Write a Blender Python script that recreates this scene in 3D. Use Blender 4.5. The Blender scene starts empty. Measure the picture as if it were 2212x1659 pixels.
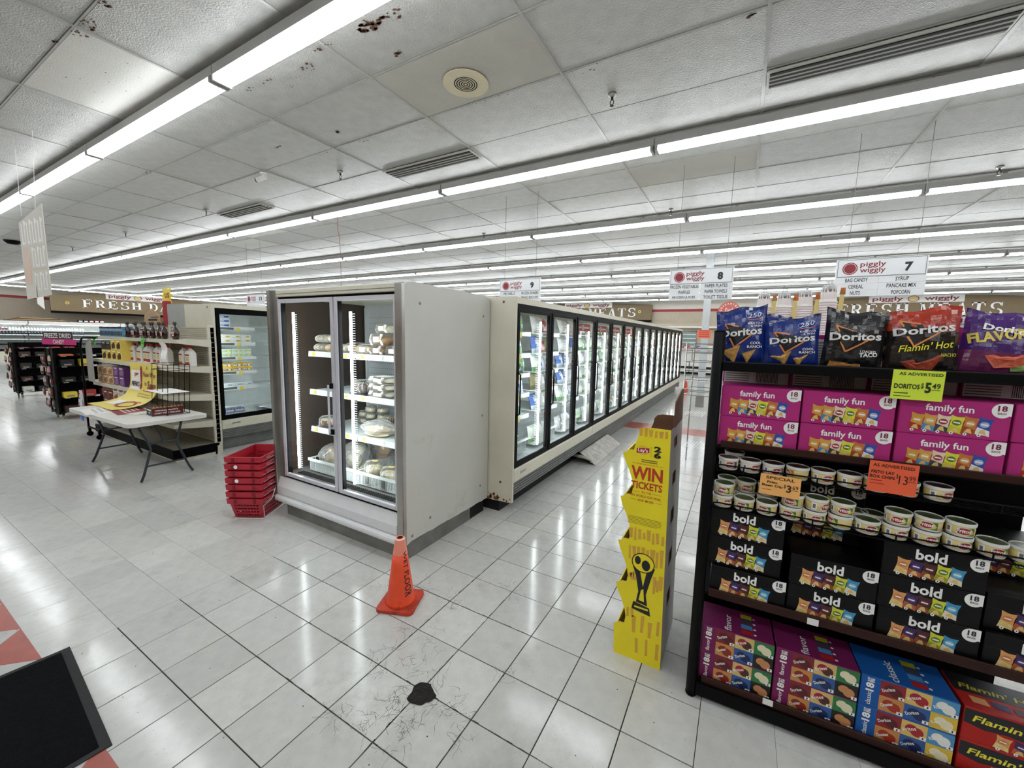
import bpy, math, random
from mathutils import Vector, Matrix
random.seed(7)
S = bpy.context.scene
COL = S.collection
R = math.radians
PI = math.pi

# ------------------------------------------------------------ camera
F_PX = 867.324
YAW, PITCH, ROLL = -0.5184, -0.1173, 0.0216
CAM = Vector((1.5695, -1.3682, 1.7641))
fw = Vector((math.sin(YAW)*math.cos(PITCH), math.cos(YAW)*math.cos(PITCH), math.sin(PITCH)))
rt = Vector((math.cos(YAW), -math.sin(YAW), 0))
up = rt.cross(fw)
rt2 = rt*math.cos(ROLL) + up*math.sin(ROLL)
up2 = -rt*math.sin(ROLL) + up*math.cos(ROLL)
cam_d = bpy.data.cameras.new('camera')
cam_d.sensor_fit = 'HORIZONTAL'
cam_d.sensor_width = 36.0
cam_d.lens = F_PX/2212*36.0
cam_d.clip_start = 0.02
cam_d.clip_end = 200
cam = bpy.data.objects.new('camera', cam_d)
COL.objects.link(cam)
cam.matrix_world = Matrix((
    (rt2.x, up2.x, -fw.x, CAM.x), (rt2.y, up2.y, -fw.y, CAM.y),
    (rt2.z, up2.z, -fw.z, CAM.z), (0, 0, 0, 1)))
S.camera = cam

# ------------------------------------------------------------ world, exposure
W = bpy.data.worlds.new('world')
S.world = W
W.use_nodes = True
W.node_tree.nodes['Background'].inputs[0].default_value = (1, 1, 1, 1)
W.node_tree.nodes['Background'].inputs[1].default_value = 0.25
S.view_settings.view_transform = 'Standard'
S.view_settings.look = 'None'
S.view_settings.gamma = 1
S.view_settings.use_curve_mapping = False
S.view_settings.exposure = 0.10
TUBE_STRENGTH = 22.5
LED_STRENGTH = 26.0

# ------------------------------------------------------------ materials
def lin(c):
    if isinstance(c, str):
        c = tuple(int(c[i:i+2], 16)/255 for i in (0, 2, 4))
    return tuple(((v/12.92) if v <= 0.04045 else ((v+0.055)/1.055)**2.4) for v in c)

MATS = {}
def mat(name, col, rough=0.5, metal=0.0, var=0.06, scale=8.0, bump=0.0, bscale=60.0, spec=0.5, coat=0.0, col2=None, emit=0.0, thr=None, randobj=0.0):
    """a procedural material: noise-varied colour, optional second colour (wear) and bump"""
    if name in MATS:
        return MATS[name]
    m = bpy.data.materials.new(name)
    m.use_nodes = True
    nt = m.node_tree
    N, L = nt.nodes, nt.links
    b = N['Principled BSDF']
    c = lin(col)
    tc = N.new('ShaderNodeTexCoord')
    nz = N.new('ShaderNodeTexNoise')
    nz.inputs['Scale'].default_value = scale
    nz.inputs['Detail'].default_value = 5
    L.new(tc.outputs['Object'], nz.inputs['Vector'])
    rp = N.new('ShaderNodeValToRGB')
    rp.color_ramp.elements[0].position = 0.3
    rp.color_ramp.elements[1].position = 0.7
    lo = tuple(max(0, v*(1-var)) for v in c)
    hi = tuple(min(1, v*(1+var)) for v in c)
    rp.color_ramp.elements[0].color = lo+(1,)
    rp.color_ramp.elements[1].color = hi+(1,)
    L.new(nz.outputs['Fac'], rp.inputs[0])
    out = rp.outputs[0]
    if col2 is not None:
        n2 = N.new('ShaderNodeTexNoise')
        n2.inputs['Scale'].default_value = thr[1] if thr else 3.0
        n2.inputs['Detail'].default_value = 8
        n2.inputs['Roughness'].default_value = 0.7
        L.new(tc.outputs['Object'], n2.inputs['Vector'])
        r2 = N.new('ShaderNodeValToRGB')
        t0 = thr[0] if thr else 0.6
        r2.color_ramp.elements[0].position = t0
        r2.color_ramp.elements[1].position = min(1, t0+(thr[2] if thr else 0.05))
        L.new(n2.outputs['Fac'], r2.inputs[0])
        mx = N.new('ShaderNodeMixRGB')
        mx.inputs[2].default_value = lin(col2)+(1,)
        L.new(r2.outputs[0], mx.inputs[0])
        L.new(out, mx.inputs[1])
        out = mx.outputs[0]
    if randobj:
        oi = N.new('ShaderNodeObjectInfo')
        mr = N.new('ShaderNodeMapRange')
        mr.inputs[3].default_value = 1-randobj
        mr.inputs[4].default_value = 1+randobj*0.5
        L.new(oi.outputs['Random'], mr.inputs[0])
        mu = N.new('ShaderNodeMixRGB')
        mu.blend_type = 'MULTIPLY'
        mu.inputs[0].default_value = 1
        L.new(out, mu.inputs[1])
        L.new(mr.outputs[0], mu.inputs[2])
        out = mu.outputs[0]
    L.new(out, b.inputs['Base Color'])
    b.inputs['Roughness'].default_value = rough
    b.inputs['Metallic'].default_value = metal
    b.inputs['Specular IOR Level'].default_value = spec
    b.inputs['Coat Weight'].default_value = coat
    b.inputs['Coat Roughness'].default_value = 0.08
    if emit:
        L.new(out, b.inputs['Emission Color'])
        b.inputs['Emission Strength'].default_value = emit
    if bump:
        nb = N.new('ShaderNodeTexNoise')
        nb.inputs['Scale'].default_value = bscale
        nb.inputs['Detail'].default_value = 3
        L.new(tc.outputs['Object'], nb.inputs['Vector'])
        bp = N.new('ShaderNodeBump')
        bp.inputs['Strength'].default_value = bump
        bp.inputs['Distance'].default_value = 0.01
        L.new(nb.outputs['Fac'], bp.inputs['Height'])
        L.new(bp.outputs[0], b.inputs['Normal'])
    MATS[name] = m
    return m

def glass(name, tint=(1, 1, 1), refl=0.35, rough=0.0, alpha=0.0):
    if name in MATS:
        return MATS[name]
    m = bpy.data.materials.new(name)
    m.use_nodes = True
    nt = m.node_tree
    N, L = nt.nodes, nt.links
    N.remove(N['Principled BSDF'])
    out = N['Material Output']
    tr = N.new('ShaderNodeBsdfTransparent')
    tr.inputs[0].default_value = tuple(tint)+(1,)
    gl = N.new('ShaderNodeBsdfGlossy')
    gl.inputs['Roughness'].default_value = rough
    fr = N.new('ShaderNodeFresnel')
    fr.inputs[0].default_value = 1.45
    ml = N.new('ShaderNodeMath')
    ml.operation = 'MULTIPLY_ADD'
    ml.inputs[1].default_value = refl
    ml.inputs[2].default_value = alpha
    ml.use_clamp = True
    L.new(fr.outputs[0], ml.inputs[0])
    mx = N.new('ShaderNodeMixShader')
    L.new(ml.outputs[0], mx.inputs[0])
    L.new(tr.outputs[0], mx.inputs[1])
    if alpha:
        df = N.new('ShaderNodeBsdfDiffuse')
        df.inputs[0].default_value = (0.85, 0.87, 0.87, 1)
        m2 = N.new('ShaderNodeMixShader')
        m2.inputs[0].default_value = 0.35
        L.new(df.outputs[0], m2.inputs[1])
        L.new(gl.outputs[0], m2.inputs[2])
        L.new(m2.outputs[0], mx.inputs[2])
    else:
        L.new(gl.outputs[0], mx.inputs[2])
    L.new(mx.outputs[0], out.inputs[0])
    MATS[name] = m
    return m

def emitter(name, col, strength):
    if name in MATS:
        return MATS[name]
    m = bpy.data.materials.new(name)
    m.use_nodes = True
    N, L = m.node_tree.nodes, m.node_tree.links
    N.remove(N['Principled BSDF'])
    e = N.new('ShaderNodeEmission')
    e.inputs[0].default_value = tuple(col)+(1,)
    e.inputs[1].default_value = strength
    L.new(e.outputs[0], N['Material Output'].inputs[0])
    MATS[name] = m
    return m

# flat print colours
def ink(c, rough=0.45):
    return mat('ink_'+c, c, rough=rough, var=0.03, scale=30)

# ------------------------------------------------------------ mesh helper
TXT = {}
def text_polys(s, bold):
    k = (s, bold)
    if k in TXT:
        return TXT[k]
    cu = bpy.data.curves.new('t', 'FONT')
    cu.body = s
    cu.resolution_u = 2
    cu.offset = bold
    cu.align_x = 'LEFT'
    ob = bpy.data.objects.new('t', cu)
    me = ob.to_mesh()
    vs = [(v.co.x, v.co.y) for v in me.vertices]
    fs = [tuple(p.vertices) for p in me.polygons]
    ob.to_mesh_clear()
    bpy.data.objects.remove(ob)
    bpy.data.curves.remove(cu)
    xs = [v[0] for v in vs] or [0, 1]
    ys = [v[1] for v in vs] or [0, 1]
    x0, x1, y0, y1 = min(xs), max(xs), min(ys), max(ys)
    vs = [((x-x0)/(x1-x0+1e-9), (y-y0)/(y1-y0+1e-9)) for x, y in vs]
    TXT[k] = (vs, fs)
    return TXT[k]

def plane(o, r, u):
    """frame mapping (u, v, offset) to 3-D on a plane"""
    o, r, u = Vector(o), Vector(r).normalized(), Vector(u).normalized()
    n = r.cross(u)
    return lambda a, b, c=0.0: o + r*a + u*b + n*c

def rotframe(F, ca, cb, ang):
    c, s = math.cos(ang), math.sin(ang)
    return lambda a, b, o=0.0: F(ca + a*c - b*s, cb + a*s + b*c, o)

class MB:
    def __init__(self):
        self.v, self.f, self.m, self.mats = [], [], [], []
    def mi(self, m):
        if m not in self.mats:
            self.mats.append(m)
        return self.mats.index(m)
    def add(self, vs, fs, m):
        b = len(self.v)
        i = self.mi(m)
        self.v += [Vector(p) for p in vs]
        for f in fs:
            self.f.append([b+k for k in f])
            self.m.append(i)
        return self
    def box(self, x0, x1, y0, y1, z0, z1, m):
        return self.add([(x0, y0, z0), (x1, y0, z0), (x1, y1, z0), (x0, y1, z0), (x0, y0, z1), (x1, y0, z1), (x1, y1, z1), (x0, y1, z1)],
                        [(0, 3, 2, 1), (4, 5, 6, 7), (0, 1, 5, 4), (1, 2, 6, 5), (2, 3, 7, 6), (3, 0, 4, 7)], m)
    def bbox(self, x0, x1, y0, y1, z0, z1, m, c=0.004):
        """box with chamfered edges"""
        vs, fs = [], []
        X, Y, Z = (x0, x1), (y0, y1), (z0, z1)
        idx = {}
        for i in (0, 1):
            for j in (0, 1):
                for k in (0, 1):
                    sx, sy, sz = (1 if i == 0 else -1), (1 if j == 0 else -1), (1 if k == 0 else -1)
                    for ax in range(3):
                        p = [X[i], Y[j], Z[k]]
                        for a2, s2 in ((0, sx), (1, sy), (2, sz)):
                            if a2 != ax:
                                p[a2] += s2*c
                        idx[(i, j, k, ax)] = len(vs)
                        vs.append(tuple(p))
        def q(*ks):
            fs.append([idx[k] for k in ks])
        for i in (0, 1):
            q((i, 0, 0, 0), (i, 1, 0, 0), (i, 1, 1, 0), (i, 0, 1, 0)) if i else q((i, 0, 0, 0), (i, 0, 1, 0), (i, 1, 1, 0), (i, 1, 0, 0))
            q((0, i, 0, 1), (0, i, 1, 1), (1, i, 1, 1), (1, i, 0, 1)) if i else q((0, i, 0, 1), (1, i, 0, 1), (1, i, 1, 1), (0, i, 1, 1))
            q((0, 0, i, 2), (1, 0, i, 2), (1, 1, i, 2), (0, 1, i, 2)) if i else q((0, 0, i, 2), (0, 1, i, 2), (1, 1, i, 2), (1, 0, i, 2))
        for j in (0, 1):
            for k in (0, 1):
                q((0, j, k, 1), (1, j, k, 1), (1, j, k, 2), (0, j, k, 2))
                q((j, 0, k, 0), (j, 1, k, 0), (j, 1, k, 2), (j, 0, k, 2))
                q((j, k, 0, 0), (j, k, 1, 0), (j, k, 1, 1), (j, k, 0, 1))
        for i in (0, 1):
            for j in (0, 1):
                for k in (0, 1):
                    q((i, j, k, 0), (i, j, k, 1), (i, j, k, 2))
        return self.add(vs, fs, m)
    def tube(self, path, r, m, n=8, closed=False, cap=True):
        P = [Vector(p) for p in path]
        K = len(P)
        rings = []
        pv = None
        for i, p in enumerate(P):
            if closed:
                d = (P[(i+1) % K]-P[i-1])
            else:
                d = (P[min(i+1, K-1)]-P[max(i-1, 0)])
            d.normalize()
            a = pv if pv is not None else (Vector((0, 0, 1)) if abs(d.z) < 0.9 else Vector((1, 0, 0)))
            a = (a - d*a.dot(d))
            if a.length < 1e-6:
                a = d.orthogonal()
            a.normalize()
            pv = a
            bb = d.cross(a)
            rr = r[i] if isinstance(r, (list, tuple)) else r
            rings.append([p + a*(rr*math.cos(2*PI*k/n)) + bb*(rr*math.sin(2*PI*k/n)) for k in range(n)])
        vs = [q for g in rings for q in g]
        fs = []
        for i in range(K if closed else K-1):
            j = (i+1) % K
            for k in range(n):
                l = (k+1) % n
                fs.append((i*n+k, i*n+l, j*n+l, j*n+k))
        if cap and not closed:
            fs.append(tuple(range(n-1, -1, -1)))
            fs.append(tuple((K-1)*n+k for k in range(n)))
        return self.add(vs, fs, m)
    def lathe(self, prof, m, n=20, c=(0, 0, 0), sx=1.0, sy=1.0, mats=None):
        """profile [(r, z)] about z; mats: one material per band"""
        vs = []
        for r, z in prof:
            for k in range(n):
                a = 2*PI*k/n
                vs.append((c[0]+r*math.cos(a)*sx, c[1]+r*math.sin(a)*sy, c[2]+z))
        if mats:
            for i in range(len(prof)-1):
                fs = []
                sub = vs[i*n:(i+2)*n]
                for k in range(n):
                    l = (k+1) % n
                    fs.append((k, l, n+l, n+k))
                self.add(sub, fs, mats[i])
            return self
        fs = []
        for i in range(len(prof)-1):
            for k in range(n):
                l = (k+1) % n
                fs.append((i*n+k, i*n+l, (i+1)*n+l, (i+1)*n+k))
        if prof[0][0] > 1e-6:
            fs.append(tuple(range(n-1, -1, -1)))
        if prof[-1][0] > 1e-6:
            fs.append(tuple((len(prof)-1)*n+k for k in range(n)))
        return self.add(vs, fs, m)
    def prism(self, pts, F, d, m, m_side=None):
        """2-D outline on frame F, thickness d behind it"""
        n = len(pts)
        self.add([F(a, b, 0) for a, b in pts], [tuple(range(n))], m)
        self.add([F(a, b, -d) for a, b in pts], [tuple(range(n-1, -1, -1))], m)
        vs = [F(a, b, 0) for a, b in pts]+[F(a, b, -d) for a, b in pts]
        self.add(vs, [(i, n+i, n+(i+1) % n, (i+1) % n) for i in range(n)], m_side or m)
        return self
    def poly(self, F, pts, m, o=0.0004):
        return self.add([F(a, b, o) for a, b in pts], [tuple(range(len(pts)))], m)
    def rect(self, F, a0, a1, b0, b1, m, o=0.0004):
        return self.poly(F, [(a0, b0), (a1, b0), (a1, b1), (a0, b1)], m, o)
    def ell(self, F, ca, cb, ra, rb, m, o=0.0008, n=16, ang=0.0):
        c, s = math.cos(ang), math.sin(ang)
        pts = []
        for k in range(n):
            t = 2*PI*k/n
            x, y = ra*math.cos(t), rb*math.sin(t)
            pts.append((ca+x*c-y*s, cb+x*s+y*c))
        return self.poly(F, pts, m, o)
    def ring(self, F, ca, cb, r, w, m, o=0.0008, n=24, ry=None):
        ry = ry or r
        vs = [F(ca+(r+e*w)*math.cos(2*PI*k/n), cb+(ry+e*w)*math.sin(2*PI*k/n), o) for e in (0, -1) for k in range(n)]
        return self.add(vs, [(k, (k+1) % n, n+(k+1) % n, n+k) for k in range(n)], m)
    def text(self, F, s, a0, b0, w, h, m, o=0.0008, bold=0.0, ang=0.0, shear=0.0):
        """text fitted into the w x h box whose lower left corner is (a0, b0)"""
        vs, fs = text_polys(s, bold)
        c, sn = math.cos(ang), math.sin(ang)
        P = []
        for x, y in vs:
            x, y = x*w + shear*y*h, y*h
            P.append(F(a0+x*c-y*sn, b0+x*sn+y*c, o))
        return self.add(P, fs, m)
    def line(self, F, p, q, w, m, o=0.0008):
        dx, dy = q[0]-p[0], q[1]-p[1]
        l = math.hypot(dx, dy) or 1
        nx, ny = -dy/l*w/2, dx/l*w/2
        return self.poly(F, [(p[0]-nx, p[1]-ny), (q[0]-nx, q[1]-ny), (q[0]+nx, q[1]+ny), (p[0]+nx, p[1]+ny)], m, o)
    def mesh(self, name, off=(0, 0, 0), smooth=False):
        me = bpy.data.meshes.new(name)
        o = Vector(off)
        me.from_pydata([tuple(p-o) for p in self.v], [], self.f)
        for m in self.mats:
            me.materials.append(m)
        me.polygons.foreach_set('material_index', self.m)
        if smooth:
            me.polygons.foreach_set('use_smooth', [True]*len(me.polygons))
        me.update()
        return me
    def build(self, name, parent=None, smooth=False, world=False):
        off = (0, 0, 0)
        if world and parent is not None:
            off = parent.location
            if parent.parent is not None:
                off = Vector(parent.location) + Vector(parent.parent.location)
        me = self.mesh(name, off, smooth)
        return link(name, me, parent)

def link(name, me, parent=None):
    o = bpy.data.objects.new(name, me)
    COL.objects.link(o)
    if parent is not None:
        o.parent = parent
    return o

def thing(name, label, cat, loc=(0, 0, 0), rotz=0.0, group=None):
    o = bpy.data.objects.new(name, None)
    o.empty_display_size = 0.05
    COL.objects.link(o)
    o.location = loc
    o.rotation_euler = (0, 0, rotz)
    return tag(o, label, cat, group)

def tag(o, label, cat, group=None):
    o['label'] = label
    o['category'] = cat
    if group:
        o['group'] = group
    return o

def struct(o):
    o['kind'] = 'structure'
    return o

KIDS = {}
def dup(root, loc, rotz=None, label=None, group=None, rot=None):
    r = root.copy()
    COL.objects.link(r)
    r.location = loc
    if rotz is not None:
        r.rotation_euler = (0, 0, rotz)
    if rot is not None:
        r.rotation_euler = rot
    if label:
        r['label'] = label
    if group:
        r['group'] = group
    for ch in list(root.children):
        c = ch.copy()
        COL.objects.link(c)
        c.parent = r
        for g in list(ch.children):
            d = g.copy()
            COL.objects.link(d)
            d.parent = c
    return r

ORD = ['first', 'second', 'third', 'fourth', 'fifth', 'sixth', 'seventh', 'eighth', 'ninth', 'tenth', 'eleventh', 'twelfth', 'thirteenth', 'fourteenth', 'fifteenth', 'sixteenth', 'seventeenth', 'eighteenth', 'nineteenth', 'twentieth']

def ordw(n):
    if n <= 20:
        return ORD[n-1]
    tens = ['', '', 'twenty', 'thirty', 'forty', 'fifty', 'sixty'][n//10]
    return tens+'-'+ORD[n % 10-1] if n % 10 else {20: 'twentieth', 30: 'thirtieth', 40: 'fortieth', 50: 'fiftieth', 60: 'sixtieth'}[n]

# common materials
WHITE = mat('white_paint', 'E9E9E6', 0.45, var=0.03)
CREAM = mat('cream_enamel', 'DAD6C3', 0.4, var=0.05, scale=3)
BLACKM = mat('black_metal', '050506', 0.45, var=0.2, spec=.12)
BLACKP = mat('black_plastic', '030304', 0.5, var=0.2, spec=.08)
STEEL = mat('stainless_steel', 'A9A8A4', 0.28, metal=0.9, var=0.12, scale=5)
CHROME = mat('chrome_wire', 'B9BABB', 0.2, metal=0.9, var=0.05)
GREYK = mat('grey_kick', '7C7C78', 0.5, metal=0.3, var=0.2, scale=6)
DARK = mat('dark_void', '0A0A0A', 0.8, var=0.2)
W_INK = ink('F6F6F4')
K_INK = ink('15151A')
PAPER = mat('paper_white', 'EFEEEA', 0.7, var=0.03)
CARD = mat('brown_cardboard', '6B4A33', 0.8, var=0.1, scale=12)
GLASS = glass('door_glass', (0.96, 0.98, 0.98), 0.8)
CLEAR = glass('clear_plastic', (0.95, 0.96, 0.96), 1.2, 0.05, 0.06)
FILM = glass('plastic_film', (0.95, 0.97, 0.97), 1.2, 0.18, 0.22)
LED = emitter('led_strip', (0.93, 0.99, 1.0), LED_STRENGTH)
LEDSTREAK = emitter('led_reflection_glow', (.9, .98, 1.0), 1.3)  # glow for slats that draw the LED reflection streaks of the door glass
TUBE = emitter('fluorescent_tube', (0.93, 0.97, 1.0), TUBE_STRENGTH)

# ============================================================ SETTING
T = 0.3048
CZ = 4.03
GX0, GPX = 0.03, 1.52
GY0, GPY = 0.595, 0.743
XL, XR, YF, YB = GX0-GPX*23.5, GX0+GPX*11, GY0-GPY*10, 23.8

# floor material: waxed vinyl tile with mottling, specks and grime
def floor_mat(name, base, joints=False):
    m = mat(name, base, rough=0.16, var=0.06, scale=14, bump=0.07, bscale=7, spec=0.5, randobj=0.11)
    nt = m.node_tree
    N, L = nt.nodes, nt.links
    b = N['Principled BSDF']
    src = b.inputs['Base Color'].links[0].from_socket
    geo = N.new('ShaderNodeNewGeometry')
    # specks
    vo = N.new('ShaderNodeTexNoise')
    vo.inputs['Scale'].default_value = 95
    vo.inputs['Detail'].default_value = 3
    L.new(geo.outputs['Position'], vo.inputs['Vector'])
    r1 = N.new('ShaderNodeValToRGB')
    r1.color_ramp.elements[0].position = 0.66
    r1.color_ramp.elements[1].position = 0.72
    L.new(vo.outputs['Fac'], r1.inputs[0])
    mx = N.new('ShaderNodeMixRGB')
    mx.inputs[2].default_value = lin('8E8C86')+(1,)
    sc = N.new('ShaderNodeMath')
    sc.operation = 'MULTIPLY'
    sc.inputs[1].default_value = 0.55
    L.new(r1.outputs[0], sc.inputs[0])
    L.new(sc.outputs[0], mx.inputs[0])
    L.new(src, mx.inputs[1])
    # broad worn dirt
    n2 = N.new('ShaderNodeTexNoise')
    n2.inputs['Scale'].default_value = 1.7
    n2.inputs['Detail'].default_value = 9
    n2.inputs['Roughness'].default_value = 0.72
    L.new(geo.outputs['Position'], n2.inputs['Vector'])
    r2 = N.new('ShaderNodeValToRGB')
    r2.color_ramp.elements[0].position = 0.54
    r2.color_ramp.elements[1].position = 1.0
    L.new(n2.outputs['Fac'], r2.inputs[0])
    mx2 = N.new('ShaderNodeMixRGB')
    mx2.inputs[2].default_value = lin('77756E')+(1,)
    L.new(r2.outputs[0], mx2.inputs[0])
    L.new(mx.outputs[0], mx2.inputs[1])
    out = mx2.outputs[0]
    if joints:
        br = N.new('ShaderNodeTexBrick')
        br.offset = 0
        br.squash = 1
        br.inputs['Scale'].default_value = 1
        br.inputs['Brick Width'].default_value = T
        br.inputs['Row Height'].default_value = T
        br.inputs['Mortar Size'].default_value = 0.0012
        br.inputs['Color1'].default_value = (1, 1, 1, 1)
        br.inputs['Color2'].default_value = (0.95, 0.95, 0.95, 1)
        br.inputs['Mortar'].default_value = (0.4, 0.4, 0.38, 1)
        L.new(geo.outputs['Position'], br.inputs['Vector'])
        mu = N.new('ShaderNodeMixRGB')
        mu.blend_type = 'MULTIPLY'
        mu.inputs[0].default_value = 1
        L.new(out, mu.inputs[1])
        L.new(br.outputs['Color'], mu.inputs[2])
        out = mu.outputs[0]
    L.new(out, b.inputs['Base Color'])
    # uneven wax
    r3 = N.new('ShaderNodeMapRange')
    r3.inputs[1].default_value = 0.3
    r3.inputs[2].default_value = 0.75
    r3.inputs[3].default_value = 0.09
    r3.inputs[4].default_value = 0.20
    L.new(n2.outputs['Fac'], r3.inputs[0])
    L.new(r3.outputs[0], b.inputs['Roughness'])
    return m

FLOORM = floor_mat('vinyl_tile', 'C8C8C4')
FLOORFAR = floor_mat('vinyl_tile_far', 'C8C8C4', True)
GROUT = mat('grout_dirt', '2A2824', 0.9, var=0.3)
REDTILE = mat('terracotta_tile', 'A5564B', 0.3, var=0.12, scale=10)

# tile field: tiles are built as pieces where they show at least ten pixels
TX0, TX1, TY0, TY1 = -26, 16, -6, 30      # index range
xa, xb, ya, yb = TX0*T, TX1*T, TY0*T-T*0, TY1*T
fl = MB()
for (x0, x1, y0, y1) in ((XL, xa, YF, YB), (xb, XR, YF, YB), (xa, xb, YF, ya), (xa, xb, yb, YB)):
    fl.box(x0, x1, y0, y1, -0.05, 0.0, FLOORFAR)
fl.box(xa, xb, ya, yb, -0.05, -0.004, GROUT)
floor = struct(fl.build('floor'))
def dirty(x, y):
    return -1.6 < x < 1.6 and -0.9 < y < 4.5
cells = []
for i in range(TX0, TX1):
    for j in range(TY0, TY1):
        cx, cy = (i+0.5)*T, (j+0.5)*T
        if cy < -0.9:
            d = 99
            if cy < -1.4:
                d = 120
        else:
            v = Vector((cx, cy, 0))-CAM
            dep = v.dot(fw)
            d = v.length if dep > 0.5 and abs(v.dot(rt2))/dep < 1.35 and v.dot(up2)/dep > -1.05 else 60+v.length
        if -2.2 < cx < -0.6 and 0.9 < cy < 1.9:
            d += 50
        cells.append((d, cx, cy))
cells.sort()
def tile_mesh(name, gap, h=T):
    b = MB()
    a = h/2-gap/2
    c = 0.0012
    b.add([(-a, -a, -0.004), (a, -a, -0.004), (a, a, -0.004), (-a, a, -0.004), (-a, -a, -c), (a, -a, -c), (a, a, -c), (-a, a, -c),
           (-a+c, -a+c, 0), (a-c, -a+c, 0), (a-c, a-c, 0), (-a+c, a-c, 0)],
          [(8, 9, 10, 11)]+[(4+k, 4+(k+1) % 4, 8+(k+1) % 4, 8+k) for k in range(4)]+[(k, (k+1) % 4, 4+(k+1) % 4, 4+k) for k in range(4)], FLOORM)
    return b
tA, tB = tile_mesh('floor_tile', 0.0050).mesh('floor_tile'), tile_mesh('floor_tile', 0.0010).mesh('floor_tile')
rest = MB()
for n, (d, cx, cy) in enumerate(cells):
    if n < 300:
        o = link('floor_tile', tA if dirty(cx, cy) else tB, floor)
        o.location = (cx, cy, random.uniform(-0.0006, 0.0004))
    else:
        a = T/2-(0.0025 if dirty(cx, cy) else 0.0006)
        rest.add([(cx-a, cy-a, -0.004), (cx+a, cy-a, -0.004), (cx+a, cy+a, -0.004), (cx-a, cy+a, -0.004), (cx-a, cy-a, 0), (cx+a, cy-a, 0), (cx+a, cy+a, 0), (cx-a, cy+a, 0)],
                 [(4, 5, 6, 7)]+[(k, (k+1) % 4, 4+(k+1) % 4, 4+k) for k in range(4)], FLOORM)
o = rest.build('floor_tiles', floor)
o['kind'] = 'stuff'
# red half tiles by the entrance mat: triangles with their long edge on a line
for k in range(-14, 9):
    x0 = -1.98+0.431*k
    b = MB()
    b.prism([(0, 0), (0.2155, -0.2155), (0.431, 0)][::-1], plane((x0, -0.90, 0.0012), (1, 0, 0), (0, 1, 0)), 0.004, REDTILE)
    b.build('red_half_tile', floor)
# red tiles laid across the aisle beyond
for ix in range(-4, 12):
    for iy in range(2):
        b = MB()
        x0, y0 = ix*T, 22*T+iy*T
        b.box(x0+.001, x0+T-.001, y0+.001, y0+T-.001, -0.003, 0.0012, REDTILE)
        b.build('red_floor_tile', floor)
# the broken hole in the floor and the cracks round it
HOLEM = mat('broken_mortar', '1A1714', 0.95, var=0.5, scale=40, bump=1.0, bscale=70, col2='4A443B', thr=(0.6, 18, 0.1))
b = MB()
rim = [(0.064*(1+0.10*math.sin(3*t+1)+0.07*math.sin(5*t)+random.uniform(-.04, .04))) for t in [2*PI*k/28 for k in range(28)]]
vs = []
for (s, z) in ((1.0, 0.0015), (0.86, 0.0008), (0.55, 0.0022), (0.2, 0.0010)):
    vs += [(0.324+rim[k]*s*math.cos(2*PI*k/28), -0.018+rim[k]*s*math.sin(2*PI*k/28), z+random.uniform(0, .0008)) for k in range(28)]
fs = []
for i in range(3):
    for k in range(28):
        fs.append((i*28+k, i*28+(k+1) % 28, (i+1)*28+(k+1) % 28, (i+1)*28+k))
fs.append(tuple(84+k for k in range(28)))
b.add(vs, fs, HOLEM).build('floor_hole', floor)
CRACK = mat('crack_dirt', '4C4942', 0.9, var=0.4, scale=50)
rc = random.Random(3)
b = MB()
FZ = plane((0, 0, 0.0007), (1, 0, 0), (0, 1, 0))
def crack(x, y, a, n, step, w):
    for k in range(n):
        nx, ny = x+step*math.cos(a), y+step*math.sin(a)
        b.line(FZ, (x, y), (nx, ny), w*rc.uniform(.5, 1.2), CRACK, 0)
        if rc.random() < .12:
            crack(nx, ny, a+rc.choice((-1, 1))*rc.uniform(.5, 1.3), n//3, step, w*.8)
        x, y, a = nx, ny, a+rc.uniform(-.55, .55)
for (cx, cy, rad, num) in ((0.324, -0.03, 0.17, 46), (0.30, -0.22, 0.14, 40), (0.0, 0.02, 0.10, 26), (0.15, 0.18, 0.10, 16), (0.0, 0.61, 0.10, 22), (-0.26, 0.66, 0.09, 20), (0.0, 0.31, 0.12, 12), (0.31, 0.92, 0.08, 14),
                           (0.55, -0.06, 0.10, 20), (0.05, -0.30, 0.07, 12), (0.0, 1.55, 0.06, 8), (-0.45, 0.55, 0.10, 8), (0.61, 0.30, 0.06, 10)):
    for k in range(num):
        t, r = rc.uniform(0, 2*PI), rad*math.sqrt(rc.random())
        crack(cx+r*math.cos(t), cy+r*math.sin(t), rc.uniform(0, 2*PI), rc.randint(3, 9), 0.011, 0.0012)
# dirt gathered along some joints
for (x0, y0, x1, y1, w) in ((-0.61, 0, 0.95, 0, .005), (0, -0.1, 0, 0.95, .006), (0.305, -.35, .305, .9, .006), (-0.3, 0.61, 0.6, 0.61, .005), (-.61, -.305, .61, -.305, .004), (0.61, -.6, .61, .3, .004), (0, .9, 0, 2.2, .005)):
    n = int(max(abs(x1-x0), abs(y1-y0))/0.03)
    for k in range(n):
        if rc.random() < .7:
            t0, t1 = k/n, (k+1)/n
            j = rc.uniform(-.002, .002)
            b.line(FZ, (x0+(x1-x0)*t0+j, y0+(y1-y0)*t0+j), (x0+(x1-x0)*t1+j, y0+(y1-y0)*t1+j), w*rc.uniform(.3, 1.0), CRACK, 0.0001)
# scattered specks of debris
for k in range(170):
    x, y = rc.uniform(-3.5, 1.4), rc.uniform(-.85, 2.6)
    s = rc.uniform(.001, .004)
    b.poly(FZ, [(x+s*math.cos(t)*rc.uniform(.5, 1.4), y+s*math.sin(t)) for t in (0, 1.2, 2.6, 3.8, 5.1)], CRACK, 0.0002)
o = b.build('floor_cracks', floor)
o['kind'] = 'stuff'

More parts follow.
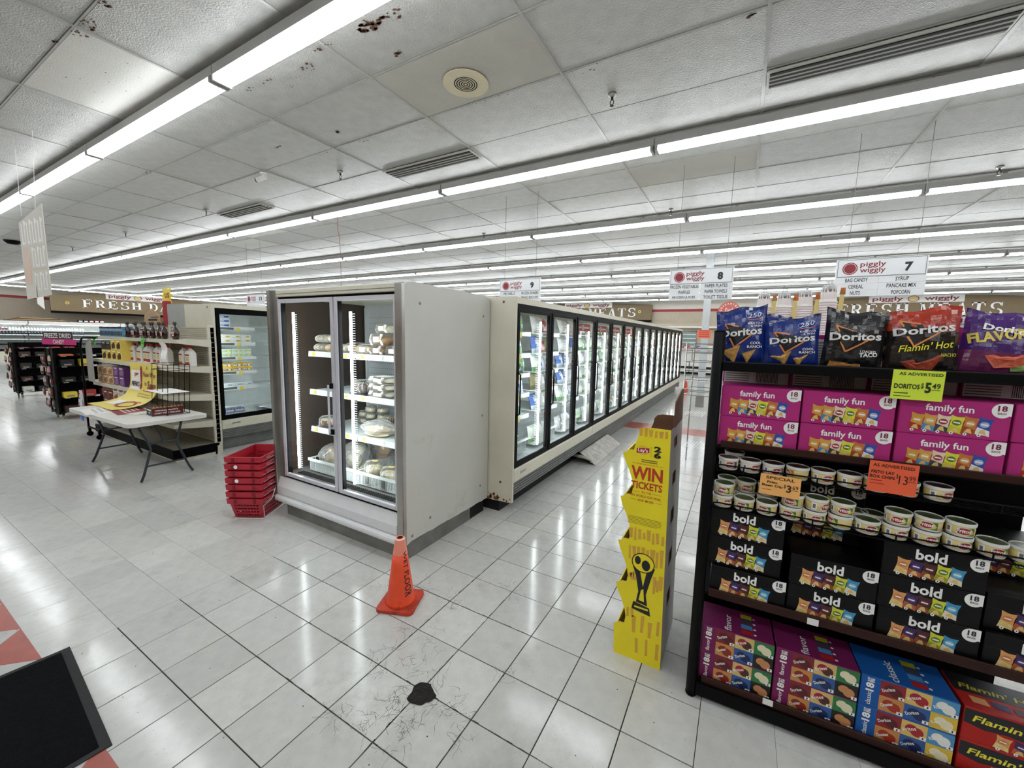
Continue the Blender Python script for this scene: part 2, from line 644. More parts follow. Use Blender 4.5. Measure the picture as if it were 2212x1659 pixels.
# ------------------------------------------------------------ ceiling
PANEL = mat('ceiling_panel', 'ACABA7', rough=0.38, var=0.09, scale=7, bump=0.9, bscale=75, randobj=0.07, spec=0.5, col2='8E8C86', thr=(.60, 2.2, .35))
PANELB = mat('ceiling_panel_beige', 'B2AFA8', rough=0.6, var=0.05, scale=3, bump=0.4, bscale=75, col2='ACA69B', thr=(0.55, 2.5, 0.3))
PANELW = mat('ceiling_panel_white', 'CFCDC7', rough=0.5, var=0.03, scale=3, bump=0.3, bscale=75)
GRIDM = mat('ceiling_tee', 'A6A5A1', 0.4, var=0.08)
cl = MB()
cl.box(XL, XR, YF, YB, CZ+0.03, CZ+0.1, GRIDM)
ceiling = struct(cl.build('ceiling'))
def panel_mesh(m):
    b = MB()
    a, c, e = GPX/2-0.012, GPY/2-0.012, 0.010
    # slab with a shallow sag in the middle
    nx, ny = 4, 3
    vs = []
    for j in range(ny+1):
        for i in range(nx+1):
            u, v = i/nx, j/ny
            sag = 0.005*math.sin(PI*u)*math.sin(PI*v)
            vs.append((-a+2*a*u, -c+2*c*v, -sag))
    fs = [(j*(nx+1)+i, (j+1)*(nx+1)+i, (j+1)*(nx+1)+i+1, j*(nx+1)+i+1) for j in range(ny) for i in range(nx)]
    b.add(vs, fs, m)
    b.add([(-a, -c, 0), (a, -c, 0), (a, c, 0), (-a, c, 0), (-a, -c, .02), (a, -c, .02), (a, c, .02), (-a, c, .02)],
          [(0, 1, 5, 4), (1, 2, 6, 5), (2, 3, 7, 6), (3, 0, 4, 7)], m)
    return b
pm = {k: panel_mesh(m).mesh('ceiling_panel', smooth=True) for k, m in (('n', PANEL), ('b', PANELB), ('w', PANELW))}
cells = []
for i in range(-24, 11):
    for j in range(-10, 31):
        cx, cy = GX0+GPX*(i+.5), GY0+GPY*(j+.5)
        v = Vector((cx, cy, CZ))-CAM
        dep = v.dot(fw)
        inv = dep > 0.4 and abs(v.dot(rt2))/dep < 1.5 and v.dot(up2)/dep < 1.15
        cells.append((v.length if inv else 80+v.length, i, j, cx, cy))
cells.sort()
rest = MB()
for n, (d, i, j, cx, cy) in enumerate(cells):
    if n < 300:
        k = 'b' if (i, j) in ((-1, 1), (0, 5)) else ('w' if (i, j) in ((-3, -1), (-7, 5), (-6, 4)) else 'n')
        o = link('ceiling_panel', pm[k], ceiling)
        o.location = (cx, cy, CZ+random.uniform(-.002, .003))
    else:
        a, c = GPX/2-.012, GPY/2-.012
        rest.add([(cx-a, cy-c, CZ), (cx-a, cy+c, CZ), (cx+a, cy+c, CZ), (cx+a, cy-c, CZ)], [(0, 1, 2, 3)], PANEL)
        rest.add([(cx-a, cy-c, CZ), (cx+a, cy-c, CZ), (cx+a, cy+c, CZ), (cx-a, cy+c, CZ), (cx-a, cy-c, CZ+.02), (cx+a, cy-c, CZ+.02), (cx+a, cy+c, CZ+.02), (cx-a, cy+c, CZ+.02)],
                 [(0, 1, 5, 4), (1, 2, 6, 5), (2, 3, 7, 6), (3, 0, 4, 7)], PANEL)
o = rest.build('ceiling_panels', ceiling)
o['kind'] = 'stuff'
g = MB()
for i in range(-24, 12):
    x = GX0+GPX*i
    g.box(x-.013, x+.013, YF, YB, CZ-.006, CZ+.03, GRIDM)
for j in range(-10, 32):
    y = GY0+GPY*j
    g.box(XL, XR, y-.007, y+.007, CZ-.003, CZ+.03, GRIDM)
o = g.build('ceiling_grid', ceiling)
o['kind'] = 'stuff'
# peeling paint and rust flakes on the ceiling
RUST = mat('rust_flake', '5A3A26', 0.9, var=0.5, scale=60)
rp_ = random.Random(11)
FC = plane((0, 0, CZ-.009), (1, 0, 0), (0, -1, 0))
b = MB()
def flakes(cx, cy, rx, ry, n, smin, smax):
    for k in range(n):
        t, r = rp_.uniform(0, 2*PI), math.sqrt(rp_.random())
        x, y = cx+rx*r*math.cos(t), -(cy+ry*r*math.sin(t))
        s, a = rp_.uniform(smin, smax), rp_.uniform(0, PI)
        b.poly(FC, [(x+s*rp_.uniform(.4, 1.3)*math.cos(a+q), y+s*.6*rp_.uniform(.4, 1.3)*math.sin(a+q)) for q in (0, 1, 2, 3.2, 4.1, 5.2)], RUST, 0)
flakes(-.99, .90, .14, .05, 40, .010, .030)
flakes(-.76, .92, .07, .04, 10, .008, .020)
flakes(-1.05, 1.22, .03, .02, 6, .012, .028)
flakes(-2.61, 1.82, .03, .025, 5, .016, .032)
flakes(-3.58, 1.73, .07, .02, 8, .008, .022)
flakes(-2.86, -.11, .10, .06, 14, .010, .026)
flakes(-3.09, -.11, .06, .05, 8, .010, .024)
flakes(-3.37, -.17, .03, .02, 5, .010, .022)
flakes(-2.50, -.12, .04, .03, 6, .012, .026)
flakes(-1.85, .98, .08, .05, 10, .008, .020)
flakes(-2.37, .92, .09, .02, 8, .006, .018)
flakes(-2.63, .91, .06, .02, 8, .006, .016)
flakes(-1.54, .89, .12, .02, 10, .008, .018)
flakes(-2.2, 1.05, .2, .06, 10, .004, .010)
flakes(1.44, 2.11, .03, .012, 5, .010, .022)
flakes(-6.12, 1.31, .14, .03, 10, .008, .018)
flakes(-5.83, .48, .2, .05, 10, .008, .020)
flakes(-2.48, 2.12, .05, .01, 4, .008, .018)
flakes(-3.1, 2.1, .6, .015, 10, .006, .012)
flakes(-.6, 2.1, .5, .015, 8, .006, .012)
flakes(.2, 2.12, .2, .05, 5, .006, .014)
flakes(-4.0, .2, 1.2, .2, 18, .005, .012)
flakes(-3.0, 2.85, .9, .25, 26, .003, .008)
o = b.build('peeling_flakes', ceiling)
o['kind'] = 'stuff'

# ------------------------------------------------------------ walls
WUP = mat('wall_upper_cream', 'DCD8CC', 0.6, var=0.03)
WLO = mat('wall_beige', 'BDB19D', 0.6, var=0.04)
WRED = mat('wall_red_stripe', 'A32026', 0.5, var=0.06)
WBR = mat('wall_brown', '7A6650', 0.7, var=0.08)
def banded_wall(name, along, at, a0, a1, side):
    """wall with cream top, red stripe, beige body; side is where the room lies"""
    b = MB()
    def slab(z0, z1, m, t=0.0):
        if along == 'x':
            y0, y1 = (at-t*side, at+.2) if side < 0 else (at-.2, at+t)
            b.box(a0, a1, min(y0, at-t if side < 0 else y0), y1, z0, z1, m)
        else:
            if side > 0:
                b.box(at-.2, at+t, a0, a1, z0, z1, m)
            else:
                b.box(at-t, at+.2, a0, a1, z0, z1, m)
    slab(3.55, CZ+.1, WUP)
    slab(-.05, 3.40, WLO)
    slab(3.40, 3.55, WRED)
    return struct(b.build(name))
wl = banded_wall('wall_left', 'y', XL, YF, YB, 1)
wb = banded_wall('wall_back', 'x', YB, XL, XR, -1)
b = MB()
b.box(XR, XR+.2, YF, YB, -.05, CZ+.1, WLO)
struct(b.build('wall_right'))
b = MB()
b.box(XL, XR, YF-.2, YF, -.05, CZ+.1, WBR)
struct(b.build('wall_front'))
# lower soffit and service window of the meat room
b = MB()
b.box(-14, 14, YB-.35, YB, 2.45, 2.72, WLO)
struct(b.build('trim_1'))
b = MB()
b.box(-14, 14, YB-.36, YB-.33, 2.49, 2.56, WHITE)
struct(b.build('trim_2'))
b = MB()
WINF = mat('window_frame_grey', '8F8E86', 0.5)
for (x0, x1, z0, z1) in ((-1.75, -1.70, 1.25, 2.30), (-.80, -.75, 1.25, 2.30), (-1.75, -.75, 1.25, 1.30), (-1.75, -.75, 2.25, 2.30)):
    b.box(x0, x1, YB-.06, YB, z0, z1, WINF)
w1 = struct(b.build('window_1'))
b = MB()
b.box(-1.70, -.80, YB-.03, YB-.02, 1.30, 2.25, mat('meat_room_pane', '8FA3A0', 0.1, var=0.15, scale=2))
b.build('pane', w1)
for k in range(4):
    b = MB()
    b.box(-1.70, -.80, YB-.05, YB-.03, 1.42+k*.22, 1.46+k*.22, WHITE)
    b.build('slat', w1)

# ------------------------------------------------------------ ceiling light rows
ROWLAB = ['strip light in a row behind the camera', 'strip light in the row just behind the camera',
          'twin-tube strip light, nearest ceiling row', 'strip light in the second row, above the cooler',
          'strip light in the third ceiling row', 'strip light in the fourth ceiling row',
          'strip light in the fifth ceiling row', 'strip light in the sixth ceiling row',
          'strip light in the seventh ceiling row', 'strip light in the farthest ceiling row']
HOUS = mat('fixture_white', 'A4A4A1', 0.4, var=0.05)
def make_fixture():
    L2 = 1.515
    t = thing('strip_light', ROWLAB[2], 'ceiling light', (0, 0, 3.90), 0, 'strip lights of the nearest row')
    b = MB()
    # channel with sloping reflector sides
    prof = [(-.070, .000), (.070, .000), (.070, .010), (.062, .018), (.062, .085), (-.062, .085), (-.062, .018), (-.070, .010)]
    vs = [(x, p[0], p[1]) for x in (-L2, L2) for p in prof]
    n = len(prof)
    fs = [(i, (i+1) % n, n+(i+1) % n, n+i) for i in range(n)]+[tuple(range(n-1, -1, -1)), tuple(range(n, 2*n))]
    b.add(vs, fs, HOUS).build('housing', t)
    for s in (-1, 1):
        b = MB()
        b.tube([(-L2+.035, s*.052, -.030), (L2-.035, s*.052, -.030)], .0165, TUBE, 8, cap=False)
        b.build('tube', t, smooth=True)
        b = MB()
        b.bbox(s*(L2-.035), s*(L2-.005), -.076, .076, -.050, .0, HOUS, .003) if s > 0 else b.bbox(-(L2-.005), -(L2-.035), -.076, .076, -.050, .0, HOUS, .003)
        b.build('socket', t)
    for s in (-.76, .76):
        b = MB()
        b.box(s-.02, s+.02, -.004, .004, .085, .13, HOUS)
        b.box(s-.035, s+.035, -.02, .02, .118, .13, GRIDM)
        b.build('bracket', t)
    return t
fix = make_fixture()
firstdone = False
for k in range(-2, 8):
    y = GY0+2.972*k
    for n in range(-12, 6):
        x = 0.54+3.04*n-1.52
        if x-1.52 < XL or x+1.52 > XR:
            continue
        if k < 0 and abs(x) > 14:
            continue
        lab = '%s, place %s from the left wall' % (ROWLAB[k+2], ORD[n+12] if n+12 < 20 else 'last')
        grp = 'strip lights, ceiling row %s' % ORD[k+2]
        if not firstdone:
            fix.location = (x, y, 3.90)
            fix['label'], fix['group'] = lab, grp
            firstdone = True
        else:
            dup(fix, (x, y, 3.90), 0, lab, grp)
# row along the dairy wall
for n in range(8):
    dup(fix, (XL+3.4, 2.2+3.04*n, 3.90), PI/2, 'fluorescent strip light of the cross row along the dairy wall, %s from the left' % ORD[n], 'strip lights along the dairy wall')

# ============================================================ GLASS-DOOR END COOLER
PANELW_ = mat('cooler_side_white', 'C9C9C2', 0.5, var=0.04, scale=2, col2='B3B2A8', thr=(0.6, 2.0, 0.2))
ALU = mat('brushed_aluminium', 'D2D2DA', 0.35, metal=0.25, var=0.04)
SILLW = mat('sill_white', 'DFE2E4', 0.4, var=0.03)
INNER = mat('cooler_back_white', 'CDD3D7', 0.5, var=0.06)
INNERD = mat('cooler_side_dark_reflection', '3B322C', 0.25, var=0.12, scale=2)  # dark surroundings mirrored on this wall, put into its colour
SHELFM = mat('shelf_enamel', 'D9E2E2', 0.35, var=0.03)
TAGY = mat('price_tag_yellow', 'E8D24A', 0.6)
SCREW = mat('screw_cap', '8C8B82', 0.5, metal=0.4)
cx0, cx1, cy0, cy1 = -2.25, -0.575, 0.79, 1.93
cool = thing('display_cooler', 'white two-door glass display cooler with bakery goods, behind the orange cone', 'cooler', (-1.42, 1.35, 0))
K = dict(world=True)
b = MB()   # plinth
b.box(-2.17, -0.595, 0.815, 1.66, 0, 0.165, GREYK)
b.build('plinth', cool, **K)
b = MB()
b.box(-2.17, -0.60, 1.66, 1.90, 0, 0.16, DARK)
b.build('plinth_recess', cool, **K)
# right side panel: slightly bulged, scalloped lower edge
b = MB()
FR = plane((-0.575, 0.80, 0), (0, 1, 0), (0, 0, 1))
low = []
rq = random.Random(5)
for k in range(24):
    low.append((k/23*1.13, 0.150-0.02*(k/23)+rq.uniform(-.004, .004)))
low[0] = (0.0, 0.135)
out = low + [(1.13, 2.12), (1.02, 2.142), (0.10, 2.150), (0.03, 2.140), (0.0, 2.12)]
b.prism(out, FR, 0.03, PANELW_)
b.build('side_panel', cool, **K)
for (a, c) in ((0.16, 2.0), (1.02, 1.95), (1.02, 1.0), (1.0, 0.30), (0.27, 0.26), (0.06, 0.19)):
    b = MB()
    b.lathe([(0.0, .004), (.010, .003), (.012, 0)], SCREW, 12)
    o = b.build('screw_cap', cool, smooth=True)
    o.rotation_euler = (0, PI/2, 0)
    o.location = Vector((-0.575, 0.80+a, c))-cool.location
# stainless front edges left and right
b = MB()
b.bbox(-0.645, -0.574, 0.765, 0.805, 0.14, 2.135, STEEL, .006)
b.build('corner_post', cool, **K)
b = MB()
b.bbox(-2.275, -2.235, 0.765, 1.90, 0.155, 2.14, STEEL, .006)
b.build('side_panel', cool, **K)
b = MB()
b.box(-2.236, -2.145, 0.80, 0.82, 0.20, 2.14, STEEL)
b.build('corner_post', cool, **K)
# header
b = MB()
b.bbox(-2.145, -0.645, 0.78, 0.87, 2.075, 2.135, CREAM, .005)
b.box(-2.145, -0.645, 0.776, 0.781, 2.098, 2.102, GREYK)
b.build('header', cool, **K)
b = MB()
b.box(-2.24, -0.605, 0.87, 1.92, 2.08, 2.13, CREAM)
b.build('roof', cool, **K)
b = MB()
b.box(-2.145, -0.645, 0.812, 0.86, 2.052, 2.076, BLACKP)
b.box(-2.145, -0.645, 0.812, 0.86, 0.372, 0.402, BLACKP)
b.box(-2.150, -2.135, 0.812, 0.86, 0.372, 2.076, BLACKP)
b.box(-1.362, -1.348, 0.815, 0.86, 0.372, 2.076, BLACKP)
b.build('door_gasket', cool, **K)
# inside
b = MB()
b.box(-2.235, -0.605, 1.84, 1.92, 0.16, 2.08, INNER)
b.build('back_panel', cool, **K)
b = MB()
HOLE = mat('peg_hole', '3A3F44', 0.9)
FB = plane((-2.20, 1.84, 0), (1, 0, 0), (0, 0, 1))
for r in range(22):
    z = 0.62+r*.063
    for c in range(50):
        x = .02+c*.031
        b.poly(FB, [(x-.004, z-.004), (x+.004, z-.004), (x+.004, z+.004), (x-.004, z+.004)], HOLE, .001)
o = b.build('peg_holes', cool, **K)
o['kind'] = 'stuff'
for x in (-2.19, -1.40, -0.66):
    b = MB()
    b.box(x-.014, x+.014, 1.815, 1.84, .45, 2.05, SHELFM)
    b.build('shelf_standard', cool, **K)
b = MB()
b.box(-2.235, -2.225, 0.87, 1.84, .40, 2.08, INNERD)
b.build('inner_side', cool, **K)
b = MB()
b.box(-0.615, -0.605, 0.87, 1.84, .40, 2.08, INNER)
b.build('inner_side', cool, **K)
b = MB()
b.box(-2.235, -0.605, 0.86, 1.84, 0.16, 0.40, GREYK)
b.build('cooler_floor', cool, **K)
b = MB()
GRILL = mat('grille_grey', '9EA1A2', 0.5)
for k in range(56):
    x = -2.10+k*.026
    b.box(x, x+.011, 0.89, 0.955, 0.40, 0.408, DARK)
o = b.build('air_grille', cool, **K)
o['kind'] = 'stuff'
SHZ = (1.565, 1.20, 0.835)
for z in SHZ:
    for (x0, x1) in ((-2.03, -1.37), (-1.355, -0.66)):
        b = MB()
        b.box(x0, x1, 1.02, 1.80, z, z+.012, SHELFM)
        b.add([(x0, 1.02, z-.004), (x1, 1.02, z-.004), (x1, 1.00, z-.028), (x0, 1.00, z-.028), (x0, 1.02, z+.022), (x1, 1.02, z+.022), (x1, 1.005, z+.022), (x0, 1.005, z+.022)],
              [(0, 1, 2, 3), (4, 7, 6, 5), (3, 2, 6, 7), (0, 4, 5, 1), (0, 3, 7, 4), (1, 5, 6, 2)], SHELFM)
        s = b.build('shelf', cool, **K)
        for q in range(3):
            b = MB()
            x = x0+.06+q*.23
            b.box(x, x+.035, 0.996, 1.0, z-.022, z+.014, TAGY if q != 1 else PAPER)
            o = b.build('price_tag', s)
            for v in o.data.vertices:
                v.co -= cool.location
# bottom wire baskets
for (x0, x1) in ((-2.06, -1.37), (-1.355, -0.66)):
    b = MB()
    z0, z1 = .42, .53
    b.tube([(x0, .985, z1), (x1, .985, z1), (x1, 1.75, z1), (x0, 1.75, z1)], .008, SHELFM, 6, closed=True)
    b.box(x0, x1, .975, .982, z1-.015, z1+.012, SHELFM)
    for k in range(int((x1-x0)/.018)):
        x = x0+.01+k*.018
        b.box(x, x+.006, .988, .994, z0, z1, SHELFM)
    for k in range(16):
        y = 1.0+k*.048
        for x in (x0, x1-.005):
            b.box(x, x+.005, y, y+.006, z0, z1, SHELFM)
    b.box(x0, x1, .99, 1.75, z0-.004, z0, SHELFM)
    b.build('wire_basket', cool, **K)
# doors
for n, (x0, x1, hx) in enumerate(((-2.135, -1.362, -1.40), (-1.348, -0.64, None))):
    b = MB()
    z0, z1 = 0.400, 2.055
    w = .038
    b.bbox(x0, x0+w, 0.785, 0.812, z0, z1, ALU, .003)
    b.bbox(x1-w, x1, 0.785, 0.812, z0, z1, ALU, .003)
    b.bbox(x0+w, x1-w, 0.786, 0.811, z1-.034, z1, ALU, .003)
    b.bbox(x0+w, x1-w, 0.786, 0.811, z0, z0+.034, ALU, .003)
    b.box(x0+w, x0+w+.006, 0.795, 0.83, z0+.03, z1-.03, BLACKP)
    b.box(x1-w-.006, x1-w, 0.795, 0.83, z0+.03, z1-.03, BLACKP)
    d = b.build('door', cool, **K)
    b = MB()
    b.add([(x0+w, .80, z0+.03), (x1-w, .80, z0+.03), (x1-w, .80, z1-.03), (x0+w, .80, z1-.03)], [(0, 1, 2, 3)], GLASS)
    o = b.build('pane', d)
    for v in o.data.vertices:
        v.co -= cool.location
    if hx:
        b = MB()
        b.tube([(hx, .785, 1.33), (hx-.005, .755, 1.33), (hx-.005, .755, 0.92), (hx, .785, .92)], .009, ALU, 8)
        b.bbox(hx-.022, hx+.018, .76, .788, 1.30, 1.345, BLACKM, .003)
        b.bbox(hx-.022, hx+.018, .76, .788, .905, .95, BLACKM, .003)
        o = b.build('handle', d)
        for v in o.data.vertices:
            v.co -= cool.location
    # vertical light bar behind the left stile and glowing slats drawn as its reflection in the glass
    lx = x0+.10
    b = MB()
    b.box(lx-.012, lx+.004, .865, .88, .47, 1.94, LED)
    o = b.build('light_bar', cool, **K)
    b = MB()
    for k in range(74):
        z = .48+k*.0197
        b.box(lx+.006, lx+.050, .868, .872, z, z+.006, LEDSTREAK)
    o = b.build('led_reflection_streaks', cool, **K)
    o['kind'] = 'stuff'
b = MB()
b.box(-.672, -.660, .865, .88, .47, 1.94, LED)  # added bar, hidden by the corner post, to brighten the goods
b.build('light_bar', cool, **K)
b = MB()
b.box(-1.40, -1.38, .868, .885, .47, 1.94, LED)  # added bar on the other side of the mullion, brightens the inside
b.build('light_bar', cool, **K)
# sloped sill and round bumper
b = MB()
prof = [(.812, .372), (.80, .372), (.765, .285), (.765, .212), (.80, .205), (.86, .20), (.86, .372)]
vs = [(x, p[0], p[1]) for x in (-2.235, -.645) for p in prof]
n = len(prof)
b.add(vs, [(i, (i+1) % n, n+(i+1) % n, n+i) for i in range(n)]+[tuple(range(n-1, -1, -1)), tuple(range(n, 2*n))], SILLW)
b.build('sill', cool, **K)
b = MB()
prof = []
for k in range(9):
    t = -PI/2+PI*k/8
    prof.append((.79-.045*math.cos(t), .165+.040*math.sin(t)))
prof += [(.83, .205), (.83, .125)]
vs = [(x, p[0], p[1]) for x in (-2.255, -.645) for p in prof]
n = len(prof)
b.add(vs, [(i, n+i, n+(i+1) % n, (i+1) % n) for i in range(n)]+[tuple(range(n)), tuple(range(2*n-1, n-1, -1))], SILLW)
b.build('bumper', cool, **K)

# ------------------------------------------------------------ bakery goods
BREAD = mat('bread_crust', 'C79E68', 0.7, var=0.25, scale=12, bump=.2)
BUN = mat('pale_roll', 'DCC7A0', 0.7, var=0.2, scale=14)
CREAMF = mat('cream_icing', 'E6DCC0', 0.5, var=0.1)
CHOC = mat('chocolate_icing', '3B2418', 0.4, var=0.3)
CAKE = mat('cake_side', '8A5432', 0.6, var=0.3, scale=20)
GOLDL = mat('gold_label', 'D9A648', 0.5)
BLKTRAY = mat('black_tray', '17171A', 0.4)
def blob(m, rx, ry, rz, seed, amp=.12, n=14, k=9):
    rr = random.Random(seed)
    ph = [rr.uniform(0, 6) for _ in range(6)]
    b = MB()
    vs = []
    for j in range(k+1):
        th = PI*j/k
        for i in range(n):
            a = 2*PI*i/n
            s = 1+amp*(math.sin(3*a+ph[0])*math.sin(2*th+ph[1])+.5*math.sin(7*a+ph[2])*math.sin(5*th+ph[3]))
            vs.append((rx*math.sin(th)*math.cos(a)*s, ry*math.sin(th)*math.sin(a)*s, rz*(.5-.5*math.cos(th))))
    fs = [(j*n+i, j*n+(i+1) % n, (j+1)*n+(i+1) % n, (j+1)*n+i) for j in range(k) for i in range(n)]
    return b.add(vs, fs, m)
def bread_bag(label, loc, rz, L=.30, W=.14, H=.11, m=None, loaves=3, film=True, group=None):
    t = thing('bagged_bread', label, 'bread', loc, rz, group)
    rl = random.Random(int(abs(loc[0])*1000)+int(loc[2]*100))
    if H > .12 and loaves > 1:
        num = 9 if loaves > 2 else 5
    else:
        num = loaves
    for k in range(num):
        if num > loaves:
            lev = k % 3
            rr3 = (L*.24 if loaves < 3 else L*.20, W*.24, H*.36)
            pos = ((rl.random()-.5)*L*.45*(1-.25*lev), (rl.random()-.5)*W*.45*(1-.25*lev), .004+lev*H*.26)
            if loaves < 3:
                rr3 = (L*.42, W*.17, H*.30)
                pos = ((rl.random()-.5)*L*.08, (k % 3-1)*W*.25, .004+(k//3)*H*.28)
        else:
            rr3 = (L*.46/max(1, loaves)*1.25 if loaves > 2 else L*.46, W*.44, H*.9)
            pos = ((k-(loaves-1)/2)*L*.9/loaves if loaves > 2 else 0, 0 if loaves > 2 else (k-.5*(loaves-1))*W*.5, .004)
        b = blob(m or BUN, rr3[0], rr3[1], rr3[2], 10+k+int(abs(loc[0])*100), .05)
        o = b.build('loaf', t, smooth=True)
        o.location = pos
    if film:
        b = blob(FILM, L*.55, W*.55, H, 77+int(abs(loc[0])*37), .12, 26, 16)
        b.build('bag_film', t)
        b = MB()
        b.add([(L*.5, -.012, H*.4), (L*.5, .012, H*.4), (L*.5+.06, .03, H*.5), (L*.5+.05, -.03, H*.45)], [(0, 1, 2, 3), (3, 2, 1, 0)], FILM)
        b.build('bag_tail', t)
    return t
def dome_cake(label, loc, r=.085, h=.075, side=None, top=None, lab=True, group=None):
    t = thing('domed_cake', label, 'cake', loc, 0, group)
    b = MB()
    b.lathe([(r*1.08, 0), (r*1.1, .012), (r*1.05, .014)], BLKTRAY if side is CHOC else CLEAR, 20)
    b.build('tray', t, smooth=True)
    b = MB()
    b.lathe([(r*.88, .012), (r*.9, h*.55), (r*.86, h*.72), (r*.5, h*.80), (0, h*.80)], None, 20, mats=[side or CAKE, side or CAKE, top or CREAMF, top or CREAMF])
    b.build('cake', t, smooth=True)
    b = MB()
    for k in range(14):    # drizzled icing
        a = 2*PI*k/14
        b.tube([(r*.3*math.cos(a), r*.3*math.sin(a), h*.81), (r*.8*math.cos(a), r*.8*math.sin(a), h*.77), (r*.93*math.cos(a), r*.93*math.sin(a), h*(.5-.2*(k % 2)))], .004, CREAMF, 5)
    b.build('icing', t, smooth=True)
    b = MB()
    b.lathe([(r*1.05, .014), (r*1.02, h*.8), (r*.85, h*1.02), (0, h*1.04)], CLEAR, 24)
    b.build('dome_lid', t, smooth=True)
    if lab:
        b = MB()
        b.ell(plane((0, 0, h*1.05), (1, 0, 0), (0, 1, 0)), 0, 0, r*.45, r*.3, GOLDL, .001)
        b.ell(plane((0, 0, h*1.05), (1, 0, 0), (0, 1, 0)), 0, 0, r*.38, r*.24, ink('F3E2A0'), .002)
        b.build('lid_label', t)
    return t
def clamshell(label, loc, w=.15, d=.17, h=.085, m=None, rz=0, group=None, sticker='E8E4DA'):
    t = thing('pastry_clamshell', label, 'pastry box', loc, rz, group)
    b = MB()
    e = .012
    for (z0, z1, a, c) in ((0, h*.45, e, 0), (h*.45, h, 0, e)):
        vs = [(sx*(w/2-(a if k == 0 else c)), sy*(d/2-(a if k == 0 else c)), z0 if k == 0 else z1) for k in (0, 1) for sx, sy in ((-1, -1), (1, -1), (1, 1), (-1, 1))]
        b.add(vs, [(0, 1, 5, 4), (1, 2, 6, 5), (2, 3, 7, 6), (3, 0, 4, 7)]+([(4, 5, 6, 7)] if z0 > 0 else [(3, 2, 1, 0)]), CLEAR)
    b.build('shell', t)
    for k in range(3):
        b = blob(m or BREAD, w*.17, d*.40, h*.75, 5+k, .06, 12, 8)
        o = b.build('pastry', t, smooth=True)
        o.location = ((k-1)*w*.30, 0, .006)
    b = MB()
    b.box(-w*.25, w*.25, -d*.28, d*.2, h+.0005, h+.0015, ink(sticker))
    b.box(-w*.2, w*.2, -d/2-.001, -d/2+.002, h*.30, h*.75, ink(sticker))
    b.build('label', t)
    return t
z1_, z2_, z3_ = SHZ[0]+.0125, SHZ[1]+.0125, SHZ[2]+.0125
bread_bag('bag of white rolls lying at the left end of the top cooler shelf', (-1.91, 1.09, z1_), .1, .22, .13, .085, BUN, 4)
bread_bag('bag of rolls beside the left post, top cooler shelf', (-1.66, 1.10, z1_), .1, .22, .13, .085, CREAMF, 4)
bread_bag('bag of white rolls resting on the other roll bags, top shelf', (-1.88, 1.095, z1_+.088), .12, .24, .13, .08, CREAMF, 4)
clamshell('clear pastry box against the mullion, top shelf right door', (-1.47, 1.12, z1_), .15, .17, .10, BREAD)
clamshell('clear box of round pastries, second on the top shelf', (-1.295, 1.10, z1_), .16, .17, .09, CREAMF)
clamshell('clear box of bread sticks, third on the top shelf', (-1.115, 1.09, z1_), .17, .17, .085, BREAD)
clamshell('clear box at the right end of the top shelf', (-0.93, 1.09, z1_), .17, .17, .085, BREAD)
clamshell('brown pastry box set back on the top shelf', (-1.36, 1.32, z1_), .20, .17, .15, CAKE)
clamshell('upper clear box stacked on the bread sticks', (-1.12, 1.10, z1_+.086), .17, .17, .10, BREAD)
clamshell('topmost clear box of the pile on the top shelf', (-1.08, 1.11, z1_+.187), .15, .15, .085, CREAMF)
dome_cake('dark chocolate cake under a clear dome, middle shelf', (-1.42, 1.14, z2_), .118, .125, CHOC, CHOC, False)
for k in range(3):
    clamshell('white decorated pastry box, %s from the bottom of the middle-shelf stack' % ORD[k], (-1.115, 1.11, z2_+k*.062), .245, .19, .061, CREAMF, 0, 'stacked pastry boxes', 'F3EDEA')
dome_cake('iced brown cake under a dome alone on the lower shelf', (-1.90, 1.12, z3_), .100, .10, CAKE, CREAMF, False)
bread_bag('bag of long pale loaves lying on the lower shelf', (-1.22, 1.13, z3_), .25, .30, .20, .15, BUN, 2)
TUBN = ['left', 'second', 'third', 'fourth', 'fifth']
for k in range(5):
    for q in range(2 if k in (0, 3) else 3):
        dome_cake('small round tub of frosted cake, %s stack, %s from below' % (TUBN[k], ORD[q]), (-1.74+k*.135, 1.40-.03*(k % 2), z3_+q*.068), .056, .064, CREAMF if k < 3 else CAKE, CREAMF if k != 3 else CHOC, False, 'frosted cake tubs')
bread_bag('large bag of round rolls in the left wire basket', (-1.92, 1.16, .425), .1, .23, .24, .24, BUN, 3)
bread_bag('second bag of rolls leaning in the left wire basket', (-1.66, 1.22, .425), -.1, .25, .24, .29, CREAMF, 3)
bread_bag('tan loaf at the front of the left wire basket', (-1.70, 1.055, .425), .1, .17, .11, .13, BREAD, 1)
bread_bag('bag of long loaves at the back of the right wire basket', (-1.13, 1.55, .425), .1, .42, .18, .30, BREAD, 2)
bread_bag('bag of golden rolls behind the mullion, left basket', (-1.62, 1.52, .425), -.1, .30, .20, .30, BREAD, 3)
bread_bag('pale bread in the right basket beside the mullion', (-1.24, 1.27, .425), .1, .20, .22, .18, CREAMF, 2)
dome_cake('round cream cake with an oval gold label, right basket', (-1.235, 1.08, .425), .092, .19, CREAMF, CREAMF, True)
dome_cake('round cream cake to the right of the gold-labelled one', (-1.03, 1.08, .425), .092, .17, CREAMF, CREAMF, True)
dome_cake('round golden cake behind the others in the right basket', (-1.02, 1.29, .425), .092, .22, CREAMF, BREAD, True)

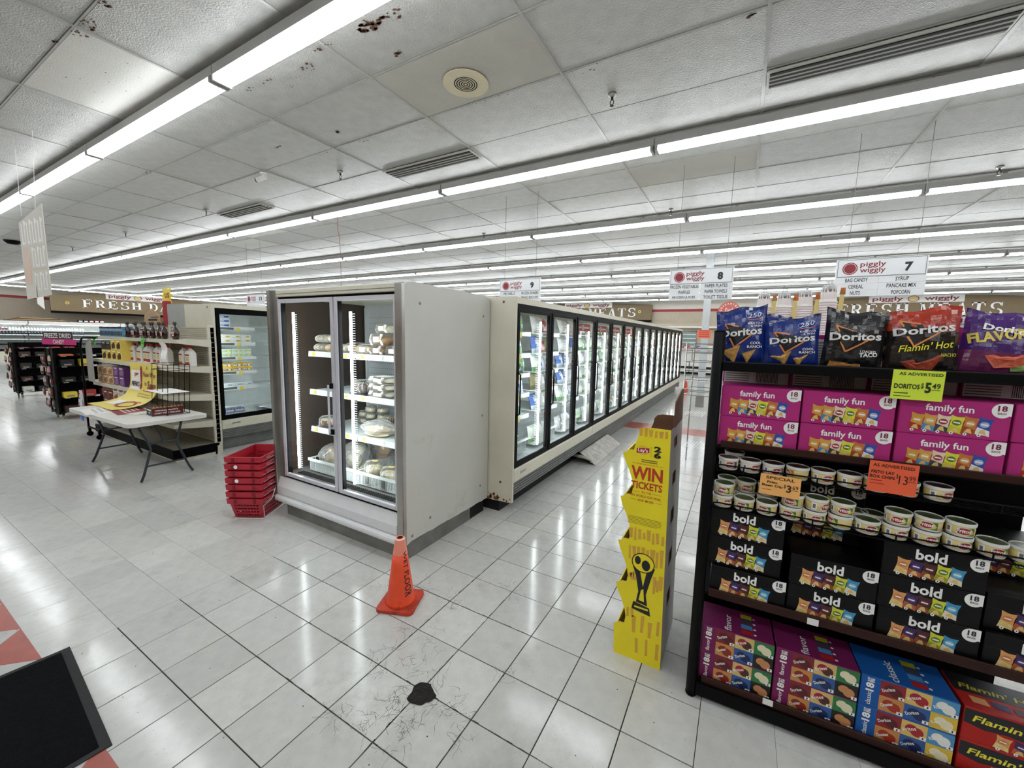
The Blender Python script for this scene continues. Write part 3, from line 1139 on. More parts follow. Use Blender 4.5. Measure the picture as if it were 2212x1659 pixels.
# ============================================================ LONG FREEZER ROW
FX, FY0, DW = -0.30, 1.945, 0.792
ZT, ZH, ZB = 2.138, 2.077, 0.457
RUSTP = mat('cream_rusted', 'D3CFBD', 0.45, var=0.06, scale=3, col2='BDB7A2', thr=(0.62, 5, .15))
BUMPG = mat('grey_bumper', '6F716F', 0.5, var=0.15)
FRZIN = mat('freezer_liner', 'DCE4E4', 0.5, var=0.05)
WSHELF = mat('white_wire_shelf', 'DDE4E4', 0.4)
def freezer_case(idx, y0, nd, label, fx, end_near=True, end_far=False, depth=1.0):
    y1 = y0+nd*DW
    t = thing('freezer_case', label, 'freezer', (fx-depth/2, (y0+y1)/2, 0), 0, 'freezer cases')
    kw = dict(world=True)
    xb_ = fx-depth
    b = MB()
    b.box(xb_, fx-.01, y0, y1, ZH+.003, ZT, CREAM)
    b.build('canopy', t, **kw)
    b = MB()
    b.box(xb_, xb_+.05, y0, y1, .3, ZH, FRZIN)
    b.build('back_panel', t, **kw)
    b = MB()
    b.box(xb_, fx-.06, y0, y1, .28, .44, FRZIN)
    b.build('tank', t, **kw)
    # black door frame
    b = MB()
    b.box(fx-.05, fx-.012, y0+.005, y1-.002, ZH-.055, ZH+.003, BLACKP)
    b.box(fx-.05, fx-.012, y0+.005, y1-.002, ZB, ZB+.03, BLACKP)
    for k in range(nd+1):
        yy = min(max(y0+k*DW, y0+.016), y1-.014)
        b.box(fx-.05, fx-.018, yy-.012, yy+.012, ZB, ZH, BLACKP)
    b.build('door_frame', t, **kw)
    # cream bumper, grey ribbed bumper, dark toe space
    b = MB()
    b.bbox(fx-.08, fx+.005, y0+.003, y1-.003, .318, ZB, CREAM, .012)
    b.build('bumper', t, **kw)
    b = MB()
    prof = [(fx-.06, .318)]
    for k in range(5):
        z = .316-k*.026
        prof += [(fx-.008, z), (fx-.008, z-.018), (fx-.018, z-.020), (fx-.018, z-.025)]
    prof += [(fx-.06, .186)]
    vs = [(p[0], y, p[1]) for y in (y0, y1) for p in prof]
    n = len(prof)
    b.add(vs, [(i, n+i, n+(i+1) % n, (i+1) % n) for i in range(n)]+[tuple(range(n)), tuple(range(2*n-1, n-1, -1))], BUMPG)
    b.build('ribbed_bumper', t, **kw)
    b = MB()
    b.box(xb_, fx-.16, y0, y1, 0, .28, DARK if idx < 2 else GREYK)
    b.build('base', t, **kw)
    if idx >= 1:
        b = MB()
        b.box(fx-.13, fx-.115, y0+(0.15 if idx == 1 else 0), y1, 0.005, .19, GREYK)
        b.build('kick_plate', t, **kw)
    if end_near:
        b = MB()
        FE = plane((xb_, y0-.03, 0), (1, 0, 0), (0, 0, 1))
        rr = random.Random(2)
        low = [(k/14*(depth+.005), .125+rr.uniform(-.012, .012)) for k in range(15)]
        b.prism(low+[(depth+.005, ZT), (0, ZT)], FE, .03, RUSTP)
        o = b.build('end_panel', t, **kw)
        for (a, z) in ((depth-.13, 2.09), (depth-.13, .32)):
            b = MB()
            b.lathe([(0, .004), (.012, .003), (.013, 0)], mat('rubber_plug', '5E5D52', .7), 12)
            o = b.build('plug', t, smooth=True)
            o.rotation_euler = (PI/2, 0, 0)
            o.location = Vector((xb_+a, y0-.03, z))-t.location
        rr = random.Random(31)
        for q in range(16):
            ca, cz = depth-.30+rr.random()*.29, .135+.05*rr.random()**2
            sz = rr.uniform(.006, .022)
            b = MB()
            b.poly(FE, [(ca+sz*rr.uniform(.5, 1.3)*math.cos(v*PI/4), cz+sz*rr.uniform(.5, 1.5)*math.sin(v*PI/4)) for v in range(8)], mat('rust_brown', '8A5228', .9, var=.4, scale=60), .001)
            b.build('rust_patch', t, **kw)
        b = MB()
        b.bbox(fx+.004, fx+.010, y0+.14, y0+.25, .385, .41, STEEL, .002)
        b.build('name_plate', t, **kw)
    if end_far:
        b = MB()
        b.box(xb_, fx+.005, y1, y1+.03, .12, ZT, CREAM)
        b.build('end_panel', t, **kw)
    for k in range(nd):
        a, c = y0+k*DW+.014, y0+(k+1)*DW-.014
        z0, z1 = ZB+.02, ZH-.045
        w = .045
        b = MB()
        b.bbox(fx-.016, fx+.006, a, a+w, z0, z1, BLACKP, .003)
        b.bbox(fx-.016, fx+.006, c-w, c, z0, z1, BLACKP, .003)
        b.bbox(fx-.015, fx+.005, a+w, c-w, z1-.035, z1, BLACKP, .003)
        b.bbox(fx-.015, fx+.005, a+w, c-w, z0, z0+.05, BLACKP, .003)
        d = b.build('door', t, **kw)
        off = t.location
        b = MB()
        b.add([(fx-.004, a+w, z0+.04), (fx-.004, c-w, z0+.04), (fx-.004, c-w, z1-.03), (fx-.004, a+w, z1-.03)], [(0, 1, 2, 3)], GLASS)
        o = b.build('pane', d)
        for v in o.data.vertices:
            v.co -= off
        b = MB()
        hy = a+.02
        b.tube([(fx+.006, hy, 1.42), (fx+.035, hy, 1.40), (fx+.035, hy, 1.02), (fx+.006, hy, 1.0)], .008, BLACKP, 6)
        o = b.build('handle', d)
        for v in o.data.vertices:
            v.co -= off
        # light bar behind the far stile
        b = MB()
        if fx < -3:
            b.box(fx-.050, fx-.035, a+.004, a+.016, .56, 1.93, LED)
        else:
            b.box(fx-.075, fx-.060, c-.128, c-.112, .56, 1.93, LED)
        b.build('light_bar', t, **kw)
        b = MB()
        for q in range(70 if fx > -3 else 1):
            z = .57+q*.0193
            b.box(fx-.075, fx-.072, c-.20, c-.130, z, z+.005, LEDSTREAK)  # glowing slats imitate the bar's streaks reflected in the glass
        o = b.build('led_reflection_streaks', t, **kw)
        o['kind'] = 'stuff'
        # wire shelves with price rail
        for z in FSH:
            b = MB()
            b.box(fx-.72, fx-.17, a+.02, c-.16, z, z+.010, WSHELF)
            b.box(fx-.172, fx-.165, a+.02, c-.16, z-.03, z+.018, WSHELF)
            s = b.build('shelf', t, **kw)
            b = MB()
            b.box(fx-.1645, fx-.163, a+.12, a+.30, z-.022, z+.010, mat('shelf_rail_dark', '555A58', .5))
            b.box(fx-.1645, fx-.162, a+.34, a+.39, z-.045, z+.008, TAGY)
            b.box(fx-.1645, fx-.162, a+.05, a+.10, z-.024, z+.010, PAPER)
            o = b.build('price_rail', s)
            for v in o.data.vertices:
                v.co -= off
        b = MB()
        zb0, zb1 = .50, .62
        b.tube([(fx-.17, a+.02, zb1), (fx-.17, c-.16, zb1)], .006, WSHELF, 6)
        b.box(fx-.19, fx-.165, a+.02, c-.16, zb1-.01, zb1+.012, WSHELF)
        for q in range(26):
            yy = a+.03+q*.021
            b.box(fx-.173, fx-.168, yy, yy+.004, zb0, zb1, WSHELF)
        b.box(fx-.72, fx-.17, a+.02, c-.16, zb0-.004, zb0, WSHELF)
        b.build('wire_basket', t, **kw)
    return t
FSH = (1.80, 1.57, 1.355, 1.135, .90)
ROWN = ['nearest', 'second', 'third', 'fourth', 'farthest']
for k in range(5):
    freezer_case(k, FY0+.03+k*3*DW, 3, 'cream upright freezer with three black-framed doors, %s section of the long aisle row' % ROWN[k], FX, k == 0, k == 4)
# fallen kick plate leaning against the toe space
b = MB()
b.add([(-.36, 3.95, .17), (-.36, 5.30, .17), (-.10, 5.30, .004), (-.10, 3.95, .004), (-.365, 3.95, .167), (-.365, 5.30, .167), (-.105, 5.30, .001), (-.105, 3.95, .001)],
      [(0, 3, 2, 1), (4, 5, 6, 7), (0, 1, 5, 4), (3, 7, 6, 2), (0, 4, 7, 3), (1, 2, 6, 5)], mat('worn_steel', '8D8A82', .35, metal=.7, var=.3, scale=14))
tag(b.build('kick_plate'), 'loose metal kick plate leaning out at the foot of the freezer row', 'metal plate')
b = MB()
b.tube([(-.42, 3.92, .11), (-.20, 3.90, .10), (-.13, 3.88, .09), (-.13, 3.88, .06)], .022, mat('pvc_pipe', 'C9C5B8', .5), 10)
tag(b.build('drain_pipe', smooth=True), 'white drain pipe stub under the freezer row', 'pipe')

# frozen goods: pillow bags
def pillow_mesh(w, h, d, cols, nu=8, nv=8):
    """crimped bag standing on its lower edge, front towards -y; three colour zones"""
    b = MB()
    def pt(i, j, s):
        u, v = i/nu*2-1, j/nv
        e = (1-abs(u)**2.6)*(math.sin(PI*min(1, max(0, v)))**.55)
        wv = w/2*(1-.05*math.sin(PI*v))
        return (u*wv, s*(-d/2)*e, v*h)
    for s in (1, -1):
        for j in range(nv):
            for i in range(nu):
                uu, vv = (i+.5)/nu*2-1, (j+.5)/nv
                m = cols[1] if (uu/.62)**2+((vv-.62)/.20)**2 < 1 else (cols[2] if vv < .34+.10*uu else cols[0])
                q = [pt(i, j, s), pt(i+1, j, s), pt(i+1, j+1, s), pt(i, j+1, s)]
                b.add(q if s > 0 else q[::-1], [(0, 1, 2, 3)], m)
    return b
def film_ink(c):
    return mat('film_'+c, c, rough=.25, var=.12, scale=18, bump=.15, bscale=25)
PAL = [('pale green', 'CFE6CF', '8FBF8E', '4E8A52'), ('white and green', 'E9F0E8', 'DCEBD9', '6FA86C'), ('blue', '5A78BE', 'DCE5EE', 'C9D6E4'), ('red and white', 'E4DEDC', 'B2343C', 'C98A86'),
       ('dark green', '2F6B3E', '77A868', '2A5A35'), ('white', 'EDEFEF', 'DDE3E3', 'E4E4DF'), ('yellow', 'E5D26B', 'EDE6BD', 'A9B64B'), ('olive', '8D8A63', 'B5B08C', '63613F')]
PB = []
for nm, a, c, d in PAL:
    PB.append((nm, pillow_mesh(.215, .20, .085, (film_ink(a), film_ink(c), film_ink(d))).mesh('frozen_bag', smooth=True)))
DOORPAL = [[0, 1, 1, 4, 5, 6, 2, 0], [1, 3, 5, 2, 5, 7, 1], [3, 5, 5, 2, 5, 1], [5, 1, 0, 5, 5, 5], [1, 5, 0, 5, 5, 1]]
SN = ['top', 'second', 'third', 'fourth', 'fifth', 'lowest']
rb = random.Random(21)
for dn in range(15):
    a = FY0+.03+dn*DW+.014
    pal = DOORPAL[dn] if dn < 5 else [5, 1, 0, 5, 7]
    levels = [z+.0105 for z in FSH]+[.503]
    for li, z in enumerate(levels):
        cnt = 3 if dn < 4 else (2 if dn < 8 else 1)
        for q in range(cnt):
            nm, me = PB[rb.choice(pal)]
            o = link('frozen_bag', me)
            y = a+.125+q*(.195 if cnt == 3 else .24)
            lean = rb.uniform(.12, .35)
            o.location = (FX-.235-rb.uniform(0, .04), y, z)
            o.rotation_euler = (-lean, rb.uniform(-.12, .12)*0, PI/2)
            sc = rb.uniform(.9, 1.05)
            o.scale = (sc, sc, sc)
            tag(o, '%s frozen bag, %s place on the %s shelf, freezer row door %s' % (nm, ORD[q], SN[li], ORD[dn]), 'frozen bag', 'bags in the freezer row')
# red banner strips inside the doors
for dn in (2, 3, 4, 5):
    a = FY0+.03+dn*DW
    b = MB()
    FP = plane((FX-.056, a+.07, 1.86), (0, 1, 0), (0, 0, 1))
    b.prism([(0, 0), (.60, 0), (.60, .10), (0, .10)], FP, .002, ink('B3202A'))
    for q in range(10):
        b.rect(FP, .04+q*.022, .055+q*.022, .035, .06, W_INK, .001)
        b.rect(FP, .36+q*.022, .375+q*.022, .035, .06, W_INK, .001)
    b.ell(FP, .31, .048, .04, .04, ink('C9C2C0'), .0012)
    tag(b.build('door_banner'), 'red printed banner inside the top of freezer door %s' % ORD[dn], 'banner')

# ============================================================ FREEZER BEHIND THE GONDOLA
freezer_case(2, 1.53, 3, 'cream freezer with a black-framed glass door behind the white shelf gondola', -4.955, True, True, .83)
def carton_mesh(w, d, h, base, band, dot=None):
    b = MB()
    b.bbox(-w/2, w/2, -d/2, d/2, 0, h, ink(base), .002)
    F = plane((0, -d/2, 0), (1, 0, 0), (0, 0, 1))
    b.rect(F, -w*.42, w*.42, h*.30, h*.72, ink(band), .0006)
    if dot:
        b.ell(F, w*.18, h*.5, w*.16, h*.24, ink(dot), .001, 12)
    b.rect(F, -w*.40, -w*.05, h*.42, h*.60, W_INK, .0012)
    return b.mesh('carton')
FBX = -4.955
for li, (z, base, band, dot, nm, cnt, st) in enumerate(((1.80, 'DCE6F0', '3B62B0', None, 'blue and white', 2, 3), (1.57, 'EDEDE6', 'B9C4A2', 'D0B24A', 'cream', 4, 2),
                                                 (1.355, 'DCEBD2', '8BBF76', 'E9E0A0', 'pale green', 4, 2), (1.135, 'E9C23E', '2F55A5', 'E8E8E8', 'yellow and blue', 4, 2), (.90, 'E6ECEE', '9FB4C8', None, 'white', 4, 1), (.503, '3E5DAF', 'E4E8EF', None, 'dark blue', 3, 1))):
    w = .135
    me = carton_mesh(w, .12, .062, base, band, dot)
    for q in range(cnt):
        for s in range(st):
            o = link('frozen_carton', me)
            o.location = (FBX-.25, 1.60+q*(w+.006), z+.0105+s*.0625)
            o.rotation_euler = (0, 0, PI/2)
            tag(o, '%s frozen carton, %s along, %s layer, %s shelf, gondola-side freezer' % (nm, ORD[q], ['lower', 'middle', 'upper'][s], SN[li]), 'carton', 'cartons in the freezer behind the gondola')

# ============================================================ WHITE GONDOLA
GOND = mat('gondola_cream', 'D2CDBB', 0.45, var=0.06, scale=4)
GONDS = mat('gondola_slot_panel', 'C4BFAE', 0.5, var=0.05, scale=4)
GX_0, GX_1, GYF, GYB = -7.75, -4.87, 0.93, 1.45
gon = thing('shelf_gondola', 'cream metal shelf gondola with slotted back panels, behind the folding table', 'shelving', ((GX_0+GX_1)/2, 1.2, 0))
kw = dict(world=True)
b = MB()
b.box(GX_0, GX_1, 1.425, 1.47, .17, 1.80, GONDS)
b.build('back_panel', gon, **kw)
b = MB()
for k in range(58):
    z = .20+k*.0278
    b.box(GX_0+.03, GX_1-.05, 1.421, 1.4255, z, z+.007, mat('slot_dark', '8C887A', .6))
o = b.build('slot_lines', gon, **kw)
o['kind'] = 'stuff'
for x in (GX_1-.035, GX_1-1.22, GX_1-2.44, GX_0):
    b = MB()
    b.box(x, x+.035, 1.395, 1.49, 0.0, 1.835, GOND)
    for k in range(24):
        z = .16+k*.068
        b.box(x+.034, x+.0365, 1.42, 1.46, z, z+.006, mat('slot_dark', '8C887A', .6))
    b.build('upright', gon, **kw)
for n, (z, yf) in enumerate(((1.625, 1.04), (1.265, .93), (.875, .93), (.50, .93))):
    for (x0, x1) in ((GX_0+.01, GX_0+.45), (GX_0+.45, GX_1-1.225), (GX_1-1.22, GX_1)):
        b = MB()
        b.box(x0, x1, yf, 1.425, z-.008, z, GOND)
        b.box(x0, x1, yf-.004, yf+.006, z-.045, z+.004, GOND)
        b.build('shelf', gon, **kw)
    b = MB()   # tapered bracket at the open end
    b.prism([(yf, z-.045), (1.425, z-.10), (1.425, z), (yf, z)], plane((GX_1+.006, 0, 0), (0, 1, 0), (0, 0, 1)), .006, GOND)
    b.build('shelf_bracket', gon, **kw)
b = MB()
b.box(GX_0, GX_1, .91, 1.45, .12, .165, mat('base_deck', '8B877A', .5, var=.1))
b.build('base_deck', gon, **kw)
b = MB()
b.box(GX_0, GX_1+.004, .90, .915, .04, .165, BLACKP)
b.box(GX_1, GX_1+.008, .90, 1.42, .04, .165, BLACKP)
b.build('kick_plate', gon, **kw)
b = MB()
b.box(GX_0, GX_1, .93, 1.42, 0, .04, GOND)
b.build('foot', gon, **kw)

# syrup bottles
SYR = mat('syrup_brown', '2A0F10', .15, var=.2, coat=.5)
CAPD = mat('bottle_cap_dark', '3D3428', .4)
def syrup():
    t = thing('syrup_bottle', 'x', 'bottle')
    b = MB()
    b.lathe([(.030, 0), (.052, .006), (.060, .05), (.062, .09), (.050, .13), (.024, .165), (.016, .18), (.016, .20)], SYR, 16, sx=1.0, sy=.6)
    b.build('flask', t, smooth=True)
    b = MB()
    b.lathe([(.019, .198), (.021, .202), (.021, .235), (.016, .24), (0, .24)], CAPD, 12)
    b.build('cap', t, smooth=True)
    b = MB()
    F = plane((0, -.0375, .03), (1, 0, 0), (0, 0, 1))
    b.rect(F, -.034, .034, .008, .055, ink('7A1A22'), .001)
    b.rect(F, -.038, .038, .045, .075, ink('C9B7AE'), .0013)
    b.rect(F, -.012, .030, .020, .034, W_INK, .0016)
    b.build('label', t)
    return t
sy = syrup()
SXS = (-6.78, -6.60, -6.46, -6.29, -6.14, -6.01, -5.87, -5.73, -5.49, -5.23)
for k, x in enumerate(SXS):
    lab = 'dark brown syrup bottle on the top gondola shelf, %s from the left' % ORD[k]
    loc = (x, 1.13+.03*(k % 2), 1.626)
    if k == 0:
        sy.location = loc
        tag(sy, lab, 'bottle', 'syrup bottles on the top gondola shelf')
    else:
        dup(sy, loc, random.uniform(-.2, .2), lab, 'syrup bottles on the top gondola shelf')
# white jugs with red caps
JUG = mat('jug_white', 'E6E4DE', .4)
def jug():
    t = thing('white_jug', 'x', 'jug')
    b = MB()
    vs = []
    for (z, w, d) in ((0, .060, .040), (.01, .066, .045), (.17, .066, .045), (.21, .045, .034), (.235, .018, .018), (.25, .018, .018)):
        e = min(w, d)*.35
        vs += [(-w, -d+e, z), (-w+e, -d, z), (w-e, -d, z), (w, -d+e, z), (w, d-e, z), (w-e, d, z), (-w+e, d, z), (-w, d-e, z)]
    fs = [(j*8+i, j*8+(i+1) % 8, (j+1)*8+(i+1) % 8, (j+1)*8+i) for j in range(5) for i in range(8)]+[tuple(range(7, -1, -1)), tuple(40+i for i in range(8))]
    b.add(vs, fs, JUG).build('body', t)
    b = MB()
    b.lathe([(.023, .243), (.023, .268), (.018, .276), (0, .276)], mat('red_cap', 'B5222A', .4), 12)
    b.build('cap', t, smooth=True)
    b = MB()
    F = plane((0, -.045, 0), (1, 0, 0), (0, 0, 1))
    b.rect(F, -.050, .050, .02, .165, ink('EFE6C4'), .001)
    b.rect(F, -.050, .050, .02, .06, ink('B0272C'), .0014)
    b.rect(F, -.050, .050, .145, .165, ink('8E2A28'), .0014)
    for r in range(4):
        b.rect(F, -.036, .036, .075+r*.015, .081+r*.015, ink('A69A6E'), .0016)
    b.build('label', t)
    return t
jg = jug()
JX = [(-6.93, 1.12), (-6.70, 1.14), (-6.545, 1.12), (-6.40, 1.15), (-6.25, 1.12), (-6.105, 1.14), (-5.93, 1.12), (-5.77, 1.14), (-5.59, 1.12), (-5.445, 1.14), (-5.17, 1.22), (-4.98, 1.22)]
for k, (x, y) in enumerate(JX):
    lab = 'white jug with a red cap, %s from the left on the second gondola shelf' % ORD[k]
    if k == 0:
        jg.location = (x, y, 1.266)
        tag(jg, lab, 'jug', 'white jugs on the gondola')
    else:
        dup(jg, (x, y, 1.266), random.uniform(-.12, .12), lab, 'white jugs on the gondola')
# blue and brown can packs at the left of the top shelf
def pack(w, h, d):
    b = MB()
    b.bbox(-w/2, w/2, -d/2, d/2, 0, h, ink('5E9CC4'), .003)
    F = plane((0, -d/2, 0), (1, 0, 0), (0, 0, 1))
    b.rect(F, -w/2+.003, w/2-.003, h*.80, h-.003, ink('3A2422'), .0006)
    for q in range(4):
        x = -w/2+w*(q+.5)/4
        b.rect(F, x-w*.09, x+w*.09, h*.12, h*.52, ink('3B2A2A'), .0008)
        b.line(F, (x-w*.1, h*.6), (x+w*.08, h*.74), h*.05, W_INK, .001)
    return b.mesh('drink_pack')
pk = pack(.235, .165, .2)
for k in range(4):
    o = link('drink_pack', pk)
    o.location = (-7.62+k*.242, 1.16, 1.626)
    tag(o, 'blue wrapped pack on the top gondola shelf, %s from the left end' % ORD[k], 'drink pack', 'blue packs on the gondola')
# cookie boxes on the left half of the gondola
def cookie(nm, w, h, d, base, a, c):
    b = MB()
    b.bbox(-w/2, w/2, -d/2, d/2, 0, h, ink(base), .002)
    F = plane((0, -d/2, 0), (1, 0, 0), (0, 0, 1))
    b.ell(F, w*.12, h*.45, w*.26, h*.32, ink(a), .0006, 14)
    b.ell(F, -w*.16, h*.36, w*.2, h*.25, ink(a), .0009, 12)
    b.rect(F, -w*.42, w*.42, h*.74, h*.95, ink(c), .0008)
    b.rect(F, -w*.3, w*.25, h*.80, h*.90, W_INK, .001)
    return b.mesh('cookie_box')
CK = {'yellow brownie': cookie('y', .20, .16, .16, 'E3CB5E', '4A2416', 'D8B23E'), 'tan cookie': cookie('t', .22, .135, .16, 'D9B98E', 'A5713E', 'C79A6A'),
      'purple cake': cookie('p', .20, .145, .16, '6D3F7D', '9A6C9E', '8A5FA0'), 'red chocolate': cookie('r', .22, .12, .16, '8C4A33', '5A2A1C', '6E2222'),
      'white cookie': cookie('w', .22, .13, .16, 'E4DED2', '8F5430', 'B08458'), 'black chocolate': cookie('k', .20, .12, .16, '1F1A1C', '3A2C28', '2C2326')}
plan = [(1.266, -7.28, 4, [['yellow brownie'], ['yellow brownie', 'black chocolate']], .205, .1605), (.876, -7.55, 5, [['tan cookie', 'purple cake'], ['tan cookie', 'purple cake']], .225, .146),
        (.501, -7.40, 4, [['red chocolate', 'white cookie']]*3, .225, .131)]
for li, (z, x0, cnt, layers, px, dz) in enumerate(plan):
    for s, names in enumerate(layers):
        for q in range(cnt):
            nm = names[0] if (q < cnt/2 or len(names) == 1) else names[1]
            if li == 0 and s == 1:
                nm = 'black chocolate' if q < 2 else 'yellow brownie'
            o = link('cookie_box', CK[nm])
            o.location = (x0+q*px, 1.05, z+s*dz)
            tag(o, '%s box, %s along, layer %s, on the %s gondola shelf' % (nm, ORD[q], ['one', 'two', 'three'][s], ['second', 'third', 'fourth'][li]), 'snack box', 'snack boxes on the gondola')
# arched rolling frame at the left end
rf = thing('rolling_rack', 'arched black tube rolling frame with a grey side panel, left end of the gondola', 'rack', (-7.3, .82, 0))
b = MB()
arch = [(-7.66, .80, .12), (-7.66, .80, 1.40)]+[(-7.66+.18*(1-math.cos(t)), .80, 1.42+.19*math.sin(t)) for t in [PI/2*k/6 for k in range(7)]]+[(-6.95, .80, 1.61)]
b.tube(arch, .014, BLACKM, 8)
b.build('arch_tube', rf, smooth=True, **kw)
b = MB()
b.prism([(-7.64, .9), (-7.36, .9), (-7.36, 1.58), (-7.50, 1.58), (-7.60, 1.52), (-7.64, 1.44)], plane((0, .85, 0), (1, 0, 0), (0, 0, 1)), .006, mat('grey_panel', 'A5A39C', .5))
b.build('side_panel', rf, **kw)
b = MB()
b.tube([(-7.66, .80, .15), (-7.15, .80, .15)], .014, BLACKM, 8)
b.build('base_tube', rf, **kw)
for (x, y) in ((-7.62, .80), (-7.18, .80)):
    b = MB()
    b.tube([(x-.012, y, .04), (x+.012, y, .04)], .04, BLACKP, 14)
    b.box(x-.02, x+.02, y-.015, y+.015, .05, .14, BLACKM)
    b.build('caster', rf, **kw)
# hanging snack bags on the frame
for k, (x, z, c, nm) in enumerate(((-7.62, .42, 'C43A4A', 'red and blue'), (-7.50, .36, '2F5FB0', 'blue'), (-7.42, .30, '8A2A6A', 'plum'))):
    me = pillow_mesh(.16, .34, .05, (film_ink('D8D8DE'), film_ink(c), film_ink('3A62B5'))).mesh('snack_bag', smooth=True)
    o = link('snack_bag', me)
    o.location = (x, .74-.03*k, z)
    tag(o, '%s snack bag hanging at the left end of the gondola' % nm, 'snack bag', 'hanging snack bags')
# green price tags and paper strip
GRN = ink('6FD65E')
for k, (x, y) in enumerate(((-7.42, .90), (-5.95, 1.02))):
    b = MB()
    F = plane((x, y-.012, 1.50+(.0)), (1, 0, 0), (.25, 0, 1))
    b.prism([(0, 0), (.10, 0), (.10, .14), (0, .14)], F, .0015, GRN)
    b.rect(F, .02, .08, .05, .06, K_INK, .001)
    b.rect(F, .03, .07, .075, .10, ink('3B7A35'), .001)
    tag(b.build('price_tag'), 'bright green price tag %s' % ('above the yellow boxes' if k == 0 else 'under the syrup bottles'), 'price tag')
b = MB()
vs = []
for k in range(9):
    z = 1.60-k*.036
    y = .905+.02*math.sin(k*.8)
    vs += [(-5.06+.02*k*.8, y, z), (-4.86+.015*k, y-.01, z)]
b.add(vs, [(2*k, 2*k+2, 2*k+3, 2*k+1) for k in range(8)], PAPER)
F = plane((-5.03, .886, 1.50), (1, 0, 0), (0, 0, 1))
for q in range(7):
    b.rect(F, q*.017, q*.017+.012, .03, .046, K_INK, .002)
b.text(F, 'UP', .04, -.005, .04, .02, K_INK, .002)
tag(b.build('paper_strip'), 'curled white paper notice hanging from the top gondola shelf', 'paper')
# things behind the gondola: grey cabinet, red post, carton, star poster
cb = thing('steel_cabinet', 'grey steel cabinet standing behind the gondola', 'cabinet', (-6.12, 1.78, 0))
b = MB()
b.bbox(-6.45, -5.80, 1.53, 2.03, 0.0, 2.16, mat('cabinet_grey', '9A9C98', .45, var=.05), .006)
b.build('body', cb, **kw)
for z in (1.16, 1.66):
    b = MB()
    b.box(-6.43, -5.82, 1.522, 1.53, z, z+.475, mat('cabinet_door_grey', 'A4A6A2', .45, var=.05))
    b.build('door', cb, **kw)
b = MB()
b.bbox(-6.62, -6.48, 1.53, 1.60, 0, 2.215, ink('A51C28'), .006)
tag(b.build('red_post'), 'red square post behind the syrup bottles', 'post')
hb = thing('cardboard_tray', 'printed brown cardboard tray behind the gondola, left of the red post', 'carton', (-6.95, 1.60, 1.845))
b = MB()
b.prism([(-7.28, 1.85), (-6.64, 1.85), (-6.66, 1.98), (-6.95, 2.10), (-7.25, 1.99)], plane((0, 1.5, 0), (1, 0, 0), (0, 0, 1)), .008, mat('kraft', 'B29470', .8))
b.rect(plane((-7.2, 1.5, 1.88), (1, 0, 0), (0, 0, 1)), .1, .45, .02, .05, K_INK, .002)
b.rect(plane((-7.2, 1.5, 1.88), (1, 0, 0), (0, 0, 1)), .2, .5, .07, .085, ink('4A3A55'), .002)
b.build('front_flap', hb, **kw)
b = MB()
b.box(-7.26, -6.66, 1.51, 1.72, 1.85, 1.95, mat('kraft', 'B29470', .8))
b.build('tray', hb, **kw)
b = MB()
b.box(-7.3, -6.66, 1.50, 2.0, 0, 1.845, mat('shelf_back_grey', '8D8B84', .6))
tag(b.build('back_shelf'), 'grey shelf unit hidden behind the gondola carrying the cardboard tray', 'shelving')
b = MB()
pts = []
for k in range(16):
    r = .17 if k % 2 == 0 else .11
    pts.append((r*math.cos(2*PI*k/16)*1.3, r*math.sin(2*PI*k/16)))
b.prism(pts, plane((-6.62, 1.60, 2.30), (1, 0, 0), (0, 0, 1)), .004, ink('E8D44A'))
b.text(plane((-6.76, 1.60, 2.27), (1, 0, 0), (0, 0, 1)), 'US', .07, 0, .17, .08, ink('A5242C'), .002, .03)
tag(b.build('star_poster'), 'yellow starburst poster on top of the red post', 'poster')

# ============================================================ FOLDING TABLE
TBW = mat('table_plastic', 'E2E0DB', .4, var=.03)
TLEG = mat('table_leg_grey', '3B434B', .35, metal=.5, var=.1)
tb = thing('folding_table', 'white plastic folding table with bent grey steel legs', 'table', (-5.05, .63, 0), R(1.5))
b = MB()
def rrect(w, d, r, n=5):
    pts = []
    for (sx, sy, a0) in ((1, 1, 0), (-1, 1, PI/2), (-1, -1, PI), (1, -1, 3*PI/2)):
        for k in range(n+1):
            a = a0+PI/2*k/n
            pts.append((sx*(w/2-r)+r*math.cos(a), sy*(d/2-r)+r*math.sin(a)))
    return pts
b.prism(rrect(1.80, .77, .06), plane((0, 0, .725), (1, 0, 0), (0, 1, 0)), .042, TBW)
b.build('table_top', tb)
for s in (-1, 1):
    for q in (-1, 1):
        b = MB()
        x = s*.52
        path = [(s*.62, q*.21, .69), (s*.63, q*.20, .60), (s*.66, q*.14, .44), (s*.68, q*.13, .36), (s*.71, q*.22, .08), (s*.72, q*.255, .004)]
        b.tube(path, .0135, TLEG, 8)
        b.build('leg', tb, smooth=True)
    b = MB()
    b.tube([(s*.665, -.14, .42), (s*.665, .14, .42)], .010, TLEG, 8)
    b.build('cross_bar', tb)
    b = MB()
    b.tube([(s*.70, -.19, .17), (s*.70, .19, .17)], .010, TLEG, 8)
    b.build('cross_bar', tb)
    b = MB()
    b.tube([(s*.665, 0, .42), (s*.60, 0, .50), (s*.30, 0, .675)], .009, TLEG, 8)
    b.build('brace', tb)
def P_tab(x, y, z=0.7255):
    return (x, y, z)
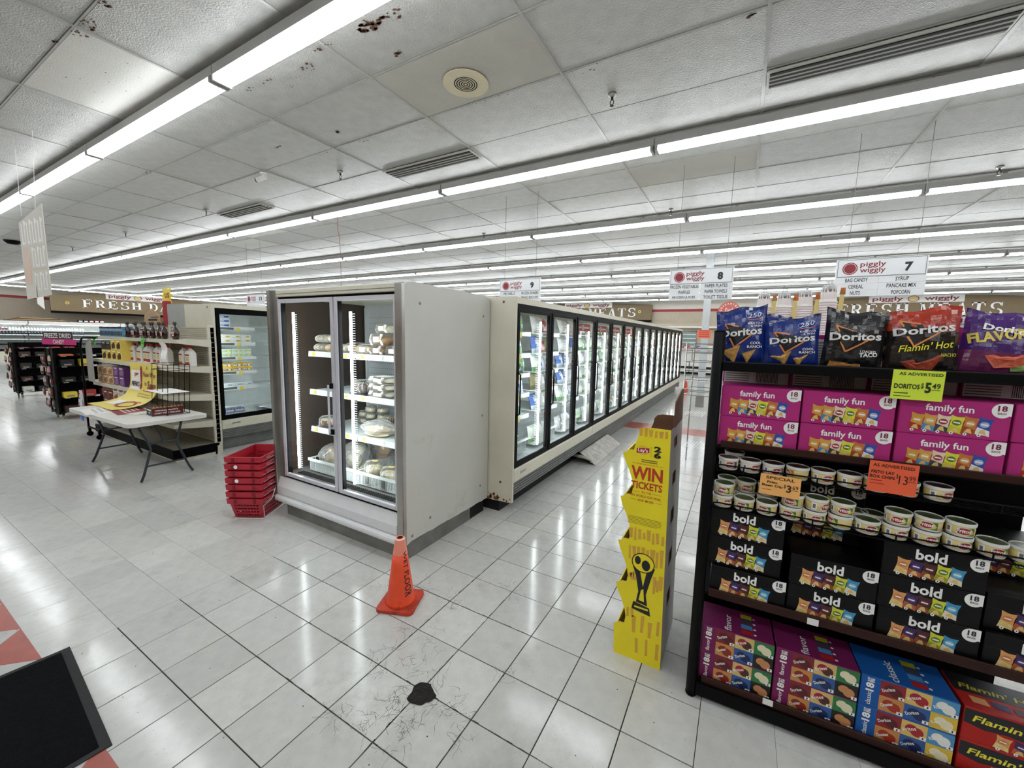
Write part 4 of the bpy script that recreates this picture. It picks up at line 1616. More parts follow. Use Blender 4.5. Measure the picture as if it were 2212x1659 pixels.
# posters lying on the table
for k, (cx, cy, w, d, a, c1, c2, lab) in enumerate(((-5.40, .40, .55, .34, -.12, 'EFEDEB', 'C9C6C4', 'white printed poster lying on the left end of the folding table'),
                                              (-5.15, .58, .58, .30, -.10, '8E3034', 'D9C9C5', 'dark red printed poster lying on the folding table'),
                                              (-4.83, .62, .20, .24, .2, 'ECEAE6', 'D8D4D0', 'white sheet lying beside the brown display box'))):
    t = thing('poster', lab, 'poster', (cx, cy, .7256+.0012*k), a)
    b = MB()
    b.box(-w/2, w/2, -d/2, d/2, 0, .001, ink(c1))
    b.build('sheet', t)
    F = plane((0, 0, .001), (1, 0, 0), (0, 1, 0))
    for r in range(4):
        b = MB()
        b.rect(F, -w*.4, w*(.1+.08*r), d*(.25-.16*r), d*(.33-.16*r), ink(c2), .0003)
        b.build('print_line', t)
# yellow curled banner hung from the second shelf
bn = thing('savings_banner', 'curled yellow savings banner hanging from the gondola down onto the table', 'banner', (-5.6, .85, .73))
prof = [(.905, 1.285), (.900, 1.18), (.895, 1.07), (.888, .98), (.865, .90), (.82, .83), (.75, .78), (.66, .752), (.56, .738), (.46, .733)]
cum = [0]
for k in range(1, len(prof)):
    cum.append(cum[-1]+math.hypot(prof[k][0]-prof[k-1][0], prof[k][1]-prof[k-1][1]))
LB = cum[-1]
def FBn(a, v, o=0.0):
    """a 0..1 across, v metres from the top down"""
    v = min(max(v, 0), LB-1e-6)
    k = max(i for i in range(len(cum)-1) if cum[i] <= v)
    t = (v-cum[k])/(cum[k+1]-cum[k])
    y = prof[k][0]+(prof[k+1][0]-prof[k][0])*t
    z = prof[k][1]+(prof[k+1][1]-prof[k][1])*t
    dy, dz = prof[k+1][0]-prof[k][0], prof[k+1][1]-prof[k][1]
    l = math.hypot(dy, dz)
    nrm = (dz/l, -dy/l)
    x = -6.05+a*.90-.10*max(0, v-.45)/.3
    return Vector((x, y+nrm[0]*o, z+nrm[1]*o))
b = MB()
YEL = ink('EBD96E')
NV = 24
vs = [FBn(a, LB*k/NV) for k in range(NV+1) for a in (0, .5, 1)]
b.add(vs, [(3*k+i, 3*k+3+i, 3*k+4+i, 3*k+1+i) for k in range(NV) for i in (0, 1)], YEL)
b.build('sheet', bn, smooth=True, **kw)
b = MB()
G = lambda a, v, o=0: FBn(a/.90, .60-v, .002+o)
for q in range(8):
    b.rect(G, .05, .40, .22+q*.035, .255+q*.035, W_INK, .001)
b.text(G, 'pig', .17, .40, .13, .08, ink('A8283A'), .003, .03)
b.text(G, 'PERKS', .08, .27, .26, .07, K_INK, .003, .03)
b.text(G, '!', .36, .24, .06, .33, ink('A8283A'), .004, .05)
b.text(G, 'A', .56, .52, .05, .05, K_INK, .003)
b.text(G, 'New Way', .46, .40, .38, .09, ink('8E2C4A'), .003, .01)
b.text(G, 'to', .50, .30, .07, .05, K_INK, .003)
b.text(G, 'Save', .60, .26, .26, .11, ink('8E2C4A'), .003, .02)
b.rect(G, .50, .86, .225, .237, ink('A8283A'), .003)
b.rect(G, .40, .80, .17, .185, ink('B9A84A'), .003)
b.rect(G, .42, .84, .135, .150, ink('B9A84A'), .003)
b.ring(G, .62, -.05, .18, .03, ink('A8283A'), .003, 24, .10)
b.text(G, 'SCAN', .66, .03, .14, .03, ink('A8283A'), .003)
for q in range(6):
    b.rect(G, .18, .42, -.12+q*.023, -.097+q*.023, W_INK, .003)
b.build('print', bn, **kw)
# wire literature rack and brown display box
wr = thing('wire_rack', 'tall black wire literature rack on the right of the folding table', 'rack', (-4.55, .76, .7255))
b = MB()
x0, x1, y0, y1 = -4.80, -4.36, .70, .92
for (x, y) in ((x0, y0), (x1, y0), (x0, y1), (x1, y1), (x0+.15, y0), (x0+.3, y0), (x0+.15, y1), (x0+.3, y1)):
    b.tube([(x, y, .729), (x+.02, y+.03, 1.34)], .0035, BLACKM, 5)
for z in (.735, 1.00, 1.27, 1.34):
    e = .02*(z-.73)/.6
    b.tube([(x0+e, y0+e, z), (x1+e, y0+e, z), (x1+e, y1+e, z), (x0+e, y1+e, z)], .0035, BLACKM, 5, closed=True)
b.build('wire_frame', wr, **kw)
b = MB()
b.box(x0-.02, x1+.05, y0-.05, y1, 1.004, 1.007, PAPER)
b.build('paper_tray', wr, **kw)
bx = thing('display_box', 'long dark red printed display box on the folding table', 'box', (-4.57, .62, .7255), R(-4))
b = MB()
b.box(-.10, .10, -.02, .28, 0, .095, ink('5E1F1C'))
b.box(-.101, .101, -.0215, -.02, 0, .095, ink('1D1E20'))
b.build('carton', bx)
b = MB()
F = plane((0, -.0215, 0), (1, 0, 0), (0, 0, 1))
b.rect(F, -.08, .07, .062, .076, W_INK, .001)
b.ell(F, 0, .035, .02, .01, W_INK, .001)
F = plane((.1015, .13, 0), (0, 1, 0), (0, 0, 1))
b.text(F, 'DRIVING PROFITS', -.12, .055, .22, .016, W_INK, .001, .02)
b.text(F, 'START WITH THIS BOX', -.13, .022, .25, .018, W_INK, .001, .02)
b.build('print', bx)
b = MB()
for k in range(9):
    b.add([(.1, -.02+k*.034, .095), (.1, .014+k*.034, .095), (.1, -.003+k*.034, .118)], [(0, 1, 2), (2, 1, 0)], ink('D9C48A'))
b.build('top_trim', bx)

# ============================================================ RED SHOPPING BASKETS
BRED = mat('basket_red', 'B01D31', .35, var=.08)
WIRE = mat('basket_handle_wire', 'C9C7C2', .3, metal=.6)
def ringverts(w, d, z):
    return [(-w/2, -d/2, z), (w/2, -d/2, z), (w/2, d/2, z), (-w/2, d/2, z)]
def basket(full):
    """local origin at base centre; tapered walls with openings, rim, holes"""
    t = thing('shopping_basket', 'x', 'basket')
    W0, D0, W1, D1, H = .255, .36, .315, .45, .20
    b = MB()
    def FW(side):
        """frame on a wall: a across 0..1, z 0..1, offset inward negative"""
        def f(a, zz, o=0.0):
            w, d = W0+(W1-W0)*zz, D0+(D1-D0)*zz
            if side == 0: p, nn = Vector((-w/2+a*w, -d/2, zz*H)), Vector((0, -1, 0))
            elif side == 1: p, nn = Vector((w/2, -d/2+a*d, zz*H)), Vector((1, 0, 0))
            elif side == 2: p, nn = Vector((w/2-a*w, d/2, zz*H)), Vector((0, 1, 0))
            else: p, nn = Vector((-w/2, d/2-a*d, zz*H)), Vector((-1, 0, 0))
            return p+nn*o
        return f
    for side in range(4):
        F = FW(side)
        nx = 8 if side % 2 == 0 else 11
        # lattice wall: horizontal and vertical bars around real holes
        lev = [0, .08, .155, .25, .325, .42, .495, .59, .66, 1.0]
        for r in range(len(lev)-1):
            if r % 2 == 0:
                q = [F(0, lev[r]), F(1, lev[r]), F(1, lev[r+1]), F(0, lev[r+1])]
                qi = [F(0, lev[r], -.003), F(1, lev[r], -.003), F(1, lev[r+1], -.003), F(0, lev[r+1], -.003)]
                b.add(q, [(0, 1, 2, 3)], BRED)
                b.add(qi, [(3, 2, 1, 0)], BRED)
            else:
                ed = [.0, .10]+[.10+.80*(k+f)/nx for k in range(nx) for f in (.72, 1.0)]
                ed[-1] = 1.0
                for k in range(0, len(ed)-1, 2):
                    q = [F(ed[k], lev[r]), F(ed[k+1], lev[r]), F(ed[k+1], lev[r+1]), F(ed[k], lev[r+1])]
                    b.add(q, [(0, 1, 2, 3)], BRED)
                    b.add([F(ed[k], lev[r], -.003), F(ed[k+1], lev[r], -.003), F(ed[k+1], lev[r+1], -.003), F(ed[k], lev[r+1], -.003)], [(3, 2, 1, 0)], BRED)
    b.box(-W0/2, W0/2, -D0/2, D0/2, 0, .004, BRED)
    b.build('tub', t)
    b = MB()   # rim: outer lip band
    zz = (H-.048, H-.044, H, H+.004)
    for (z0, z1, o) in ((H-.050, H, .006),):
        a = ringverts(W1+.012, D1+.012, z0)+ringverts(W1+.020, D1+.020, z1)
        b.add(a, [(0, 1, 5, 4), (1, 2, 6, 5), (2, 3, 7, 6), (3, 0, 4, 7)], BRED)
        c = ringverts(W1-.004, D1-.004, z1)
        b.add(ringverts(W1+.020, D1+.020, z1)+c, [(0, 1, 5, 4), (1, 2, 6, 5), (2, 3, 7, 6), (3, 0, 4, 7)], BRED)
        c = ringverts(W1-.004, D1-.004, z0+.02)
        b.add(ringverts(W1-.004, D1-.004, z1)+c, [(0, 1, 5, 4), (1, 2, 6, 5), (2, 3, 7, 6), (3, 0, 4, 7)], BRED)
    for s in (-1, 1):     # lip clips
        for q in (-.09, .09):
            b.box(q-.012, q+.012, s*(D1/2+.009)-.004, s*(D1/2+.009)+.004, H-.045, H-.005, mat('basket_red_dark', '7C1424', .4))
        for q in (-.12, .0, .12):
            b.box(s*(W1/2+.009)-.004, s*(W1/2+.009)+.004, q-.03, q+.03, H-.035, H-.015, mat('basket_red_light', 'C75564', .4))
    b.build('rim', t)
    return t
bk = basket(True)
BKO = (-2.47, .72)
rzb = R(31)
CORD = ['bottom', 'second from the bottom', 'third from the bottom', 'fourth from the bottom', 'fifth from the bottom', 'sixth from the bottom', 'top']
for k in range(7):
    loc = (BKO[0]+.002*math.sin(k*2), BKO[1]+.002*math.cos(k*3), .008+k*.0665)
    lab = 'red plastic shopping basket, %s of the nested stack beside the cooler' % CORD[k]
    if k == 0:
        bk.location = loc
        bk.rotation_euler = (0, 0, rzb)
        tag(bk, lab, 'basket', 'nested red shopping baskets')
        o0 = bk
    else:
        o0 = dup(bk, loc, rzb+R(random.uniform(-1, 1)), lab, 'nested red shopping baskets')
    if k in (0, 4, 6):
        b = MB()
        b.tube([(.165, -.20, .155), (.168, .0, .16), (.172, .06, .06 if k == 0 else .10), (.172, .16, .05 if k == 0 else .12)], .0035, WIRE, 6)
        b.build('handle', o0)
    if k in (3, 5):
        b = MB()
        b.lathe([(0, .002), (.016, .0015), (.018, 0)], W_INK, 12)
        o = b.build('sticker', o0)
        o.rotation_euler = (PI/2, 0, 0)
        o.location = (-.06, -.237, .175)
# thin wire stand under the stack
b = MB()
b.tube([(-.15, -.20, .004), (.15, -.20, .004), (.15, .20, .004), (-.15, .20, .004)], .004, WIRE, 6, closed=True)
b.tube([(.165, -.22, .14), (.175, -.10, .16), (.18, -.04, .25), (.195, .10, .48)], .004, WIRE, 6)
b.tube([(.165, -.22, .14), (.16, -.20, .004)], .004, WIRE, 6)
o = b.build('basket_stand')
o.location = (BKO[0], BKO[1], 0)
o.rotation_euler = (0, 0, rzb)
tag(o, 'thin wire stand holding the red shopping baskets', 'basket stand')

# ============================================================ CONE
CONE = mat('cone_orange', 'F0512A', .45, var=.08, scale=10, col2='C4361C', thr=(.58, 8, .1))
CONEB = mat('cone_base_dirty', 'C23D22', .6, var=.15, scale=10, col2='5E2A20', thr=(.52, 7, .15))
cn = thing('traffic_cone', 'orange rubber wet floor cone with a dirty square base, before the cooler', 'cone', (-.267, .428, 0), R(22))
b = MB()
sq = rrect(.245, .245, .03, 4)
b.prism(sq, plane((0, 0, .022), (1, 0, 0), (0, 1, 0)), .020, CONEB)
b.build('base', cn)
b = MB()
CT = mat('cone_tip_faded', 'F0917A', .5)
prof = [(.100, .02), (.090, .035), (.086, .06), (.060, .25), (.046, .35)]
b.lathe(prof, CONE, 28)
b.lathe([(.046, .35), (.034, .43), (.032, .448), (.027, .455), (.020, .455), (.020, .40)], None, 28, mats=[CT, CT, mat('cone_tip_white', 'E9D9CC', .6), CT, mat('cone_inside', '8E2A1C', .8)])
b.build('body', cn, smooth=True)
def FCone(a, z, o=0.0):
    r = .086+(.046-.086)*((z-.06)/.29)+.001+o
    t = a
    return Vector((r*math.cos(t), r*math.sin(t), z))
b = MB()
word = 'WET FLOOR'
wv, wf = text_polys(word, .01)
# vertical lettering running down the cone on its right side
ang0 = R(-28)
pts = []
for x, y in wv:
    z = .375-x*.29
    w = .030+.012*x
    pts.append(FCone(ang0+(y-.5)*w/.06, z, .0012))
b.add(pts, wf, K_INK)
b.build('lettering', cn)
# ============================================================ ENTRANCE MAT
mt = thing('floor_mat', 'black rubber-edged entrance mat on the floor, lower left', 'mat', (-1.085, -.84, 0), R(-5))
b = MB()
MATM = mat('mat_pile', '121316', .95, var=.25, scale=60, bump=.8, bscale=300, spec=.1)
b.prism([(-.43, -1.5), (.43, -1.5), (.43, -.035), (-.43, -.035)], plane((0, 0, .008), (1, 0, 0), (0, 1, 0)), .006, MATM)
b.build('pile', mt)
b = MB()
b.prism([(-.458, -1.53), (.458, -1.53), (.458, 0), (-.458, 0)], plane((0, 0, .0055), (1, 0, 0), (0, 1, 0)), .0045, mat('mat_rubber', '1B1C1E', .7, var=.2))
b.build('rubber_edge', mt)

# ============================================================ YELLOW CARDBOARD DISPLAY
YD = mat('display_yellow', 'F2DF1E', .5, var=.03)
GOLD = ink('D9A83C')
DGREY = mat('display_back_white', 'BEBBB6', .7, var=.05)
dsx = thing('cardboard_display', 'yellow scalloped cardboard snack display with a win tickets panel', 'display stand', (1.19, .97, 0))
FD = plane((0, .749, 0), (1, 0, 0), (0, 0, 1))
edge = [(1.064, 0.0)]
for zk in (.175, .42, .667, .919, 1.163):
    edge += [(1.056, zk), (1.075, zk+.006), (1.085, zk+.020), (1.112, zk+.022), (1.118, zk+.06)]
    if zk < 1.1:
        edge += [(1.112, zk+.10), (1.090, zk+.16), (1.070, zk+.20), (1.058, zk+.235)]
edge += [(1.128, 1.25), (1.134, 1.285), (1.150, 1.305), (1.180, 1.313)]
outline = [(1.315, 0.0), (1.288, 1.313)]
pts = edge+outline[::-1]
pts = pts[::-1]
b = MB()
b.prism(pts, FD, .005, YD, mat('card_edge', 'B99B63', .8))
o = b.build('front_panel', dsx, **kw)
b = MB()
b.prism(pts, plane((-.004, 1.185, 0), (1, 0, 0), (0, 0, 1)), .005, CARD)
b.build('rear_panel', dsx, **kw)
b = MB()   # back board (right side) with hand slots
def slantx(z):
    return 1.315-.027*z/1.313
FBk = lambda a, z, o=0.0: Vector((slantx(z)+o, .752+a, z))
rows = [(.28, .36), (.52, .60), (.76, .84), (.98, 1.05), (1.19, 1.245)]
zc_ = [0]
for a, c in rows: zc_ += [a, c]
zc_.append(1.313)
for k in range(len(zc_)-1):
    spans = [(0, .435)] if k % 2 == 0 else [(0, .13), (.24, .435)]
    for (a0, a1) in spans:
        b.add([FBk(a0, zc_[k]), FBk(a1, zc_[k]), FBk(a1, zc_[k+1]), FBk(a0, zc_[k+1])], [(0, 1, 2, 3)], DGREY)
        b.add([FBk(a0, zc_[k], -.005), FBk(a1, zc_[k], -.005), FBk(a1, zc_[k+1], -.005), FBk(a0, zc_[k+1], -.005)], [(3, 2, 1, 0)], CARD)
for (a, c) in rows:
    b.add([FBk(.13, a, -.03), FBk(.24, a, -.03), FBk(.24, c, -.03), FBk(.13, c, -.03)], [(0, 1, 2, 3)], CARD)
b.build('back_board', dsx, **kw)
b = MB()   # brown header above the back board
FH = lambda a, z, o=0.0: Vector((slantx(z)+o, .752+a, z))
b.prism([(.12, 1.30), (.437, 1.30), (.437, 1.475), (.40, 1.485), (.15, 1.44), (.125, 1.40)], FH, .006, CARD)
b.build('header_flap', dsx, **kw)
for zk in (.175, .42, .667, .919, 1.163):
    b = MB()
    b.box(1.075, slantx(zk)-.006, .756, 1.178, zk-.03, zk-.024, CARD)
    b.box(1.072, 1.078, .756, 1.178, zk-.03, zk+.012, YD)
    b.build('tray', dsx, **kw)
# printing on the yellow panel
b = MB()
RD = ink('C23A1E')
def fd(x, z, o=0.0): return Vector((x-.027*z/1.313*0.5, .749-o, z))
rr = random.Random(8)
def fries(z0, z1, n, x0, x1, jit=.02):
    for k in range(n):
        x = x0+(x1-x0)*k/(n-1)
        a, c = z0+rr.uniform(-jit, jit), z1+rr.uniform(-jit, jit)
        w = rr.uniform(.012, .016)
        b.poly(fd, [(x, a), (x+w, a+.003), (x+w+rr.uniform(-.006, .006), c), (x+rr.uniform(-.006, .002), c-.003)], GOLD, .0006)
fries(1.265, 1.305, 6, 1.150, 1.275, .004)
fries(.70, .755, 8, 1.122, 1.285, .012)
fries(.575, .665, 8, 1.122, 1.285, .01)
fries(.46, .52, 3, 1.125, 1.155)
fries(.24, .30, 2, 1.125, 1.15)
fries(.43, .52, 3, 1.255, 1.288)
fries(.17, .26, 4, 1.16, 1.285)
fries(.04, .14, 3, 1.18, 1.285, .01)
b.ell(fd, 1.170, 1.19, .030, .026, ink('E8C62E'), .0008)
b.poly(fd, [(1.138, 1.172), (1.202, 1.180), (1.202, 1.206), (1.138, 1.198)], ink('B01E3C'), .0012)
b.text(fd, "Lay's", 1.145, 1.176, .05, .024, W_INK, .0018, .02)
b.rect(fd, 1.2105, 1.2118, 1.16, 1.215, ink('8A7A14'), .0008)
b.text(fd, '2', 1.225, 1.190, .036, .030, K_INK, .001, .05)
b.text(fd, '6', 1.225, 1.157, .036, .032, K_INK, .001, .05)
for r in range(2):
    b.rect(fd, 1.165, 1.245, 1.137-r*.010, 1.142-r*.010, ink('6E6414'), .0008)
b.text(fd, 'ENTER FOR A CHANCE TO', 1.145, 1.112, .105, .008, RD, .001)
b.rect(fd, 1.118, 1.140, 1.115, 1.1165, RD, .0008)
b.rect(fd, 1.255, 1.278, 1.115, 1.1165, RD, .0008)
b.text(fd, 'WIN', 1.115, 1.030, .160, .072, RD, .001, .035)
b.text(fd, 'TICKETS', 1.118, .980, .157, .040, RD, .001, .03)
b.text(fd, 'TO THE', 1.172, .957, .05, .013, RD, .001, .01)
b.rect(fd, 1.115, 1.165, .962, .9635, RD, .0008)
b.rect(fd, 1.228, 1.275, .962, .9635, RD, .0008)
b.text(fd, 'FIFA WORLD CUP FINAL', 1.115, .935, .158, .014, RD, .001, .008)
b.text(fd, 'AND MORE', 1.155, .912, .082, .014, RD, .001, .01)
b.rect(fd, 1.115, 1.148, .918, .9195, RD, .0008)
b.rect(fd, 1.243, 1.275, .918, .9195, RD, .0008)
for r in range(6):
    b.rect(fd, 1.110, 1.280-(.02 if r == 5 else 0), .822-r*.0075, .8245-r*.0075, ink('9C8A18'), .0008)
# generic trophy
b.poly(fd, [(1.150, .30), (1.250, .285), (1.243, .33), (1.158, .345)], K_INK, .001)
b.poly(fd, [(1.172, .345), (1.232, .338), (1.222, .40), (1.245, .50), (1.262, .56), (1.225, .555), (1.205, .44), (1.180, .555), (1.140, .565), (1.165, .50), (1.182, .41)], K_INK, .001)
b.poly(fd, [(1.186, .36), (1.215, .357), (1.208, .43), (1.196, .42)], YD, .0014)
b.ell(fd, 1.200, .575, .060, .055, K_INK, .0012, 20)
b.ell(fd, 1.200, .575, .055, .050, YD, .0016, 20)
b.ell(fd, 1.215, .565, .022, .030, K_INK, .002, 12)
b.ell(fd, 1.172, .585, .016, .024, K_INK, .002, 10)
b.rect(fd, 1.165, 1.238, .312, .322, YD, .0016)
b.build('print', dsx, **kw)

# ============================================================ CHIP RACK
rk_rot = R(2.5)
RO = Vector((1.474, .684, 0))
RU = Vector((math.cos(rk_rot), math.sin(rk_rot), 0))
RV = Vector((-math.sin(rk_rot), math.cos(rk_rot), 0))
def rp(u, v, z):
    return RO+RU*u+RV*v+Vector((0, 0, z))
rack = thing('snack_rack', 'tall black metal snack rack filled with chips, boxes and dip tubs', 'rack', RO, rk_rot)
LIP = mat('shelf_lip_brown', '30150F', .4, var=.1, spec=.25)
RW, RDp = 1.24, .62
for (u, v) in ((0, 0), (RW, 0), (0, RDp), (RW, RDp)):
    b = MB()
    b.tube([(u, v, .012), (u, v, 1.805)], .0245, BLACKM, 14)
    b.lathe([(.022, 0), (.026, .006), (.026, .014)], BLACKP, 14, c=(u, v, 0))
    b.lathe([(.0245, 1.805), (.022, 1.812), (0, 1.814)], BLACKP, 14, c=(u, v, 0))
    b.build('post', rack, smooth=True)
b = MB()
b.box(.02, RW-.02, -.02, RDp, .02, .085, BLACKM)
b.build('base', rack)
SHELVES = [(.100, .085, .122), (.560, .545, .585), (1.286, 1.282, 1.311)]
for (z, l0, l1) in SHELVES:
    b = MB()
    b.box(.02, RW-.02, .0, RDp, z-.012, z, BLACKM)
    s = b.build('shelf', rack)
    b = MB()
    b.bbox(.04, RW-.03, -.008, .004, l0, l1, LIP, .002)
    b.build('shelf_lip', rack)
b = MB()
b.bbox(.02, RW-.02, -.02, .03, 1.632, 1.674, BLACKM, .004)
b.build('top_rail', rack)
b = MB()
b.box(.02, RW-.02, .03, RDp, 1.640, 1.652, BLACKM)
b.build('top_shelf', rack)
for s, (z, dep) in enumerate(((1.168, .13), (.985, .20))):     # wire can shelves
    b = MB()
    for q in range(6):
        v = .0+q*dep/5
        b.tube([(.03, v, z), (RW-.03, v, z)], .0028, BLACKM, 5)
    for q in range(14):
        u = .05+q*.088
        b.tube([(u, .0, z-.003), (u, dep, z-.003)], .0025, BLACKM, 5)
    b.tube([(.03, .0, z), (.03, -.004, z+.026), (.05, -.006, z+.030), (RW-.04, -.006, z+.030)], .0035, BLACKM, 6)
    for q in range(5):
        u = .14+q*.27
        b.tube([(u, -.004, z), (u, -.006, z+.03)], .003, BLACKM, 5)
    b.build('wire_shelf', rack)
b = MB()    # wire side grid
for q in range(12):
    z = .16+q*.14
    b.tube([(.0, .02, z), (.0, RDp-.02, z)], .0025, BLACKM, 5)
for q in range(3):
    b.tube([(.0, .12+q*.18, .1), (.0, .12+q*.18, 1.64)], .0025, BLACKM, 5)
b.build('side_wire', rack)
b = MB()
b.box(.02, RW-.02, .435, .440, .1, 1.27, BLACKP)
b.build('centre_panel', rack)
for (u, z) in ((.43, .552), (.30, .102)):
    b = MB()
    b.box(u, u+.04, -.011, -.008, z-.006, z+.022, PAPER)
    b.build('tag_holder', rack)

# ---- printed snack boxes
def minibag(b, F, a, z, w, h, c1, c2, c3, n, tilt=.12, num=True):
    G = rotframe(F, a, z, -tilt)
    b.poly(G, [(w*-.06, 0), (w*.3, h*.04), (w*.7, h*.02), (w*1.06, -h*.02), (w*.98, h*.25), (w*.96, h*.7), (w*1.06, h*1.02), (w*.7, h*.97), (w*.4, h*.96), (w*-.06, h*1.04), (w*.04, h*.7), (w*.02, h*.3)], c1, .0006)
    b.poly(G, [(w*-.05, 0), (w*.7, h*.02), (w*1.05, -h*.02), (w*.97, h*.30), (w*.03, h*.44)], c2, .0009)
    b.poly(G, [(w*.2, h*.10), (w*.8, h*.06), (w*.6, h*.34), (w*.35, h*.30)], ink('E3C27A'), .0011)
    b.ell(G, w*.5, h*.62, w*.36, h*.17, c3, .0012, 10, .1)
    b.rect(G, w*.24, w*.76, h*.58, h*.66, W_INK if c3 not in (W_INK,) else ink('B3202A'), .0014)
    if num:
        b.ell(G, w*.30, h*-.02, w*.16, w*.16, W_INK, .0016, 10)
        b.rect(G, w*.26, w*.34, -h*.06, h*.02, K_INK, .0019)
FAM = [('D89A3C', 'B3262A', 'E0B050'), ('D8A24A', '4F8FC4', 'E6C070'), ('E6D6BA', '3E4048', 'A82A34'), ('E0DE3C', 'CFCB2C', '5E7A1E'), ('C87A34', 'A8481E', 'E0B070'), ('2E4FA8', 'EDEDE8', 'A8B8D8')]
BLD = [('E0A060', 'E8D08A', 'D0783A'), ('3B2458', 'B85A34', '56387A'), ('4A1E22', '8A4A2A', '6A2A2E'), ('D2D63C', '9CA028', '5E7A1E'), ('3F93C0', 'E8DCC0', '86C0DC')]
def boxmesh(kind):
    w, h, d = .300, .139, .20
    b = MB()
    pr = MB()
    F = plane((0, 0, 0), (1, 0, 0), (0, 0, 1))
    body = dict(fam='B2307A', bold='060608', flavor='7A2458', classic='1F5CA8', hot='B3241E', bold2='101013')[kind]
    bm = mat('carton_'+kind, body, .42, var=.05, scale=6, spec=.25)
    b.bbox(0, w, 0, d, 0, h, bm, .0025)
    if kind == 'fam':
        pr.text(F, 'family fun', w*.24, h*.62, w*.44, h*.24, W_INK, .001, .02)
        for k, c in enumerate(FAM):
            minibag(pr, F, w*(.10+.122*k), h*.13, w*.120, h*.46, ink(c[0]), ink(c[1]), ink(c[2]), k)
        pr.rect(F, w*.02, w*.98, h*.60, h*.604, ink('8E2A5E'), .0005)
    if kind in ('bold', 'bold2'):
        pr.text(F, 'bold', w*.32, h*.62, w*.30, h*.30, W_INK, .001, .03)
        for k, c in enumerate(BLD):
            minibag(pr, F, w*(.13+.130*k), h*.13, w*.128, h*.46, ink(c[0]), ink(c[1]), ink(c[2]), k)
        pr.rect(F, w*.01, w*.99, h*.60, h*.606, ink('2A2A2E'), .0005)
    if kind in ('fam', 'bold', 'bold2'):
        pts = [(w*.996, h*.985)]
        for k in range(13):
            t = PI/2+PI*1.28*k/12
            pts.append((w*.912+w*.088*math.cos(t), h*.795+h*.19*math.sin(t)))
        pts.append((w*.996, h*.66))
        pr.poly(F, pts, W_INK, .0008)
        pr.text(F, '18', w*.875, h*.78, w*.080, h*.15, ink('7A1E4A') if kind == 'fam' else ink('1C1C2E'), .0014, .03)
        pr.text(F, 'BAGS', w*.878, h*.70, w*.075, h*.05, ink('7A1E4A') if kind == 'fam' else ink('1C1C2E'), .0014, .02)
    if kind in ('flavor', 'classic'):
        cells = [('7E1F28', '5A141C', 'Doritos'), ('D8B878', '4A2A1E', 'Fritos'), ('2E7A44', 'E8E0C0', ''), ('C98A4A', '8E2A1C', 'Chester'), ('2C5CA0', '1C2A5A', 'Doritos'), ('1B1712', 'C98A5A', '')] if kind == 'flavor' else \
                [('8E1F2A', '5A141C', 'Doritos'), ('E0BE6A', 'A8202C', 'Fritos'), ('4F93C4', 'F0EEE8', 'RUFFLES'), ('C98A4A', 'A8321C', 'Chester'), ('2C5CA0', '1C2A5A', 'Doritos'), ('E0BC3C', 'F0E6C0', "Lay's")]
        x0 = w*.21
        cw = (w-x0)/3
        for k, (c1, c2, tx) in enumerate(cells):
            i, j = k % 3, 1-k//3
            a0, z0 = x0+i*cw, h*.02+j*h*.48
            pr.rect(F, a0, a0+cw, z0, z0+h*.48, ink(c1), .0005)
            pr.ell(F, a0+cw*.62, z0+h*.20, cw*.26, h*.15, ink(c2), .0008, 12, .4)
            pr.ell(F, a0+cw*.38, z0+h*.28, cw*.24, h*.12, ink('A8202C') if tx == 'Fritos' else ink(c2), .0010, 12, .5)
            if tx:
                pr.text(F, tx, a0+cw*.12, z0+h*.12, cw*.55, h*.10, W_INK, .0014, .02, .5)
            pr.rect(F, a0+cw*.74, a0+cw*.98, z0+h*.02, z0+h*.12, W_INK, .0012)
            pr.rect(F, a0+cw*.83, a0+cw*.89, z0+h*.04, z0+h*.10, K_INK, .0016)
        pr.text(F, kind, w*.125, h*.08, h*.42, w*.055, W_INK, .001, .01, PI/2)
        pr.text(F, '18', w*.145, h*.52, h*.28, w*.09, W_INK, .001, .04, PI/2)
        pr.text(F, 'BAGS', w*.145, h*.82, h*.13, w*.08, W_INK, .001, .03, PI/2)
        T2 = plane((0, 0, h), (1, 0, 0), (0, 1, 0))
        pr.text(T2, kind, w*.42, d*.05, d*.62, w*.10, W_INK, .001, .01, PI/2)
        for k, c in enumerate(FAM[:4]):
            pr.rect(T2, w*.56, w*.72, d*(.10+.20*k), d*(.26+.20*k), ink(c[1]), .0006)
            pr.ell(T2, w*.75, d*(.16+.20*k), .006, .006, W_INK, .001)
    if kind == 'hot':
        pr.poly(F, [(0.002, h*.95), (w*.998, h*.95), (w*.998, h*.46), (w*.8, h*.52), (w*.6, h*.44), (w*.4, h*.5), (w*.2, h*.44), (.002, h*.54)][::-1], K_INK, .0006)
        pr.text(F, "Flamin' Hot", w*.08, h*.62, w*.80, h*.20, ink('F0E040'), .0012, .02, 0, .25)
        for k, c in enumerate(BLD[:4]):
            minibag(pr, F, w*(.30+.16*k), h*.06, w*.13, h*.38, ink(c[0]), ink(c[1]), ink(c[2]), k)
        T2 = plane((0, 0, h), (1, 0, 0), (0, 1, 0))
        pr.rect(T2, .003, w-.003, d*.45, d*.98, K_INK, .0006)
        pr.text(T2, "Flamin' Hot", w*.08, d*.55, w*.80, d*.16, ink('C8B830'), .0012, .02, 0, .25)
        for k, c in enumerate(BLD[:4]):
            pr.rect(T2, w*(.12+.2*k), w*(.28+.2*k), d*.18, d*.36, ink(c[0]), .001)
    return b.mesh('carton'), pr.mesh('print'), (w, h, d)
BXM = {k: boxmesh(k) for k in ('fam', 'bold', 'flavor', 'classic', 'hot')}
